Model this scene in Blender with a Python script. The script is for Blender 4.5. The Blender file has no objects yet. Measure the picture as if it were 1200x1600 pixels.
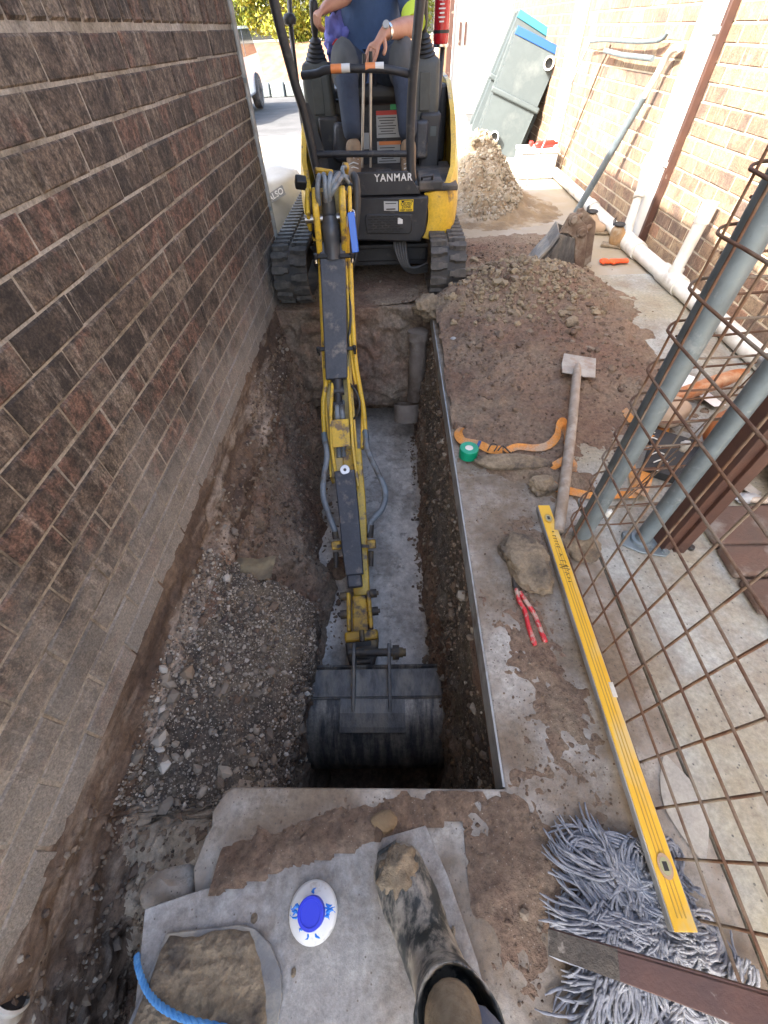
import bpy, bmesh, math, random
import numpy as np
from mathutils import Vector, Matrix, Euler

S = bpy.context.scene
COL = S.collection
R = math.radians
random.seed(7)
rng = np.random.RandomState(11)

# ------------------------------------------------------------------ camera
cam_d = bpy.data.cameras.new('camera')
cam = bpy.data.objects.new('camera', cam_d)
COL.objects.link(cam)
cam_d.sensor_fit = 'VERTICAL'
cam_d.sensor_height = 36.0
cam_d.lens = 36.0 * 636.0 / 1600.0
cam_d.clip_start = 0.02
cam_d.clip_end = 400
cam.matrix_world = Matrix(((0.9996, 0.0131, 0.0266, 0.0), (0.0071, 0.7656, -0.6432, 0.0),
                           (-0.0288, 0.6432, 0.7652, 1.27), (0, 0, 0, 1)))
S.camera = cam

# ------------------------------------------------------------------ world, sun, exposure
SUN_H = Vector((0.82, 0.57, 0)).normalized()     # horizontal direction the light travels in
SUN_EL = R(40)
W = bpy.data.worlds.new('World')
S.world = W
W.use_nodes = True
wt = W.node_tree
bg = wt.nodes['Background']
sky = wt.nodes.new('ShaderNodeTexSky')
sky.sky_type = 'NISHITA'
sky.sun_disc = False
sky.sun_elevation = SUN_EL
_to = -SUN_H
sky.sun_rotation = math.atan2(_to.x, _to.y) % (2 * math.pi)
sky.air_density = 1.0
sky.dust_density = 4.0
sky.ozone_density = 0.4
wt.links.new(sky.outputs[0], bg.inputs[0])
bg.inputs[1].default_value = 0.15
sd = bpy.data.lights.new('sun', 'SUN')
sd.energy = 3.2
sd.angle = R(0.5)
sd.color = (1.0, 0.94, 0.85)
sun = bpy.data.objects.new('sun', sd)
COL.objects.link(sun)
sun.location = (-10, -8, 12)
ldir = Vector((SUN_H.x * math.cos(SUN_EL), SUN_H.y * math.cos(SUN_EL), -math.sin(SUN_EL)))
sun.rotation_euler = ldir.to_track_quat('-Z', 'Y').to_euler()
S.view_settings.view_transform = 'Standard'
S.view_settings.look = 'None'
S.view_settings.gamma = 1.0
S.view_settings.use_curve_mapping = False
S.view_settings.exposure = 2.65

# ------------------------------------------------------------------ numpy noise
def _hash(ix, iy, iz, s):
    n = (ix.astype(np.int64) * 374761393 + iy.astype(np.int64) * 668265263 + iz.astype(np.int64) * 2147483647 + s * 974634777) & 0xffffffff
    n = ((n ^ (n >> 13)) * 1274126177) & 0xffffffff
    n = (n ^ (n >> 16)) & 0xffff
    return n / 32767.5 - 1.0

def vnoise(P, s=0):
    i = np.floor(P)
    f = P - i
    f = f * f * (3 - 2 * f)
    ix, iy, iz = i[..., 0], i[..., 1], i[..., 2]
    fx, fy, fz = f[..., 0], f[..., 1], f[..., 2]
    def h(a, b, c): return _hash(ix + a, iy + b, iz + c, s)
    x00 = h(0, 0, 0) * (1 - fx) + h(1, 0, 0) * fx
    x10 = h(0, 1, 0) * (1 - fx) + h(1, 1, 0) * fx
    x01 = h(0, 0, 1) * (1 - fx) + h(1, 0, 1) * fx
    x11 = h(0, 1, 1) * (1 - fx) + h(1, 1, 1) * fx
    return (x00 * (1 - fy) + x10 * fy) * (1 - fz) + (x01 * (1 - fy) + x11 * fy) * fz

def fbm(P, sc, oc=4, s=0, gain=0.5):
    P = np.asarray(P, float) * sc
    a, t, r = 1.0, 0.0, 0.0
    for k in range(oc):
        r = r + a * vnoise(P + k * 17.3, s + k)
        t += a
        a *= gain
        P = P * 2.03
    return r / t

# ------------------------------------------------------------------ materials
MATS = {}
def mat(name, c1, c2=None, sc=8.0, rough=0.7, metal=0.0, bump=0.0, bsc=None, c3=None, c3sc=3.0, c3amt=0.5,
        rnd=0.0, rndco=False, stretch=None, rough2=None, detail=6.0, c3sharp=0.08, spec=0.5, speck=None, specksc=120.0, speckamt=0.3, coat=0.0,
        grit=0.0, gsc=70.0, c4=None, c4sc=1.5, c4amt=0.4, world=False, c4sharp=0.15, dist=0.01):
    m = bpy.data.materials.new(name)
    m.use_nodes = True
    nt = m.node_tree
    N, L = nt.nodes, nt.links
    b = N['Principled BSDF']
    b.inputs['Roughness'].default_value = rough
    b.inputs['Metallic'].default_value = metal
    b.inputs['Specular IOR Level'].default_value = spec
    b.inputs['Coat Weight'].default_value = coat
    if world:
        g = N.new('ShaderNodeNewGeometry'); co = g.outputs['Position']
    else:
        tc = N.new('ShaderNodeTexCoord'); co = tc.outputs['Object']
    oi = None
    if rnd or rndco:
        oi = N.new('ShaderNodeObjectInfo')
    if rndco:
        va = N.new('ShaderNodeVectorMath'); va.operation = 'MULTIPLY_ADD'
        cx = N.new('ShaderNodeCombineXYZ')
        for k in range(3): L.new(oi.outputs['Random'], cx.inputs[k])
        L.new(cx.outputs[0], va.inputs[0]); va.inputs[1].default_value = (91, 57, 33)
        L.new(co, va.inputs[2]); co = va.outputs[0]
    if stretch:
        mp = N.new('ShaderNodeVectorMath'); mp.operation = 'MULTIPLY'
        L.new(co, mp.inputs[0]); mp.inputs[1].default_value = stretch
        cs = mp.outputs[0]
    else:
        cs = co
    def noise(scale, src, det=detail, ro=0.6):
        n = N.new('ShaderNodeTexNoise'); n.inputs['Scale'].default_value = scale
        n.inputs['Detail'].default_value = det; n.inputs['Roughness'].default_value = ro
        L.new(src, n.inputs['Vector']); return n.outputs['Fac']
    def mapr(src, a, bb):
        r = N.new('ShaderNodeMapRange'); r.inputs[1].default_value = a; r.inputs[2].default_value = bb
        L.new(src, r.inputs[0]); return r.outputs[0]
    def mix(fac, a, bcol, mode='MIX'):
        x = N.new('ShaderNodeMix'); x.data_type = 'RGBA'; x.blend_type = mode
        if isinstance(fac, float): x.inputs[0].default_value = fac
        else: L.new(fac, x.inputs[0])
        for idx, v in ((6, a), (7, bcol)):
            if isinstance(v, tuple): x.inputs[idx].default_value = (*v, 1)
            else: L.new(v, x.inputs[idx])
        return x.outputs[2]
    col = c1
    n1 = None
    if c2:
        n1 = noise(sc, cs)
        col = mix(mapr(n1, 0.38, 0.62), c1, c2)
    if c3:
        n3 = noise(c3sc, cs, 8.0, 0.65)
        t = 1 - c3amt
        lo = 0.3 + 0.4 * t
        f3 = mapr(n3, lo - c3sharp, lo + c3sharp)
        col = mix(f3, col, c3)
    if c4:
        n4 = noise(c4sc, co, 8.0, 0.7)
        lo = 0.3 + 0.4 * (1 - c4amt)
        f4 = mapr(n4, lo - c4sharp, lo + c4sharp)
        col = mix(f4, col, c4)
    if speck:
        v = N.new('ShaderNodeTexVoronoi'); v.inputs['Scale'].default_value = specksc
        L.new(co, v.inputs['Vector'])
        sp = mapr(v.outputs['Distance'], speckamt, speckamt * 0.6)
        col = mix(sp, col, speck)
    if grit:
        hg = N.new('ShaderNodeHueSaturation')
        r = N.new('ShaderNodeMapRange'); r.inputs[1].default_value = .37; r.inputs[2].default_value = .63
        r.inputs[3].default_value = 1 - grit; r.inputs[4].default_value = 1 + grit
        L.new(noise(gsc, co, 9.0, .78), r.inputs[0]); L.new(r.outputs[0], hg.inputs['Value'])
        if isinstance(col, tuple): hg.inputs['Color'].default_value = (*col, 1)
        else: L.new(col, hg.inputs['Color'])
        col = hg.outputs[0]
    if rnd:
        hs = N.new('ShaderNodeHueSaturation')
        r = N.new('ShaderNodeMapRange'); r.inputs[3].default_value = 1 - rnd; r.inputs[4].default_value = 1 + rnd
        L.new(oi.outputs['Random'], r.inputs[0]); L.new(r.outputs[0], hs.inputs['Value'])
        if isinstance(col, tuple): hs.inputs['Color'].default_value = (*col, 1)
        else: L.new(col, hs.inputs['Color'])
        col = hs.outputs[0]
    if isinstance(col, tuple): b.inputs['Base Color'].default_value = (*col, 1)
    else: L.new(col, b.inputs['Base Color'])
    if rough2 is not None:
        nr = noise((sc or 8) * 1.7, cs)
        r = N.new('ShaderNodeMapRange'); r.inputs[1].default_value = .35; r.inputs[2].default_value = .65
        r.inputs[3].default_value = rough; r.inputs[4].default_value = rough2
        L.new(nr, r.inputs[0]); L.new(r.outputs[0], b.inputs['Roughness'])
    if bump:
        nb = noise(bsc or sc * 3, cs, 8.0, 0.68)
        bp = N.new('ShaderNodeBump'); bp.inputs['Strength'].default_value = bump; bp.inputs['Distance'].default_value = dist
        L.new(nb, bp.inputs['Height']); L.new(bp.outputs[0], b.inputs['Normal'])
    m.diffuse_color = (*c1, 1)
    MATS[name] = m
    return m

# bricks: one shader each for the two houses, random per brick
def brick_mat(name, cols, streak, wash=None, dark=.8):
    m = bpy.data.materials.new(name); m.use_nodes = True
    nt = m.node_tree; N, L = nt.nodes, nt.links
    b = N['Principled BSDF']; b.inputs['Roughness'].default_value = 0.85
    oi = N.new('ShaderNodeObjectInfo'); g = N.new('ShaderNodeNewGeometry')
    cr = N.new('ShaderNodeValToRGB')
    e = cr.color_ramp.elements
    e[0].position = 0; e[0].color = (*cols[0], 1); e[1].position = 1; e[1].color = (*cols[-1], 1)
    for k, c in enumerate(cols[1:-1]):
        x = e.new((k + 1) / (len(cols) - 1)); x.color = (*c, 1)
    n0 = N.new('ShaderNodeTexNoise'); n0.inputs['Scale'].default_value = 7; n0.inputs['Detail'].default_value = 7
    n0.inputs['Roughness'].default_value = .65
    L.new(g.outputs['Position'], n0.inputs['Vector'])
    ad = N.new('ShaderNodeMath'); ad.operation = 'MULTIPLY_ADD'; ad.inputs[1].default_value = 1.5
    L.new(n0.outputs['Fac'], ad.inputs[0])
    sb = N.new('ShaderNodeMath'); sb.operation = 'SUBTRACT'; sb.inputs[1].default_value = .75
    L.new(oi.outputs['Random'], sb.inputs[0]); L.new(sb.outputs[0], ad.inputs[2])
    L.new(ad.outputs[0], cr.inputs[0])
    col = cr.outputs[0]
    def mix(fac, a, bcol, mode='MIX'):
        x = N.new('ShaderNodeMix'); x.data_type = 'RGBA'; x.blend_type = mode
        L.new(fac, x.inputs[0])
        for idx, v in ((6, a), (7, bcol)):
            if isinstance(v, tuple): x.inputs[idx].default_value = (*v, 1)
            else: L.new(v, x.inputs[idx])
        return x.outputs[2]
    def mr(src, a, c, lo=0., hi=1.):
        r = N.new('ShaderNodeMapRange'); r.inputs[1].default_value = a; r.inputs[2].default_value = c
        r.inputs[3].default_value = lo; r.inputs[4].default_value = hi
        L.new(src, r.inputs[0]); return r.outputs[0]
    # dark soot patches and run-down streaks
    n2 = N.new('ShaderNodeTexNoise'); n2.inputs['Scale'].default_value = 34; n2.inputs['Detail'].default_value = 9; n2.inputs['Roughness'].default_value = .72
    L.new(g.outputs['Position'], n2.inputs['Vector'])
    col = mix(mr(n2.outputs['Fac'], .44, .60, 0, dark), col, (cols[0][0] * .42, cols[0][1] * .42, cols[0][2] * .42))
    vm = N.new('ShaderNodeVectorMath'); vm.operation = 'MULTIPLY'; vm.inputs[1].default_value = (30, 26, 5)
    L.new(g.outputs['Position'], vm.inputs[0])
    n3 = N.new('ShaderNodeTexNoise'); n3.inputs['Scale'].default_value = 1.2; n3.inputs['Detail'].default_value = 8; n3.inputs['Roughness'].default_value = .7
    L.new(vm.outputs[0], n3.inputs['Vector'])
    col = mix(mr(n3.outputs['Fac'], .54, .70, 0, .6), col, streak)
    ng = N.new('ShaderNodeTexNoise'); ng.inputs['Scale'].default_value = 140; ng.inputs['Detail'].default_value = 6; ng.inputs['Roughness'].default_value = .75
    L.new(g.outputs['Position'], ng.inputs['Vector'])
    hg = N.new('ShaderNodeHueSaturation'); L.new(mr(ng.outputs['Fac'], .38, .62, .70, 1.30), hg.inputs['Value']); L.new(col, hg.inputs['Color']); col = hg.outputs[0]
    if wash:
        sx = N.new('ShaderNodeSeparateXYZ'); L.new(g.outputs['Position'], sx.inputs[0])
        n4 = N.new('ShaderNodeTexNoise'); n4.inputs['Scale'].default_value = 3.0; n4.inputs['Detail'].default_value = 8; n4.inputs['Roughness'].default_value = .65
        L.new(g.outputs['Position'], n4.inputs['Vector'])
        a = N.new('ShaderNodeMath'); a.operation = 'MULTIPLY_ADD'; a.inputs[1].default_value = -1.3
        L.new(n4.outputs['Fac'], a.inputs[0]); 
        a2 = N.new('ShaderNodeMath'); a2.operation = 'ADD'; a2.inputs[1].default_value = 0.0
        L.new(sx.outputs[2], a2.inputs[0]); L.new(a2.outputs[0], a.inputs[2])
        col = mix(mr(a.outputs[0], -.14, -.60, 0, .62), col, wash)
    if wash:
        hg2 = N.new('ShaderNodeHueSaturation'); L.new(mr(ng.outputs['Fac'], .4, .6, .78, 1.2), hg2.inputs['Value']); L.new(col, hg2.inputs['Color']); col = hg2.outputs[0]
    L.new(col, b.inputs['Base Color'])
    n5 = N.new('ShaderNodeTexNoise'); n5.inputs['Scale'].default_value = 90; n5.inputs['Detail'].default_value = 6; n5.inputs['Roughness'].default_value = .7
    L.new(g.outputs['Position'], n5.inputs['Vector'])
    bp = N.new('ShaderNodeBump'); bp.inputs['Strength'].default_value = .9; bp.inputs['Distance'].default_value = .008
    L.new(n5.outputs['Fac'], bp.inputs['Height']); L.new(bp.outputs[0], b.inputs['Normal'])
    MATS[name] = m
    return m

def stone_mat(name, cols, rough=.8):
    m = bpy.data.materials.new(name); m.use_nodes = True
    nt = m.node_tree; N, L = nt.nodes, nt.links
    b = N['Principled BSDF']; b.inputs['Roughness'].default_value = rough
    g = N.new('ShaderNodeNewGeometry'); cr = N.new('ShaderNodeValToRGB')
    cr.color_ramp.interpolation = 'LINEAR'
    e = cr.color_ramp.elements
    e[0].position = 0; e[0].color = (*cols[0], 1); e[1].position = 1; e[1].color = (*cols[-1], 1)
    for k, c in enumerate(cols[1:-1]):
        x = e.new((k + 1) / (len(cols) - 1)); x.color = (*c, 1)
    L.new(g.outputs['Random Per Island'], cr.inputs[0])
    L.new(cr.outputs[0], b.inputs['Base Color'])
    MATS[name] = m
    return m

# ------------------------------------------------------------------ object helpers
def tag(o, label=None, cat=None, group=None, kind=None):
    if label: o['label'] = label
    if cat: o['category'] = cat
    if group: o['group'] = group
    if kind: o['kind'] = kind
    return o

def thing(name, label, cat, loc=(0, 0, 0), rz=0.0, group=None):
    o = bpy.data.objects.new(name, None)
    o.empty_display_size = .1
    COL.objects.link(o)
    o.location = loc
    o.rotation_euler = (0, 0, rz)
    return tag(o, label, cat, group)

def wmat(o):
    M = Matrix.Identity(4)
    while o is not None:
        M = o.matrix_basis @ M
        o = o.parent
    return M

class MB:
    def __init__(self):
        self.v = []; self.f = []
    def add(self, vs, fs):
        n = len(self.v)
        self.v += [tuple(p) for p in vs]
        self.f += [tuple(i + n for i in q) for q in fs]
        return self
    def box(self, c, s, rot=None):
        M = Euler(rot).to_matrix() if isinstance(rot, tuple) else (rot or Matrix.Identity(3))
        c = Vector(c); h = Vector(s) / 2
        vs = [c + M @ Vector((sx * h.x, sy * h.y, sz * h.z)) for sx in (-1, 1) for sy in (-1, 1) for sz in (-1, 1)]
        return self.add(vs, [(0, 1, 3, 2), (4, 6, 7, 5), (0, 4, 5, 1), (2, 3, 7, 6), (0, 2, 6, 4), (1, 5, 7, 3)])
    def tube(self, pts, r, n=8, cap=True, flat=None):
        pts = [Vector(p) for p in pts]
        rs = r if isinstance(r, (list, tuple)) else [r] * len(pts)
        T = []
        for i in range(len(pts)):
            a = pts[max(i - 1, 0)]; b = pts[min(i + 1, len(pts) - 1)]
            T.append((b - a).normalized())
        up = Vector((0, 0, 1)) if abs(T[0].z) < .9 else Vector((1, 0, 0))
        if flat is not None: up = Vector(flat)
        u = (up - T[0] * up.dot(T[0])).normalized()
        vs, fs = [], []
        for i, p in enumerate(pts):
            u = (u - T[i] * u.dot(T[i])).normalized()
            w = T[i].cross(u)
            for k in range(n):
                a = 2 * math.pi * k / n
                vs.append(p + (u * math.cos(a) + w * math.sin(a)) * rs[i])
        for i in range(len(pts) - 1):
            for k in range(n):
                k2 = (k + 1) % n
                fs.append((i * n + k, i * n + k2, (i + 1) * n + k2, (i + 1) * n + k))
        if cap:
            fs.append(tuple(range(n - 1, -1, -1)))
            fs.append(tuple((len(pts) - 1) * n + k for k in range(n)))
        return self.add(vs, fs)
    def cyl(self, a, b, r, n=16, r2=None):
        return self.tube([a, b], [r, r if r2 is None else r2], n)
    def sweep(self, pts, lat, hw, up0, dn):
        """closed box section swept along pts; top at +up0 and bottom at -dn along the section normal"""
        pts = [Vector(p) for p in pts]
        m = len(pts)
        hws = hw if isinstance(hw, (list, tuple)) else [hw] * m
        ups = up0 if isinstance(up0, (list, tuple)) else [up0] * m
        dns = dn if isinstance(dn, (list, tuple)) else [dn] * m
        lat = Vector(lat).normalized()
        vs, fs = [], []
        for i, p in enumerate(pts):
            t = (pts[min(i + 1, m - 1)] - pts[max(i - 1, 0)]).normalized()
            nrm = t.cross(lat).normalized()
            for (a, b) in ((-1, ups[i]), (1, ups[i]), (1, -dns[i]), (-1, -dns[i])):
                vs.append(p + lat * (a * hws[i]) + nrm * b)
        for i in range(m - 1):
            for k in range(4):
                k2 = (k + 1) % 4
                fs.append((i * 4 + k, i * 4 + k2, (i + 1) * 4 + k2, (i + 1) * 4 + k))
        fs.append((3, 2, 1, 0)); fs.append(tuple((m - 1) * 4 + k for k in range(4)))
        return self.add(vs, fs)
    def prism(self, poly, fn, t0, t1):
        """poly of (u,v); fn(u,v,t) -> xyz"""
        n = len(poly)
        vs = [fn(u, v, t0) for u, v in poly] + [fn(u, v, t1) for u, v in poly]
        fs = [tuple(range(n - 1, -1, -1)), tuple(range(n, 2 * n))]
        for k in range(n):
            k2 = (k + 1) % n
            fs.append((k, k2, n + k2, n + k))
        return self.add(vs, fs)
    def lathe(self, prof, c=(0, 0, 0), M=None, n=24, sx=1, sy=1):
        c = Vector(c); M = M or Matrix.Identity(3)
        vs, fs = [], []
        for (r, z) in prof:
            for k in range(n):
                a = 2 * math.pi * k / n
                vs.append(c + M @ Vector((r * sx * math.cos(a), r * sy * math.sin(a), z)))
        for i in range(len(prof) - 1):
            for k in range(n):
                k2 = (k + 1) % n
                fs.append((i * n + k, i * n + k2, (i + 1) * n + k2, (i + 1) * n + k))
        fs.append(tuple(range(n - 1, -1, -1)))
        fs.append(tuple((len(prof) - 1) * n + k for k in range(n)))
        return self.add(vs, fs)
    def grid(self, A, flip=False):
        n, m = A.shape[:2]
        vs = [tuple(p) for p in A.reshape(-1, 3)]
        fs = []
        for i in range(n - 1):
            for j in range(m - 1):
                q = (i * m + j, i * m + j + 1, (i + 1) * m + j + 1, (i + 1) * m + j)
                fs.append(q[::-1] if flip else q)
        return self.add(vs, fs)
    def blob(self, c, s, sub=2, amp=.12, freq=2.0, seed=0, rot=None, flat=None):
        bm = bmesh.new(); bmesh.ops.create_icosphere(bm, subdivisions=sub, radius=1)
        V = np.array([v.co[:] for v in bm.verts]); F = [tuple(v.index for v in f.verts) for f in bm.faces]
        bm.free()
        d = 1 + amp * fbm(V + seed * 3.1, freq, 3, seed)
        V = V * d[:, None]
        if flat is not None: V[:, 2] = np.maximum(V[:, 2], flat)
        V = V * np.array(s)
        if rot is not None:
            M = np.array(Euler(rot).to_matrix()); V = V @ M.T
        return self.add((V + np.array(c)).tolist(), F)
    def build(self, name, m, parent=None, at=None, smooth=None, bevel=0, seg=2, fix=True):
        me = bpy.data.meshes.new(name)
        if parent is not None:
            Mi = wmat(parent).inverted()
            vs = [tuple(Mi @ Vector(p)) for p in self.v]
        elif at is not None:
            vs = [(p[0] - at[0], p[1] - at[1], p[2] - at[2]) for p in self.v]
        else:
            vs = self.v
        me.from_pydata(vs, [], self.f)
        if fix:
            bm = bmesh.new(); bm.from_mesh(me)
            bmesh.ops.recalc_face_normals(bm, faces=bm.faces[:])
            bm.to_mesh(me); bm.free()
        me.materials.append(MATS[m] if isinstance(m, str) else m)
        if smooth is not None:
            me.shade_smooth()
            if smooth < 180: me.set_sharp_from_angle(angle=R(smooth))
        me.update()
        o = bpy.data.objects.new(name, me)
        COL.objects.link(o)
        if parent is not None: o.parent = parent
        elif at is not None: o.location = at
        if bevel:
            bv = o.modifiers.new('edge', 'BEVEL'); bv.width = bevel; bv.segments = seg
            bv.limit_method = 'ANGLE'; bv.angle_limit = R(40)
            if smooth is None:
                me.shade_smooth(); me.set_sharp_from_angle(angle=R(40))
        return o

def grid_mesh(name, A, m, keep=None, at=(0, 0, 0), flip=False):
    n, k = A.shape[:2]
    idx = np.arange(n * k).reshape(n, k)
    q = np.stack([idx[:-1, :-1], idx[:-1, 1:], idx[1:, 1:], idx[1:, :-1]], -1).reshape(-1, 4)
    if flip: q = q[:, ::-1]
    if keep is not None:
        kk = (keep[:-1, :-1] & keep[:-1, 1:] & keep[1:, 1:] & keep[1:, :-1]).reshape(-1)
        q = q[kk]
    V = A.reshape(-1, 3) - np.array(at)
    me = bpy.data.meshes.new(name)
    me.from_pydata(V.tolist(), [], q.tolist())
    me.shade_smooth()
    me.materials.append(MATS[m])
    me.update()
    o = bpy.data.objects.new(name, me); COL.objects.link(o); o.location = at
    return o

def stones(name, P, sizes, m, parent=None, at=(0, 0, 0), flat=1.0, seed=3, sub=1):
    """thousands of small irregular stones joined in one mesh"""
    r = np.random.RandomState(seed)
    bm = bmesh.new(); bmesh.ops.create_icosphere(bm, subdivisions=sub, radius=1)
    V0 = np.array([v.co[:] for v in bm.verts]); F0 = np.array([[v.index for v in f.verts] for f in bm.faces])
    bm.free()
    n, k = len(P), len(V0)
    if n == 0: return None
    J = V0[None] * (1 + r.uniform(-.32, .32, (n, k, 1)))
    J = J * r.uniform(.6, 1.25, (n, 1, 3))
    J[:, :, 2] *= flat
    a = r.uniform(0, 6.28, n); ca, sa = np.cos(a)[:, None], np.sin(a)[:, None]
    X = J[:, :, 0] * ca - J[:, :, 1] * sa; Y = J[:, :, 0] * sa + J[:, :, 1] * ca
    J = np.stack([X, Y, J[:, :, 2]], -1) * np.asarray(sizes)[:, None, None]
    V = (J + P[:, None, :] - np.array(at)).reshape(-1, 3)
    F = (F0[None] + (np.arange(n) * k)[:, None, None]).reshape(-1, 3)
    me = bpy.data.meshes.new(name); me.from_pydata(V.tolist(), [], F.tolist())
    me.materials.append(MATS[m]); me.update()
    o = bpy.data.objects.new(name, me); COL.objects.link(o); o.location = at
    if parent is not None: o.parent = parent
    return o

def copy_obj(o, parent=None, loc=None, rot=None):
    c = o.copy(); COL.objects.link(c)
    if parent is not None: c.parent = parent
    if loc is not None: c.location = loc
    if rot is not None: c.rotation_euler = rot
    return c

def text_mesh(name, s, size, m, parent, M, offset=0.0, shear=0.0, space=1.0, ext=0.0006):
    cu = bpy.data.curves.new(name, 'FONT'); cu.body = s; cu.size = size; cu.offset = offset; cu.shear = shear
    cu.align_x = 'CENTER'; cu.align_y = 'CENTER'; cu.extrude = ext; cu.space_character = space
    t = bpy.data.objects.new(name, cu); COL.objects.link(t)
    dg = bpy.context.evaluated_depsgraph_get()
    me = bpy.data.meshes.new_from_object(t.evaluated_get(dg))
    bpy.data.objects.remove(t); 
    Mi = (wmat(parent).inverted() if parent else Matrix.Identity(4)) @ M
    me.transform(Mi)
    me.materials.clear(); me.materials.append(MATS[m])
    o = bpy.data.objects.new(name, me); COL.objects.link(o)
    if parent: o.parent = parent
    return o

def spline(pts, n=6):
    """Catmull-Rom through the points"""
    P = [Vector(p) for p in pts]
    out = []
    for i in range(len(P) - 1):
        p0 = P[max(i - 1, 0)]; p1 = P[i]; p2 = P[i + 1]; p3 = P[min(i + 2, len(P) - 1)]
        for k in range(n):
            t = k / n
            out.append(.5 * ((2 * p1) + (p2 - p0) * t + (2 * p0 - 5 * p1 + 4 * p2 - p3) * t * t + (3 * p1 - p0 - 3 * p2 + p3) * t ** 3))
    out.append(P[-1])
    return out

def skin_obj(name, verts, edges, radii, m, parent=None, root=0, sub=2):
    me = bpy.data.meshes.new(name)
    if parent is not None:
        Mi = wmat(parent).inverted(); verts = [tuple(Mi @ Vector(v)) for v in verts]
    me.from_pydata(verts, edges, [])
    o = bpy.data.objects.new(name, me); COL.objects.link(o)
    if parent is not None: o.parent = parent
    sk = o.modifiers.new('skin', 'SKIN'); sk.use_smooth_shade = True
    lay = me.skin_vertices[0] if len(me.skin_vertices) else None
    if lay is None:
        bpy.context.view_layer.objects.active = o
        bm = bmesh.new(); bm.from_mesh(me); bm.verts.layers.skin.verify(); bm.to_mesh(me); bm.free()
        lay = me.skin_vertices[0]
    for i, r in enumerate(radii):
        rr = r if isinstance(r, tuple) else (r, r)
        lay.data[i].radius = rr
        lay.data[i].use_root = (i == root)
    ss = o.modifiers.new('sub', 'SUBSURF'); ss.levels = sub; ss.render_levels = sub
    me.materials.append(MATS[m])
    return o


# ------------------------------------------------------------------ material palette
mat('concrete', (.42, .40, .36), (.27, .252, .222), sc=6, rough=.85, bump=.6, bsc=50, grit=.30, gsc=60, c3=(.185, .146, .105), c3sc=3.4, c3amt=.54, c3sharp=.10, c4=(.145, .108, .076), c4sc=7.5, c4amt=.30, c4sharp=.10, speck=(.12, .10, .085), specksc=70, speckamt=.16, dist=.006, world=True)
mat('cut_concrete', (.40, .42, .43), (.28, .29, .29), sc=14, rough=.7, bump=.3, bsc=90, c3=(.16, .13, .10), c3sc=5, c3amt=.25, dist=.004, world=True)
mat('path_concrete', grit=.22, gsc=60, c1=(.34, .35, .33), c2=(.25, .255, .235), sc=3, rough=.85, bump=.5, bsc=70, c3=(.30, .28, .21), c3sc=1.6, c3amt=.5, speck=(.11, .11, .10), specksc=38, speckamt=.13, dist=.005, c4=(.21, .165, .12), c4sc=3.0, c4amt=.30, world=True)
mat('drive_concrete', (.36, .34, .30), (.26, .235, .20), sc=1.2, rough=.9, bump=.2, bsc=40, c3=(.30, .24, .15), c3sc=.6, c3amt=.45, c3sharp=.12, world=True)
mat('asphalt', (.10, .10, .10), (.07, .07, .07), sc=2, rough=.9, bump=.2, bsc=60, world=True)
mat('soil', (.235, .168, .118), (.15, .104, .072), sc=6, rough=.95, bump=1.0, bsc=55, c3=(.235, .195, .14), c3sc=2.6, c3amt=.42, c3sharp=.12, speck=(.34, .29, .23), specksc=95, speckamt=.14, dist=.014, c4=(.165, .095, .065), c4sc=1.4, c4amt=.40, world=True, grit=.38, gsc=55)
mat('trench_soil', (.245, .145, .095), (.13, .08, .054), sc=7, rough=.8, rough2=.5, bump=1.0, bsc=42, grit=.45, gsc=38, c3=(.235, .185, .135), c3sc=2.6, c3amt=.45, c3sharp=.10, speck=(.34, .28, .21), specksc=110, speckamt=.12, dist=.018, world=True)
mat('footing', grit=.4, gsc=50, c1=(.155, .105, .07), c2=(.075, .05, .036), sc=8, rough=.85, bump=.8, bsc=40, c3=(.36, .30, .24), c3sc=3.2, c3amt=.30, c3sharp=.06, stretch=(1.0, .35, 1.3), dist=.01, world=True)
mat('gravel_soil', grit=.5, gsc=60, c1=(.13, .105, .08), c2=(.055, .047, .04), sc=10, rough=.9, bump=1.0, bsc=60, c3=(.17, .14, .10), c3sc=5, c3amt=.35, speck=(.42, .37, .30), specksc=100, speckamt=.22, dist=.012, world=True)
mat('slurry', (.60, .565, .52), (.50, .47, .43), sc=4, rough=.30, rough2=.52, bump=.65, bsc=26, c3=(.30, .275, .245), c3sc=3.2, c3amt=.44, c3sharp=.07, c4=(.22, .205, .185), c4sc=11, c4amt=.24, c4sharp=.05, grit=.2, gsc=30, speck=(.12, .11, .10), specksc=34, speckamt=.10, dist=.012, world=True)
mat('mortar_old', grit=.35, gsc=90, c1=(.33, .28, .215), c2=(.19, .16, .12), sc=18, rough=.95, bump=.6, bsc=120, c3=(.10, .08, .06), c3sc=6, c3amt=.3, world=True, c4=(.44, .40, .35), c4sc=2.5, c4amt=.36)
mat('mortar_cream', (.62, .54, .40), (.52, .45, .34), sc=14, rough=.95, bump=.4, bsc=100, world=True)
brick_mat('brick_brown', [(.055, .042, .034), (.12, .088, .066), (.165, .12, .088), (.085, .064, .05), (.19, .105, .075), (.13, .10, .078), (.18, .14, .105)], (.42, .35, .28), wash=(.38, .35, .31))
brick_mat('brick_right', [(.16, .11, .085), (.27, .18, .12), (.40, .29, .18), (.22, .14, .10), (.33, .19, .12)], (.46, .37, .25), dark=.35)
mat('paver', (.13, .075, .055), (.10, .07, .055), sc=6, rough=.85, bump=.5, bsc=60, c3=(.27, .25, .22), c3sc=4, c3amt=.25, rnd=.2, rndco=True)
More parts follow.
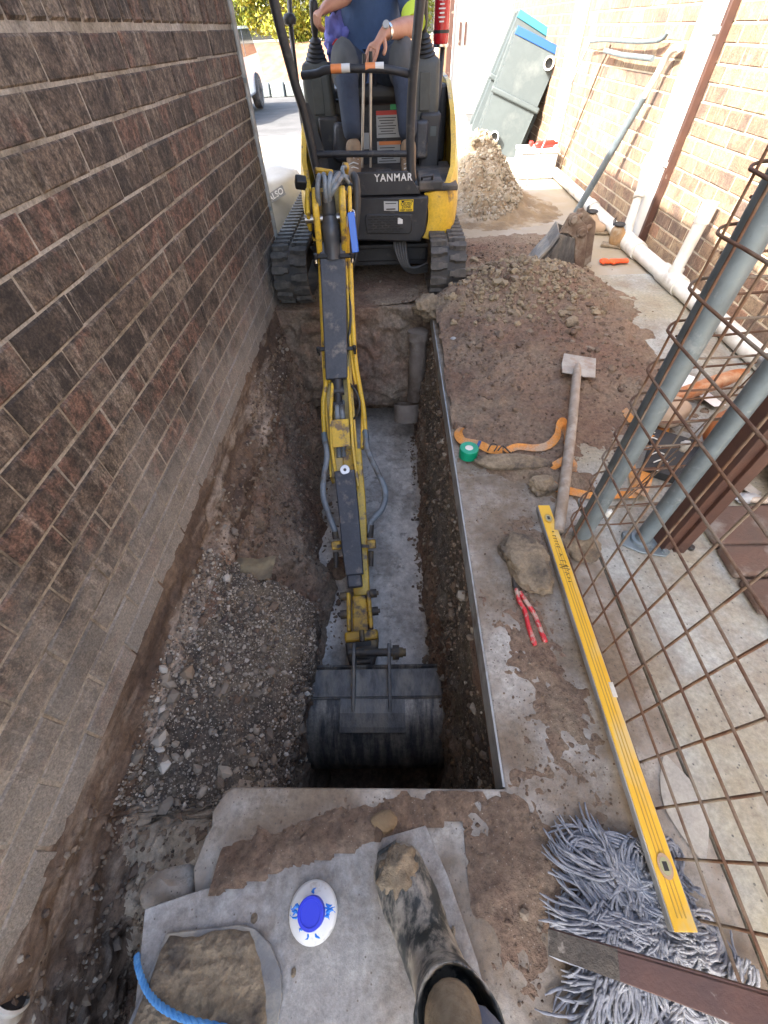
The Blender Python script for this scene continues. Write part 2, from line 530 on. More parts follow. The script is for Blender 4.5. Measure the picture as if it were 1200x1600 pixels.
mat('yellow_paint', (.72, .46, .035), (.60, .38, .04), sc=7, rough=.38, coat=.2, bump=.10, bsc=60, grit=.14, c3=(.20, .13, .07), c3sc=11, c3amt=.26, c3sharp=.04, rough2=.55)
mat('yellow_worn', (.60, .36, .03), (.45, .25, .03), sc=14, rough=.5, bump=.25, bsc=60, c3=(.07, .05, .04), c3sc=12, c3amt=.42, c3sharp=.07)
mat('cream_paint', (.62, .50, .22), (.52, .40, .15), sc=10, rough=.5, grit=.15, c3=(.2, .15, .1), c3sc=9, c3amt=.25, c3sharp=.05)
mat('black_paint', (.022, .023, .027), (.032, .032, .035), sc=8, rough=.42, c3=(.09, .08, .07), c3sc=14, c3amt=.12, bump=.05, bsc=80, rough2=.6)
mat('guard_black', (.035, .039, .05), (.055, .058, .068), sc=6, rough=.4, bump=.08, bsc=60, grit=.18, c3=(.16, .14, .12), c3sc=13, c3amt=.22, c3sharp=.06, rough2=.5)
mat('cyl_grey', (.085, .09, .10), (.07, .072, .08), sc=8, rough=.38, c3=(.13, .11, .09), c3sc=9, c3amt=.2, metal=.2)
mat('chrome', (.6, .6, .6), rough=.18, metal=1)
mat('rod_steel', (.42, .41, .40), (.30, .29, .28), sc=12, rough=.32, metal=.9)
mat('galv', (.20, .245, .27), (.155, .19, .21), sc=14, rough=.48, metal=.45, c3=(.27, .31, .33), c3sc=20, c3amt=.2, c3sharp=.04, bump=.08, bsc=80, rough2=.6, speck=(.13, .14, .14), specksc=90, speckamt=.07)
mat('rust', (.105, .052, .032), (.16, .085, .045), sc=20, rough=.85, bump=.5, bsc=160, c3=(.20, .17, .13), c3sc=5, c3amt=.34, dist=.003, world=True)
mat('rust_brown', (.11, .07, .05), (.17, .12, .085), sc=14, rough=.75, bump=.4, bsc=80, c3=(.28, .24, .19), c3sc=6, c3amt=.3, c3sharp=.07)
mat('paint_brown', (.085, .040, .028), (.06, .03, .024), sc=10, rough=.5, bump=.2, bsc=60, c3=(.22, .19, .16), c3sc=9, c3amt=.14, c3sharp=.03, stretch=(1, 1, 1))
mat('rubber', (.045, .044, .043), (.032, .032, .032), sc=10, rough=.7, bump=.25, bsc=60, c3=(.15, .125, .10), c3sc=6, c3amt=.35, c3sharp=.12)
mat('rubber_lug', (.12, .112, .10), (.06, .057, .053), sc=22, rough=.75, bump=.25, bsc=70)
mat('plastic_dark', (.02, .02, .021), rough=.5)
mat('console', (.072, .076, .070), (.06, .063, .058), sc=20, rough=.55, bump=.05, bsc=300)
mat('hose_grey', (.23, .26, .28), (.16, .18, .20), sc=14, rough=.5, c3=(.12, .10, .08), c3sc=9, c3amt=.3)
mat('hose_black', (.03, .03, .03), (.05, .048, .045), sc=14, rough=.5)
mat('bucket_steel', (.055, .057, .062), (.085, .083, .08), sc=9, rough=.34, rough2=.5, metal=.35, bump=.15, bsc=50, grit=.3, gsc=60, c3=(.26, .235, .20), c3sc=4.2, c3amt=.40, c3sharp=.09, stretch=(4.6, .8, .8))
mat('bucket_worn', (.15, .145, .14), (.08, .078, .075), sc=12, rough=.45, metal=.3, bump=.25, bsc=50, c3=(.21, .19, .16), c3sc=7, c3amt=.4, stretch=(2.5, 1, 1))
mat('dirty_steel', (.07, .055, .042), (.035, .03, .027), sc=16, rough=.55, bump=.4, bsc=50, c3=(.22, .15, .06), c3sc=9, c3amt=.25)
mat('white_plastic', (.72, .72, .70), (.64, .64, .62), sc=14, rough=.4, c3=(.42, .38, .32), c3sc=16, c3amt=.14, c3sharp=.05)
mat('white_dirty', (.68, .67, .62), (.58, .56, .50), sc=8, rough=.5, c3=(.35, .31, .25), c3sc=5, c3amt=.16)
mat('white_paint', (.72, .71, .68), (.66, .65, .61), sc=5, rough=.5)
mat('pvc_dirty', (.50, .49, .45), (.42, .41, .38), sc=7, rough=.45, c3=(.25, .22, .18), c3sc=4, c3amt=.25)
mat('label_grey', (.42, .43, .43), rough=.4)
mat('label_yellow', (.80, .55, .02), rough=.4)
mat('print_black', (.012, .012, .012), rough=.5)
mat('print_red', (.55, .03, .02), rough=.4)
mat('print_orange', (.75, .25, .08), rough=.4)
mat('print_green', (.02, .38, .14), rough=.4)
mat('lock_blue', (.01, .13, .62), rough=.35, coat=.3)
mat('brass', (.62, .38, .14), rough=.3, metal=.9)
mat('ext_red', (.45, .012, .02), rough=.25, coat=.4)
mat('skin', (.50, .27, .185), (.44, .21, .14), sc=14, rough=.5, bump=.08, bsc=120)
mat('shirt_blue', (.055, .098, .20), (.04, .075, .155), sc=6, rough=.9, bump=.5, bsc=14, dist=.02)
mat('hivis', (.62, .80, .08), rough=.8)
mat('trouser_navy', (.042, .055, .085), (.03, .04, .062), sc=7, rough=.9, bump=.5, bsc=16, dist=.02)
mat('trouser_grey', (.10, .105, .11), (.075, .08, .085), sc=7, rough=.9, bump=.4, bsc=20, dist=.015)
mat('boot_tan', (.30, .21, .13), (.22, .15, .095), sc=12, rough=.85, bump=.3, bsc=60)
mat('boot_suede', (.36, .22, .10), (.19, .12, .065), sc=8, rough=.85, bump=.3, bsc=50, c3=(.33, .29, .22), c3sc=6, c3amt=.4)
mat('jacket_violet', (.13, .14, .42), (.10, .11, .33), sc=6, rough=.9, bump=.3, bsc=18)
mat('gumboot', (.030, .036, .035), (.055, .06, .058), sc=7, rough=.42, rough2=.6, bump=.2, bsc=30, grit=.25, gsc=60, c3=(.31, .285, .24), c3sc=13, c3amt=.50, c3sharp=.05, stretch=(1.6, .7, 1.2), dist=.005)
mat('mud', (.27, .215, .145), (.19, .148, .10), sc=8, rough=.8, bump=1.0, bsc=40, grit=.3, gsc=45, c3=(.09, .075, .06), c3sc=9, c3amt=.3, c3sharp=.06, dist=.014)
mat('sock', (.33, .26, .17), (.25, .19, .12), sc=60, rough=.95, bump=.6, bsc=200)
mat('board_grey', (.33, .315, .29), (.235, .22, .20), sc=6, rough=.6, rough2=.8, bump=.4, grit=.28, gsc=45, bsc=40, c3=(.165, .13, .10), c3sc=5, c3amt=.40, c3sharp=.10, speck=(.14, .12, .10), specksc=45, speckamt=.10, c4=(.40, .41, .41), c4sc=2.2, c4amt=.3)
mat('timber', (.36, .30, .24), (.27, .22, .17), sc=6, rough=.85, bump=.4, bsc=50, c3=(.42, .37, .31), c3sc=5, c3amt=.3, stretch=(3, 3, .6))
mat('float_metal', (.40, .38, .34), (.28, .26, .23), sc=14, rough=.55, metal=.2, c3=(.26, .17, .11), c3sc=9, c3amt=.35, bump=.3, bsc=60)
mat('spade_steel', (.12, .12, .125), (.20, .20, .195), sc=12, rough=.5, bump=.5, bsc=40, c3=(.34, .31, .25), c3sc=9, c3amt=.4)
mat('level_yellow', (.80, .48, .03), (.72, .42, .03), sc=9, rough=.45, c3=(.62, .50, .24), c3sc=10, c3amt=.22, stretch=(1, .4, 1))
mat('level_rib', (.50, .31, .05), rough=.5)
mat('level_alu', (.36, .38, .39), (.26, .27, .27), sc=12, rough=.45, metal=.3, c3=(.22, .20, .17), c3sc=9, c3amt=.3)
mat('level_vial', (.36, .36, .20), rough=.2)
mat('mop_string', (.28, .30, .34), (.165, .18, .215), sc=26, rough=.95, bump=.8, bsc=240, c3=(.40, .415, .44), c3sc=12, c3amt=.35, dist=.004)
mat('strap_orange', (.72, .31, .07), (.56, .22, .045), sc=14, rough=.8, grit=.2, gsc=150, c3=(.42, .30, .20), c3sc=12, c3amt=.36, bump=.3, bsc=160, dist=.002)
mat('tape_green', (.0, .30, .16), (.0, .24, .12), sc=20, rough=.35)
mat('plier_red', (.58, .03, .04), (.48, .03, .04), sc=20, rough=.35, c3=(.45, .33, .27), c3sc=40, c3amt=.40, c3sharp=.05, bump=.2, bsc=90)
mat('glove_orange', (.80, .12, .02), (.66, .08, .02), sc=20, rough=.7, bump=.3, bsc=60)
mat('ink_blue', (.03, .05, .62), rough=.45)
mat('ink_splash', (.02, .22, .72), rough=.5)
mat('rope_blue', (.05, .22, .52), (.10, .30, .60), sc=60, rough=.7, bump=.3, bsc=200)
mat('tub_grey', (.062, .078, .081), (.046, .060, .063), sc=3, rough=.55, bump=.15, bsc=8, c3=(.09, .105, .105), c3sc=3, c3amt=.3)
mat('tub_blue', (.006, .06, .22), rough=.5)
mat('tub_teal', (.02, .14, .19), rough=.5)
mat('bag_white', (.52, .51, .47), (.43, .415, .37), sc=4, rough=.8, bump=.3, bsc=12)
mat('print_grey', (.20, .20, .20), rough=.7)
mat('leather_orange', (.40, .12, .025), (.30, .085, .02), sc=10, rough=.5, bump=.3, bsc=30, c3=(.48, .36, .24), c3sc=4, c3amt=.3)
mat('canvas_tan', (.42, .30, .20), (.34, .25, .17), sc=9, rough=.85, bump=.3, bsc=40)
mat('black_board', (.02, .021, .022), (.035, .035, .035), sc=9, rough=.7)
mat('paper_white', (.8, .8, .79), rough=.7)
mat('hedge_leaf', (.20, .24, .03), (.11, .16, .02), sc=3, rough=.5)
mat('twig', (.10, .07, .045), rough=.9)
mat('mulch', (.26, .11, .06), (.34, .20, .11), sc=4, rough=.95, bump=.5, bsc=8, stretch=(1, .4, .4))
mat('block_grey', (.22, .25, .25), (.16, .18, .18), sc=6, rough=.8, bump=.3, bsc=20)
mat('car_white', (.7, .7, .7), rough=.2, coat=.8)
mat('glass_dark', (.02, .025, .03), rough=.05, spec=.8)
mat('timber_brown', (.30, .18, .10), (.24, .14, .08), sc=8, rough=.8)
mat('roof_tile', (.18, .09, .06), rough=.8)
mat('clay_pipe', (.23, .20, .17), (.16, .13, .11), sc=9, rough=.75, bump=.4, bsc=40, c3=(.10, .075, .055), c3sc=6, c3amt=.4, world=True)
stone_mat('stone_mix', [(.06, .045, .04), (.12, .10, .08), (.20, .17, .135), (.36, .32, .26), (.09, .075, .06), (.27, .23, .18), (.50, .46, .40)])
stone_mat('crumb_mix', [(.07, .045, .03), (.12, .08, .053), (.16, .115, .078), (.10, .065, .045), (.22, .18, .135)])
stone_mat('clod_mix', [(.20, .16, .10), (.27, .22, .145), (.16, .12, .08), (.23, .18, .12)])
mat('ledge_mud_lit', (.40, .33, .25), (.28, .23, .17), sc=8, rough=.6, bump=1.0, bsc=30, grit=.25, gsc=40, c3=(.17, .13, .10), c3sc=6, c3amt=.3, world=True, dist=.015)  # tan mud made paler: brightness for the deep, occluded ledge put into its colour
stone_mat('dark_crumb', [(.06, .045, .035), (.12, .08, .055), (.17, .12, .08), (.22, .17, .12), (.10, .07, .05), (.34, .30, .24)])
stone_mat('pale_clod', [(.26, .21, .14), (.34, .29, .20), (.20, .155, .10), (.42, .38, .30)])

# ------------------------------------------------------------------ ground sheets
TX0, TX1, TY0, TY1 = -0.83, 0.275, 0.13, 2.95      # trench limits
def sheet(name, rects, z, m, zb=None):
    mb = MB()
    for (x0, y0, x1, y1) in rects:
        if zb is None: mb.add([(x0, y0, z), (x1, y0, z), (x1, y1, z), (x0, y1, z)], [(0, 1, 2, 3)])
        else: mb.box(((x0 + x1) / 2, (y0 + y1) / 2, (z + zb) / 2), (x1 - x0, y1 - y0, z - zb))
    o = mb.build(name, m, at=(0, 0, 0), fix=zb is not None); o['kind'] = 'structure'
    return o
sheet('ground', [(-150, 3.6, 150, 200), (-150, -60, -.86, 3.6), (.30, -60, 150, 3.6), (-.86, -60, .30, -1.6)], -.14, 'drive_concrete')
sheet('driveway', [(-40, 5.2, 2.6, 10.5), (-40, 3.42, 2.14, 5.2), (-.826, 2.99, .272, 3.42)], -.004, 'drive_concrete')
sheet('road', [(-60, 10.5, 60, 17.8)], -.012, 'asphalt')

def slab(name, poly, m, zt, zb, jit=0):
    mb = MB(); mb.prism(poly, lambda u, v, t: (u, v, t), zb, zt)
    o = mb.build(name, m, at=(0, 0, 0), bevel=.004, seg=2); o['kind'] = 'structure'
    return o
slab('concrete_slab', [(.275, .13), (.275, 1.0), (.277, 2.0), (.272, 3.415), (.745, 3.415), (.745, -1.6), (-.40, -1.6), (-.42, -.2), (-.49, -.03), (-.478, .03), (-.468, .05), (-.475, .08), (-.452, .12), (-.43, .132)], 'concrete', 0, -.105)
slab('path', [(.752, -1.6), (2.13, -1.6), (2.13, 3.415), (.752, 3.415)], 'path_concrete', .002, -.105)

# saw-cut face lining of the slab towards the trench
mb = MB(); mb.box((.2735, 1.54, -.052), (.006, 2.81, .10)); o = mb.build('concrete_slab', 'cut_concrete', at=(.2735, 1.54, -.052)); o['kind'] = 'structure'

# ------------------------------------------------------------------ trench: cross sections (x, z), left to right
ST = [
 (-1.6, [(-.835, .05), (-.82, -.3), (-.80, -.55), (-.74, -.62), (-.70, -.60), (-.665, -.34), (-.58, -.30), (-.45, -.32), (-.1, -.38), (.29, -.38)]),
 (-.28, [(-.835, .05), (-.82, -.3), (-.80, -.55), (-.77, -.66), (-.725, -.62), (-.69, -.34), (-.58, -.30), (-.45, -.32), (-.1, -.38), (.29, -.38)]),
 (-.12, [(-.835, .05), (-.825, -.14), (-.815, -.25), (-.79, -.30), (-.74, -.295), (-.68, -.28), (-.58, -.28), (-.45, -.30), (-.1, -.35), (.29, -.35)]),
 (.06, [(-.835, .05), (-.825, -.13), (-.812, -.24), (-.78, -.28), (-.72, -.27), (-.60, -.25), (-.50, -.26), (-.44, -.29), (-.1, -.33), (.29, -.33)]),
 (.15, [(-.835, .05), (-.824, -.18), (-.80, -.25), (-.70, -.27), (-.60, -.29), (-.50, -.32), (-.45, -.42), (-.43, -1.5), (.19, -1.5), (.276, -.112)]),
 (.40, [(-.835, .05), (-.824, -.16), (-.77, -.22), (-.66, -.27), (-.56, -.31), (-.46, -.36), (-.42, -.46), (-.42, -1.45), (.19, -1.45), (.276, -.112)]),
 (.70, [(-.835, .05), (-.824, -.12), (-.77, -.20), (-.66, -.27), (-.54, -.33), (-.43, -.37), (-.38, -.50), (-.40, -1.00), (.185, -1.0), (.276, -.112)]),
 (.92, [(-.835, .05), (-.825, -.12), (-.77, -.20), (-.68, -.26), (-.55, -.34), (-.46, -.42), (-.42, -.60), (-.42, -1.00), (.185, -1.0), (.276, -.112)]),
 (1.06, [(-.835, .05), (-.825, -.14), (-.78, -.22), (-.74, -.33), (-.70, -.50), (-.62, -.66), (-.48, -.82), (-.40, -.99), (.185, -1.0), (.276, -.112)]),
 (1.5, [(-.835, .05), (-.825, -.16), (-.775, -.24), (-.78, -.36), (-.74, -.52), (-.66, -.66), (-.56, -.82), (-.46, -.99), (.185, -1.0), (.276, -.112)]),
 (2.0, [(-.835, .05), (-.825, -.18), (-.77, -.26), (-.77, -.40), (-.73, -.55), (-.66, -.68), (-.60, -.84), (-.52, -.99), (.185, -1.0), (.276, -.112)]),
 (3.05, [(-.835, .05), (-.825, -.16), (-.76, -.26), (-.74, -.40), (-.70, -.55), (-.66, -.70), (-.62, -.86), (-.56, -.99), (.185, -1.0), (.276, -.112)]),
]
ys_k = np.array([s[0] for s in ST]); PK = np.array([s[1] for s in ST])
def trench_pts(ny=360, ns=230):
    ys = np.linspace(-1.2, 3.0, ny)
    K = np.zeros((ny, 10, 2))
    for k in range(10):
        for c in range(2): K[:, k, c] = np.interp(ys, ys_k, PK[:, k, c])
    out = np.zeros((ny, ns, 3))
    for i in range(ny):
        d = np.r_[0, np.cumsum(np.hypot(*np.diff(K[i], axis=0).T))]
        t = np.linspace(0, d[-1], ns)
        out[i, :, 0] = np.interp(t, d, K[i, :, 0]); out[i, :, 2] = np.interp(t, d, K[i, :, 1]); out[i, :, 1] = ys[i]
    return out
TP = trench_pts()
for _ in range(3):     # soften the section corners
    TP[:, 1:-1] = .25 * TP[:, :-2] + .5 * TP[:, 1:-1] + .25 * TP[:, 2:]
gu = np.gradient(TP, axis=0); gv = np.gradient(TP, axis=1)
NR = np.cross(gv, gu); NR /= np.linalg.norm(NR, axis=-1, keepdims=True) + 1e-9
if NR[200, 180, 2] < 0: NR = -NR
u = np.linspace(0, 1, TP.shape[1])[None, :]
edge = np.clip(np.minimum(u / .06, (1 - u) / .12), .06, 1)
Q = TP * np.array([1, .8, 1.2])
lum = np.abs(fbm(Q, 7, 3, 5)) * .055 + fbm(Q, 3, 3, 9) * .035 + fbm(TP, 22, 4, 21) * .022 + np.abs(fbm(TP, 45, 3, 31)) * .010
rightw = np.clip((TP[..., 0] - .12) / .1, 0, 1)
lum = lum * (1 - .15 * rightw) + rightw * (np.abs(fbm(TP * np.array([1, 3.0, .7]), 5, 3, 55)) * .035) 
lb = np.clip((-.33 - TP[..., 0]) / .1, 0, 1) * np.clip((-.55 - TP[..., 2]) / .15, 0, 1) * np.clip((TP[..., 1] - .9) / .3, 0, 1)
lum = lum + lb * (fbm(TP * np.array([1, 1, .3]), 2.6, 3, 58) * .16 + .03)
TP = TP + NR * (lum * edge)[..., None]
left_face = TP[..., 0] < -.70
o = grid_mesh('trench', TP, 'trench_soil', at=(0, 0, 0)); o['kind'] = 'structure'
GR = (TP[..., 1] > .10) & (TP[..., 1] < 1.0) & (TP[..., 0] < -.36) & (TP[..., 0] > -.82) & (TP[..., 2] > -.62) & (TP[..., 2] < -.12)
# material slots by region: footing band along the wall, gravel bank beside the bucket
me = o.data
me.materials.append(MATS['footing']); me.materials.append(MATS['gravel_soil'])
n, k = TP.shape[:2]
cen = (TP[:-1, :-1] + TP[1:, 1:]) / 2
jit = fbm(cen, 6, 3, 77)
mi = np.zeros((n - 1, k - 1), int)
mi[(cen[..., 0] < -.76) & (cen[..., 2] > -.24 + jit * .08)] = 1
mi[(cen[..., 0] < -.70) & (cen[..., 1] > 1.0) & (cen[..., 2] > -.33 + jit * .08)] = 1
gmask = (cen[..., 1] + jit * .15 > .02) & (cen[..., 1] + jit * .15 < 1.02) & (cen[..., 0] < -.35) & (cen[..., 2] < -.2 + jit * .05) & (cen[..., 2] > -.75)
mi[gmask] = 2
gm2 = (cen[..., 0] > .10) & (cen[..., 2] > -.55 + jit * .25) & (cen[..., 2] < -.15 + jit * .1)
mi[gm2] = 2
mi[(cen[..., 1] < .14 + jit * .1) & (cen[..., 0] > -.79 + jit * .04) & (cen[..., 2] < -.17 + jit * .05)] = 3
mi[(cen[..., 1] < .12 + jit * .1) & (cen[..., 0] < -.79 + jit * .04) & (cen[..., 2] > -.45)] = 1
me.materials.append(MATS['ledge_mud_lit'])
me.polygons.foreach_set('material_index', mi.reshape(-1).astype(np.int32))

# end walls
def end_wall(name, prof, ny_sign, x0, x1, seed, amp=1.0, hole=None):
    nx, nz = 110, 130
    zz = np.array([p[0] for p in prof]); yy = np.array([p[1] for p in prof])
    t = np.linspace(0, 1, nz)
    d = np.r_[0, np.cumsum(np.hypot(np.diff(zz), np.diff(yy)))]; d /= d[-1]
    Z = np.interp(t, d, zz); Yv = np.interp(t, d, yy)
    xs = np.linspace(x0, x1, nx)
    A = np.zeros((nx, nz, 3)); A[..., 0] = xs[:, None]; A[..., 1] = Yv[None]; A[..., 2] = Z[None]
    B = A.copy()
    B[..., 1] += ny_sign * amp * (np.abs(fbm(A, 5, 3, seed)) * .09 + fbm(A, 16, 4, seed + 5) * .03)
    B[..., 2] += fbm(A, 12, 3, seed + 9) * .01
    o = grid_mesh(name, B, 'trench_soil', at=(0, 0, 0)); o['kind'] = 'structure'
    return o
end_wall('trench', [(.004, 3.06), (.0, 2.97), (-.06, 2.96), (-.35, 2.88), (-.62, 2.80), (-.70, 2.80), (-.74, 2.95), (-.80, 3.15), (-1.1, 3.15)], -1, -.86, .285, 40)
end_wall('trench', [(-.10, .125), (-.14, .10), (-.4, .11), (-.8, .12), (-1.6, .16)], 1, -.47, .285, 60, amp=.35)

# wet slurry standing on the trench floor
xs = np.linspace(-.80, .26, 150); yy = np.linspace(.52, 3.1, 330)
A = np.zeros((150, 330, 3)); A[..., 0] = xs[:, None]; A[..., 1] = yy[None]
A[..., 2] = -.950 + .016 * fbm(A, 7, 4, 3) + .010 * np.abs(fbm(A, 24, 3, 8)) + .012 * np.clip(fbm(A, 3, 2, 12), 0, 1)
o = grid_mesh('water', A, 'slurry', at=(0, 0, 0), flip=True); o['kind'] = 'structure'
mb = MB(); mb.blob((-0.367,1.399,-0.965), (.085, .10, .05), 3, .25, 2.0, 4);
o = mb.build('mud_lump', 'trench_soil', at=(-0.367,1.399,-0.965), smooth=180); tag(o, 'dark mud lump sitting in the grey slurry beside the digger arm', 'mud lump')

# ------------------------------------------------------------------ loose soil and the spoil bank on the slab
def height(P):
    x, y = P[..., 0], P[..., 1]
    def gs(cx, cy, sx, sy, h, rot=0):
        c, s = math.cos(rot), math.sin(rot)
        dx, dy = x - cx, y - cy
        a = (dx * c + dy * s) / sx; b = (-dx * s + dy * c) / sy
        return h * np.exp(-(a * a + b * b))
    P2 = np.stack([x, y, np.zeros_like(x)], -1)
    h = gs(.80, 2.95, .42, .24, .20, -.25) + gs(1.15, 3.2, .40, .25, .13, .1) + gs(.62, 2.45, .36, .42, .06) + gs(1.0, 2.25, .45, .35, .045)
    h += gs(.38, 2.80, .16, .14, .10) + gs(1.45, 2.75, .4, .35, .05) + gs(1.30, 2.35, .45, .55, .028) + gs(.75, 1.75, .5, .4, .014) + gs(.95, 3.75, .5, .35, .05)
    h += gs(.60, 1.28, .12, .05, .035, -.2) + gs(.74, 1.22, .09, .06, .03) + gs(.50, .92, .07, .12, .02) + gs(.50, 1.90, .30, .45, .016)
    h += gs(-.22, .005, .28, .045, .034, .24) + gs(.26, -.04, .20, .15, .017) + gs(.42, .42, .09, .26, .009) + gs(.1, .09, .1, .04, .004) + gs(-.40, -.06, .10, .05, .02)
    h += gs(.50, .30, .05, .30, .004, .1)
    base = fbm(P2, 2.2, 3, 90) * .006 + fbm(P2, 6, 4, 95) * .006 + fbm(P2, 24, 5, 96, .72) * .012 - .0085
    far = np.clip((y - 1.3) / 1.2, 0, 1)
    base = base + .014 * far * np.clip((2.0 - x) / .7, 0, 1)
    rough = np.clip(h / .03, 0, 1)
    h = h * (1 + .28 * fbm(P2, 6, 3, 3)) + rough * (np.abs(fbm(P2, 9, 3, 11)) * .028 + fbm(P2, 26, 5, 12, .62) * .018)
    h = h + base + fbm(P2, 70, 3, 13) * .0045
    brd = np.clip((-.112 + (x + .576) * .238 - y) / .012, 0, 1) * np.clip((.16 - x) / .05, 0, 1)
    h = h - .06 * brd
    # clean concrete beside the level and along the house
    lim = np.clip((1.66 + .55 * fbm(P2, 2.2, 5, 44, .6) - x) / .30, 0, 1) * np.clip((4.6 - y) / .5, 0, 1)
    clean = np.clip((x - .64) / .06, 0, 1) * np.clip((1.1 - y + .1 * fbm(P2, 4, 2, 4)) / .2, 0, 1)
    h = h * lim - .02 * clean - (1 - lim) * .01
    # hard edge at the cut
    return h
xs = np.arange(-.82, 1.95, .0115); yy = np.arange(-.8, 4.9, .0125)
A = np.zeros((len(xs), len(yy), 3)); A[..., 0] = xs[:, None]; A[..., 1] = yy[None]
Hh = height(A)
edx = .283 + .006 * vnoise(np.stack([A[..., 1] * 14, A[..., 1] * 0, A[..., 1] * 0], -1), 2)
hole = ((A[..., 0] < edx) & (A[..., 1] > .125) & (A[..., 1] < 2.97)) | ((A[..., 0] < -.44) & (A[..., 1] < 2.97))
A[..., 2] = Hh
o = grid_mesh('loose_soil', A, 'soil', keep=(~hole) & (Hh > -.006), at=(0, 0, 0), flip=True)
tag(o, 'brown loose soil spread and heaped over the concrete beside the trench', 'soil', kind='stuff')
def hz(x, y): return float(height(np.array([[x, y, 0.0]]))[0])
# crumbs on the soil
N = 17000
px = rng.uniform(-.42, 1.8, N); py = rng.uniform(-.7, 4.3, N)
P = np.stack([px, py, np.zeros(N)], -1); hh = height(P)
den = np.clip(.22 + hh * 14, 0, 1) * np.clip((1.25 - px) / .3 + (py > 1.6), .0, 1)
ok = (rng.uniform(0, 1, N) < den) & ~((px < .295) & (py > .11) & (py < 2.97)) & ~((px > .57) & (py < 1.2)) & ~((px < .2) & (py < .02))
P = P[ok]; P[:, 2] = np.maximum(hh[ok], 0) + .001
sz = np.exp(rng.normal(-5.45, .5, len(P))); sz = np.clip(sz, .0015, .022); sz[P[:, 2] < .004] *= .6
big = (P[:, 2] > .03) & (rng.uniform(0, 1, len(P)) < .10); sz[big] *= rng.uniform(1.8, 4.0, big.sum()); sz = np.minimum(sz, .03)
o = stones('soil_crumbs', P, sz, 'crumb_mix', flat=.75); tag(o, 'small crumbs of soil scattered over the slab and the spoil bank', 'soil crumbs', kind='stuff')
N = 900
P = np.stack([rng.normal(.85, .28, N), rng.normal(2.92, .20, N), np.zeros(N)], -1); P = P[(P[:, 0] > .33) & (P[:, 1] > 2.2)]
P[:, 2] = height(P) + .004
o = stones('clay_clods', P, np.clip(np.exp(rng.normal(-4.45, .42, len(P))), .006, .034), 'clod_mix', seed=45, flat=.8, sub=2); tag(o, 'olive clay clods broken over the ridge of the brown spoil bank', 'clods', kind='stuff')
N = 700
yy_ = rng.uniform(.6, 2.7, N); sd_ = rng.uniform(0, 1, N) < .5
P = np.stack([np.where(sd_, .165 - np.abs(rng.normal(0, .022, N)), np.interp(yy_, [.9, 1.06, 1.5, 2.0, 3.0], [-.40, -.42, -.47, -.53, -.57]) + np.abs(rng.normal(0, .05, N))), yy_, -.948 + 0 * yy_], -1)
o = stones('fallen_soil', P, np.clip(np.exp(rng.normal(-5.0, .5, N)), .002, .022), 'dark_crumb', seed=46, flat=.6); tag(o, 'dark soil crumbs fallen along both edges of the grey slurry', 'soil crumbs', kind='stuff')
N = 60000
px = rng.uniform(-.44, 1.85, N); py = rng.uniform(-.7, 4.3, N)
P = np.stack([px, py, np.zeros(N)], -1); hh = height(P)
pr = np.exp(-((hh - .0005) / .0045) ** 2)
ok = (rng.uniform(0, 1, N) < pr * .55) & ~((px < .295) & (py > .11) & (py < 2.97)) & ~((px > .57) & (py < 1.2)) & ~((px < .2) & (py < -.02))
P = P[ok]; P[:, 2] = np.maximum(hh[ok], 0) + .0005
o = stones('soil_crumbs', P, np.clip(np.exp(rng.normal(-6.0, .45, len(P))), .0012, .007), 'crumb_mix', flat=.7, seed=91); tag(o, 'fine crumbs and grit thinning out around the dirt patches on the concrete', 'soil crumbs', kind='stuff')
# gravel on the bank beside the bucket and dark crumbs along the trench sides
ii, jj = np.nonzero(GR)
sel = rng.choice(len(ii), 15000)
P = TP[ii[sel], jj[sel]] + rng.normal(0, .004, (15000, 3))
P = P[(fbm(P, 7, 3, 66) + .25 + .4 * rng.uniform(-1, 1, 15000)) > 0]; NS = len(P)
sz = np.clip(np.exp(rng.normal(-5.75, .48, NS)), .0014, .018)
bigc = rng.uniform(0, 1, NS) < .012 * (P[:, 1] < .55)
sz[bigc] = rng.uniform(.012, .026, bigc.sum())
o = stones('gravel', P, sz, 'stone_mix', seed=8, at=(-.6, .5, -.3)); tag(o, 'loose pale and dark gravel on the bank left of the digger bucket', 'gravel', kind='stuff')
G2 = ((TP[..., 2] > -.9) & (TP[..., 0] > -.82)) & ((TP[..., 0] > .12) | (TP[..., 0] < -.4)) & (TP[..., 1] > -.5)
ii, jj = np.nonzero(G2)
sel = rng.choice(len(ii), 20000)
P = TP[ii[sel], jj[sel]] + rng.normal(0, .004, (20000, 3))
P = P[(fbm(P, 5, 3, 69) + .15 + .5 * rng.uniform(-1, 1, 20000)) > 0]
sz = np.clip(np.exp(rng.normal(-5.45, .6, len(P))), .0016, .026)
o = stones('soil_crumbs', P, sz, 'dark_crumb', seed=18); tag(o, 'dark crumbs of soil and grit clinging to the trench sides', 'soil crumbs', kind='stuff')

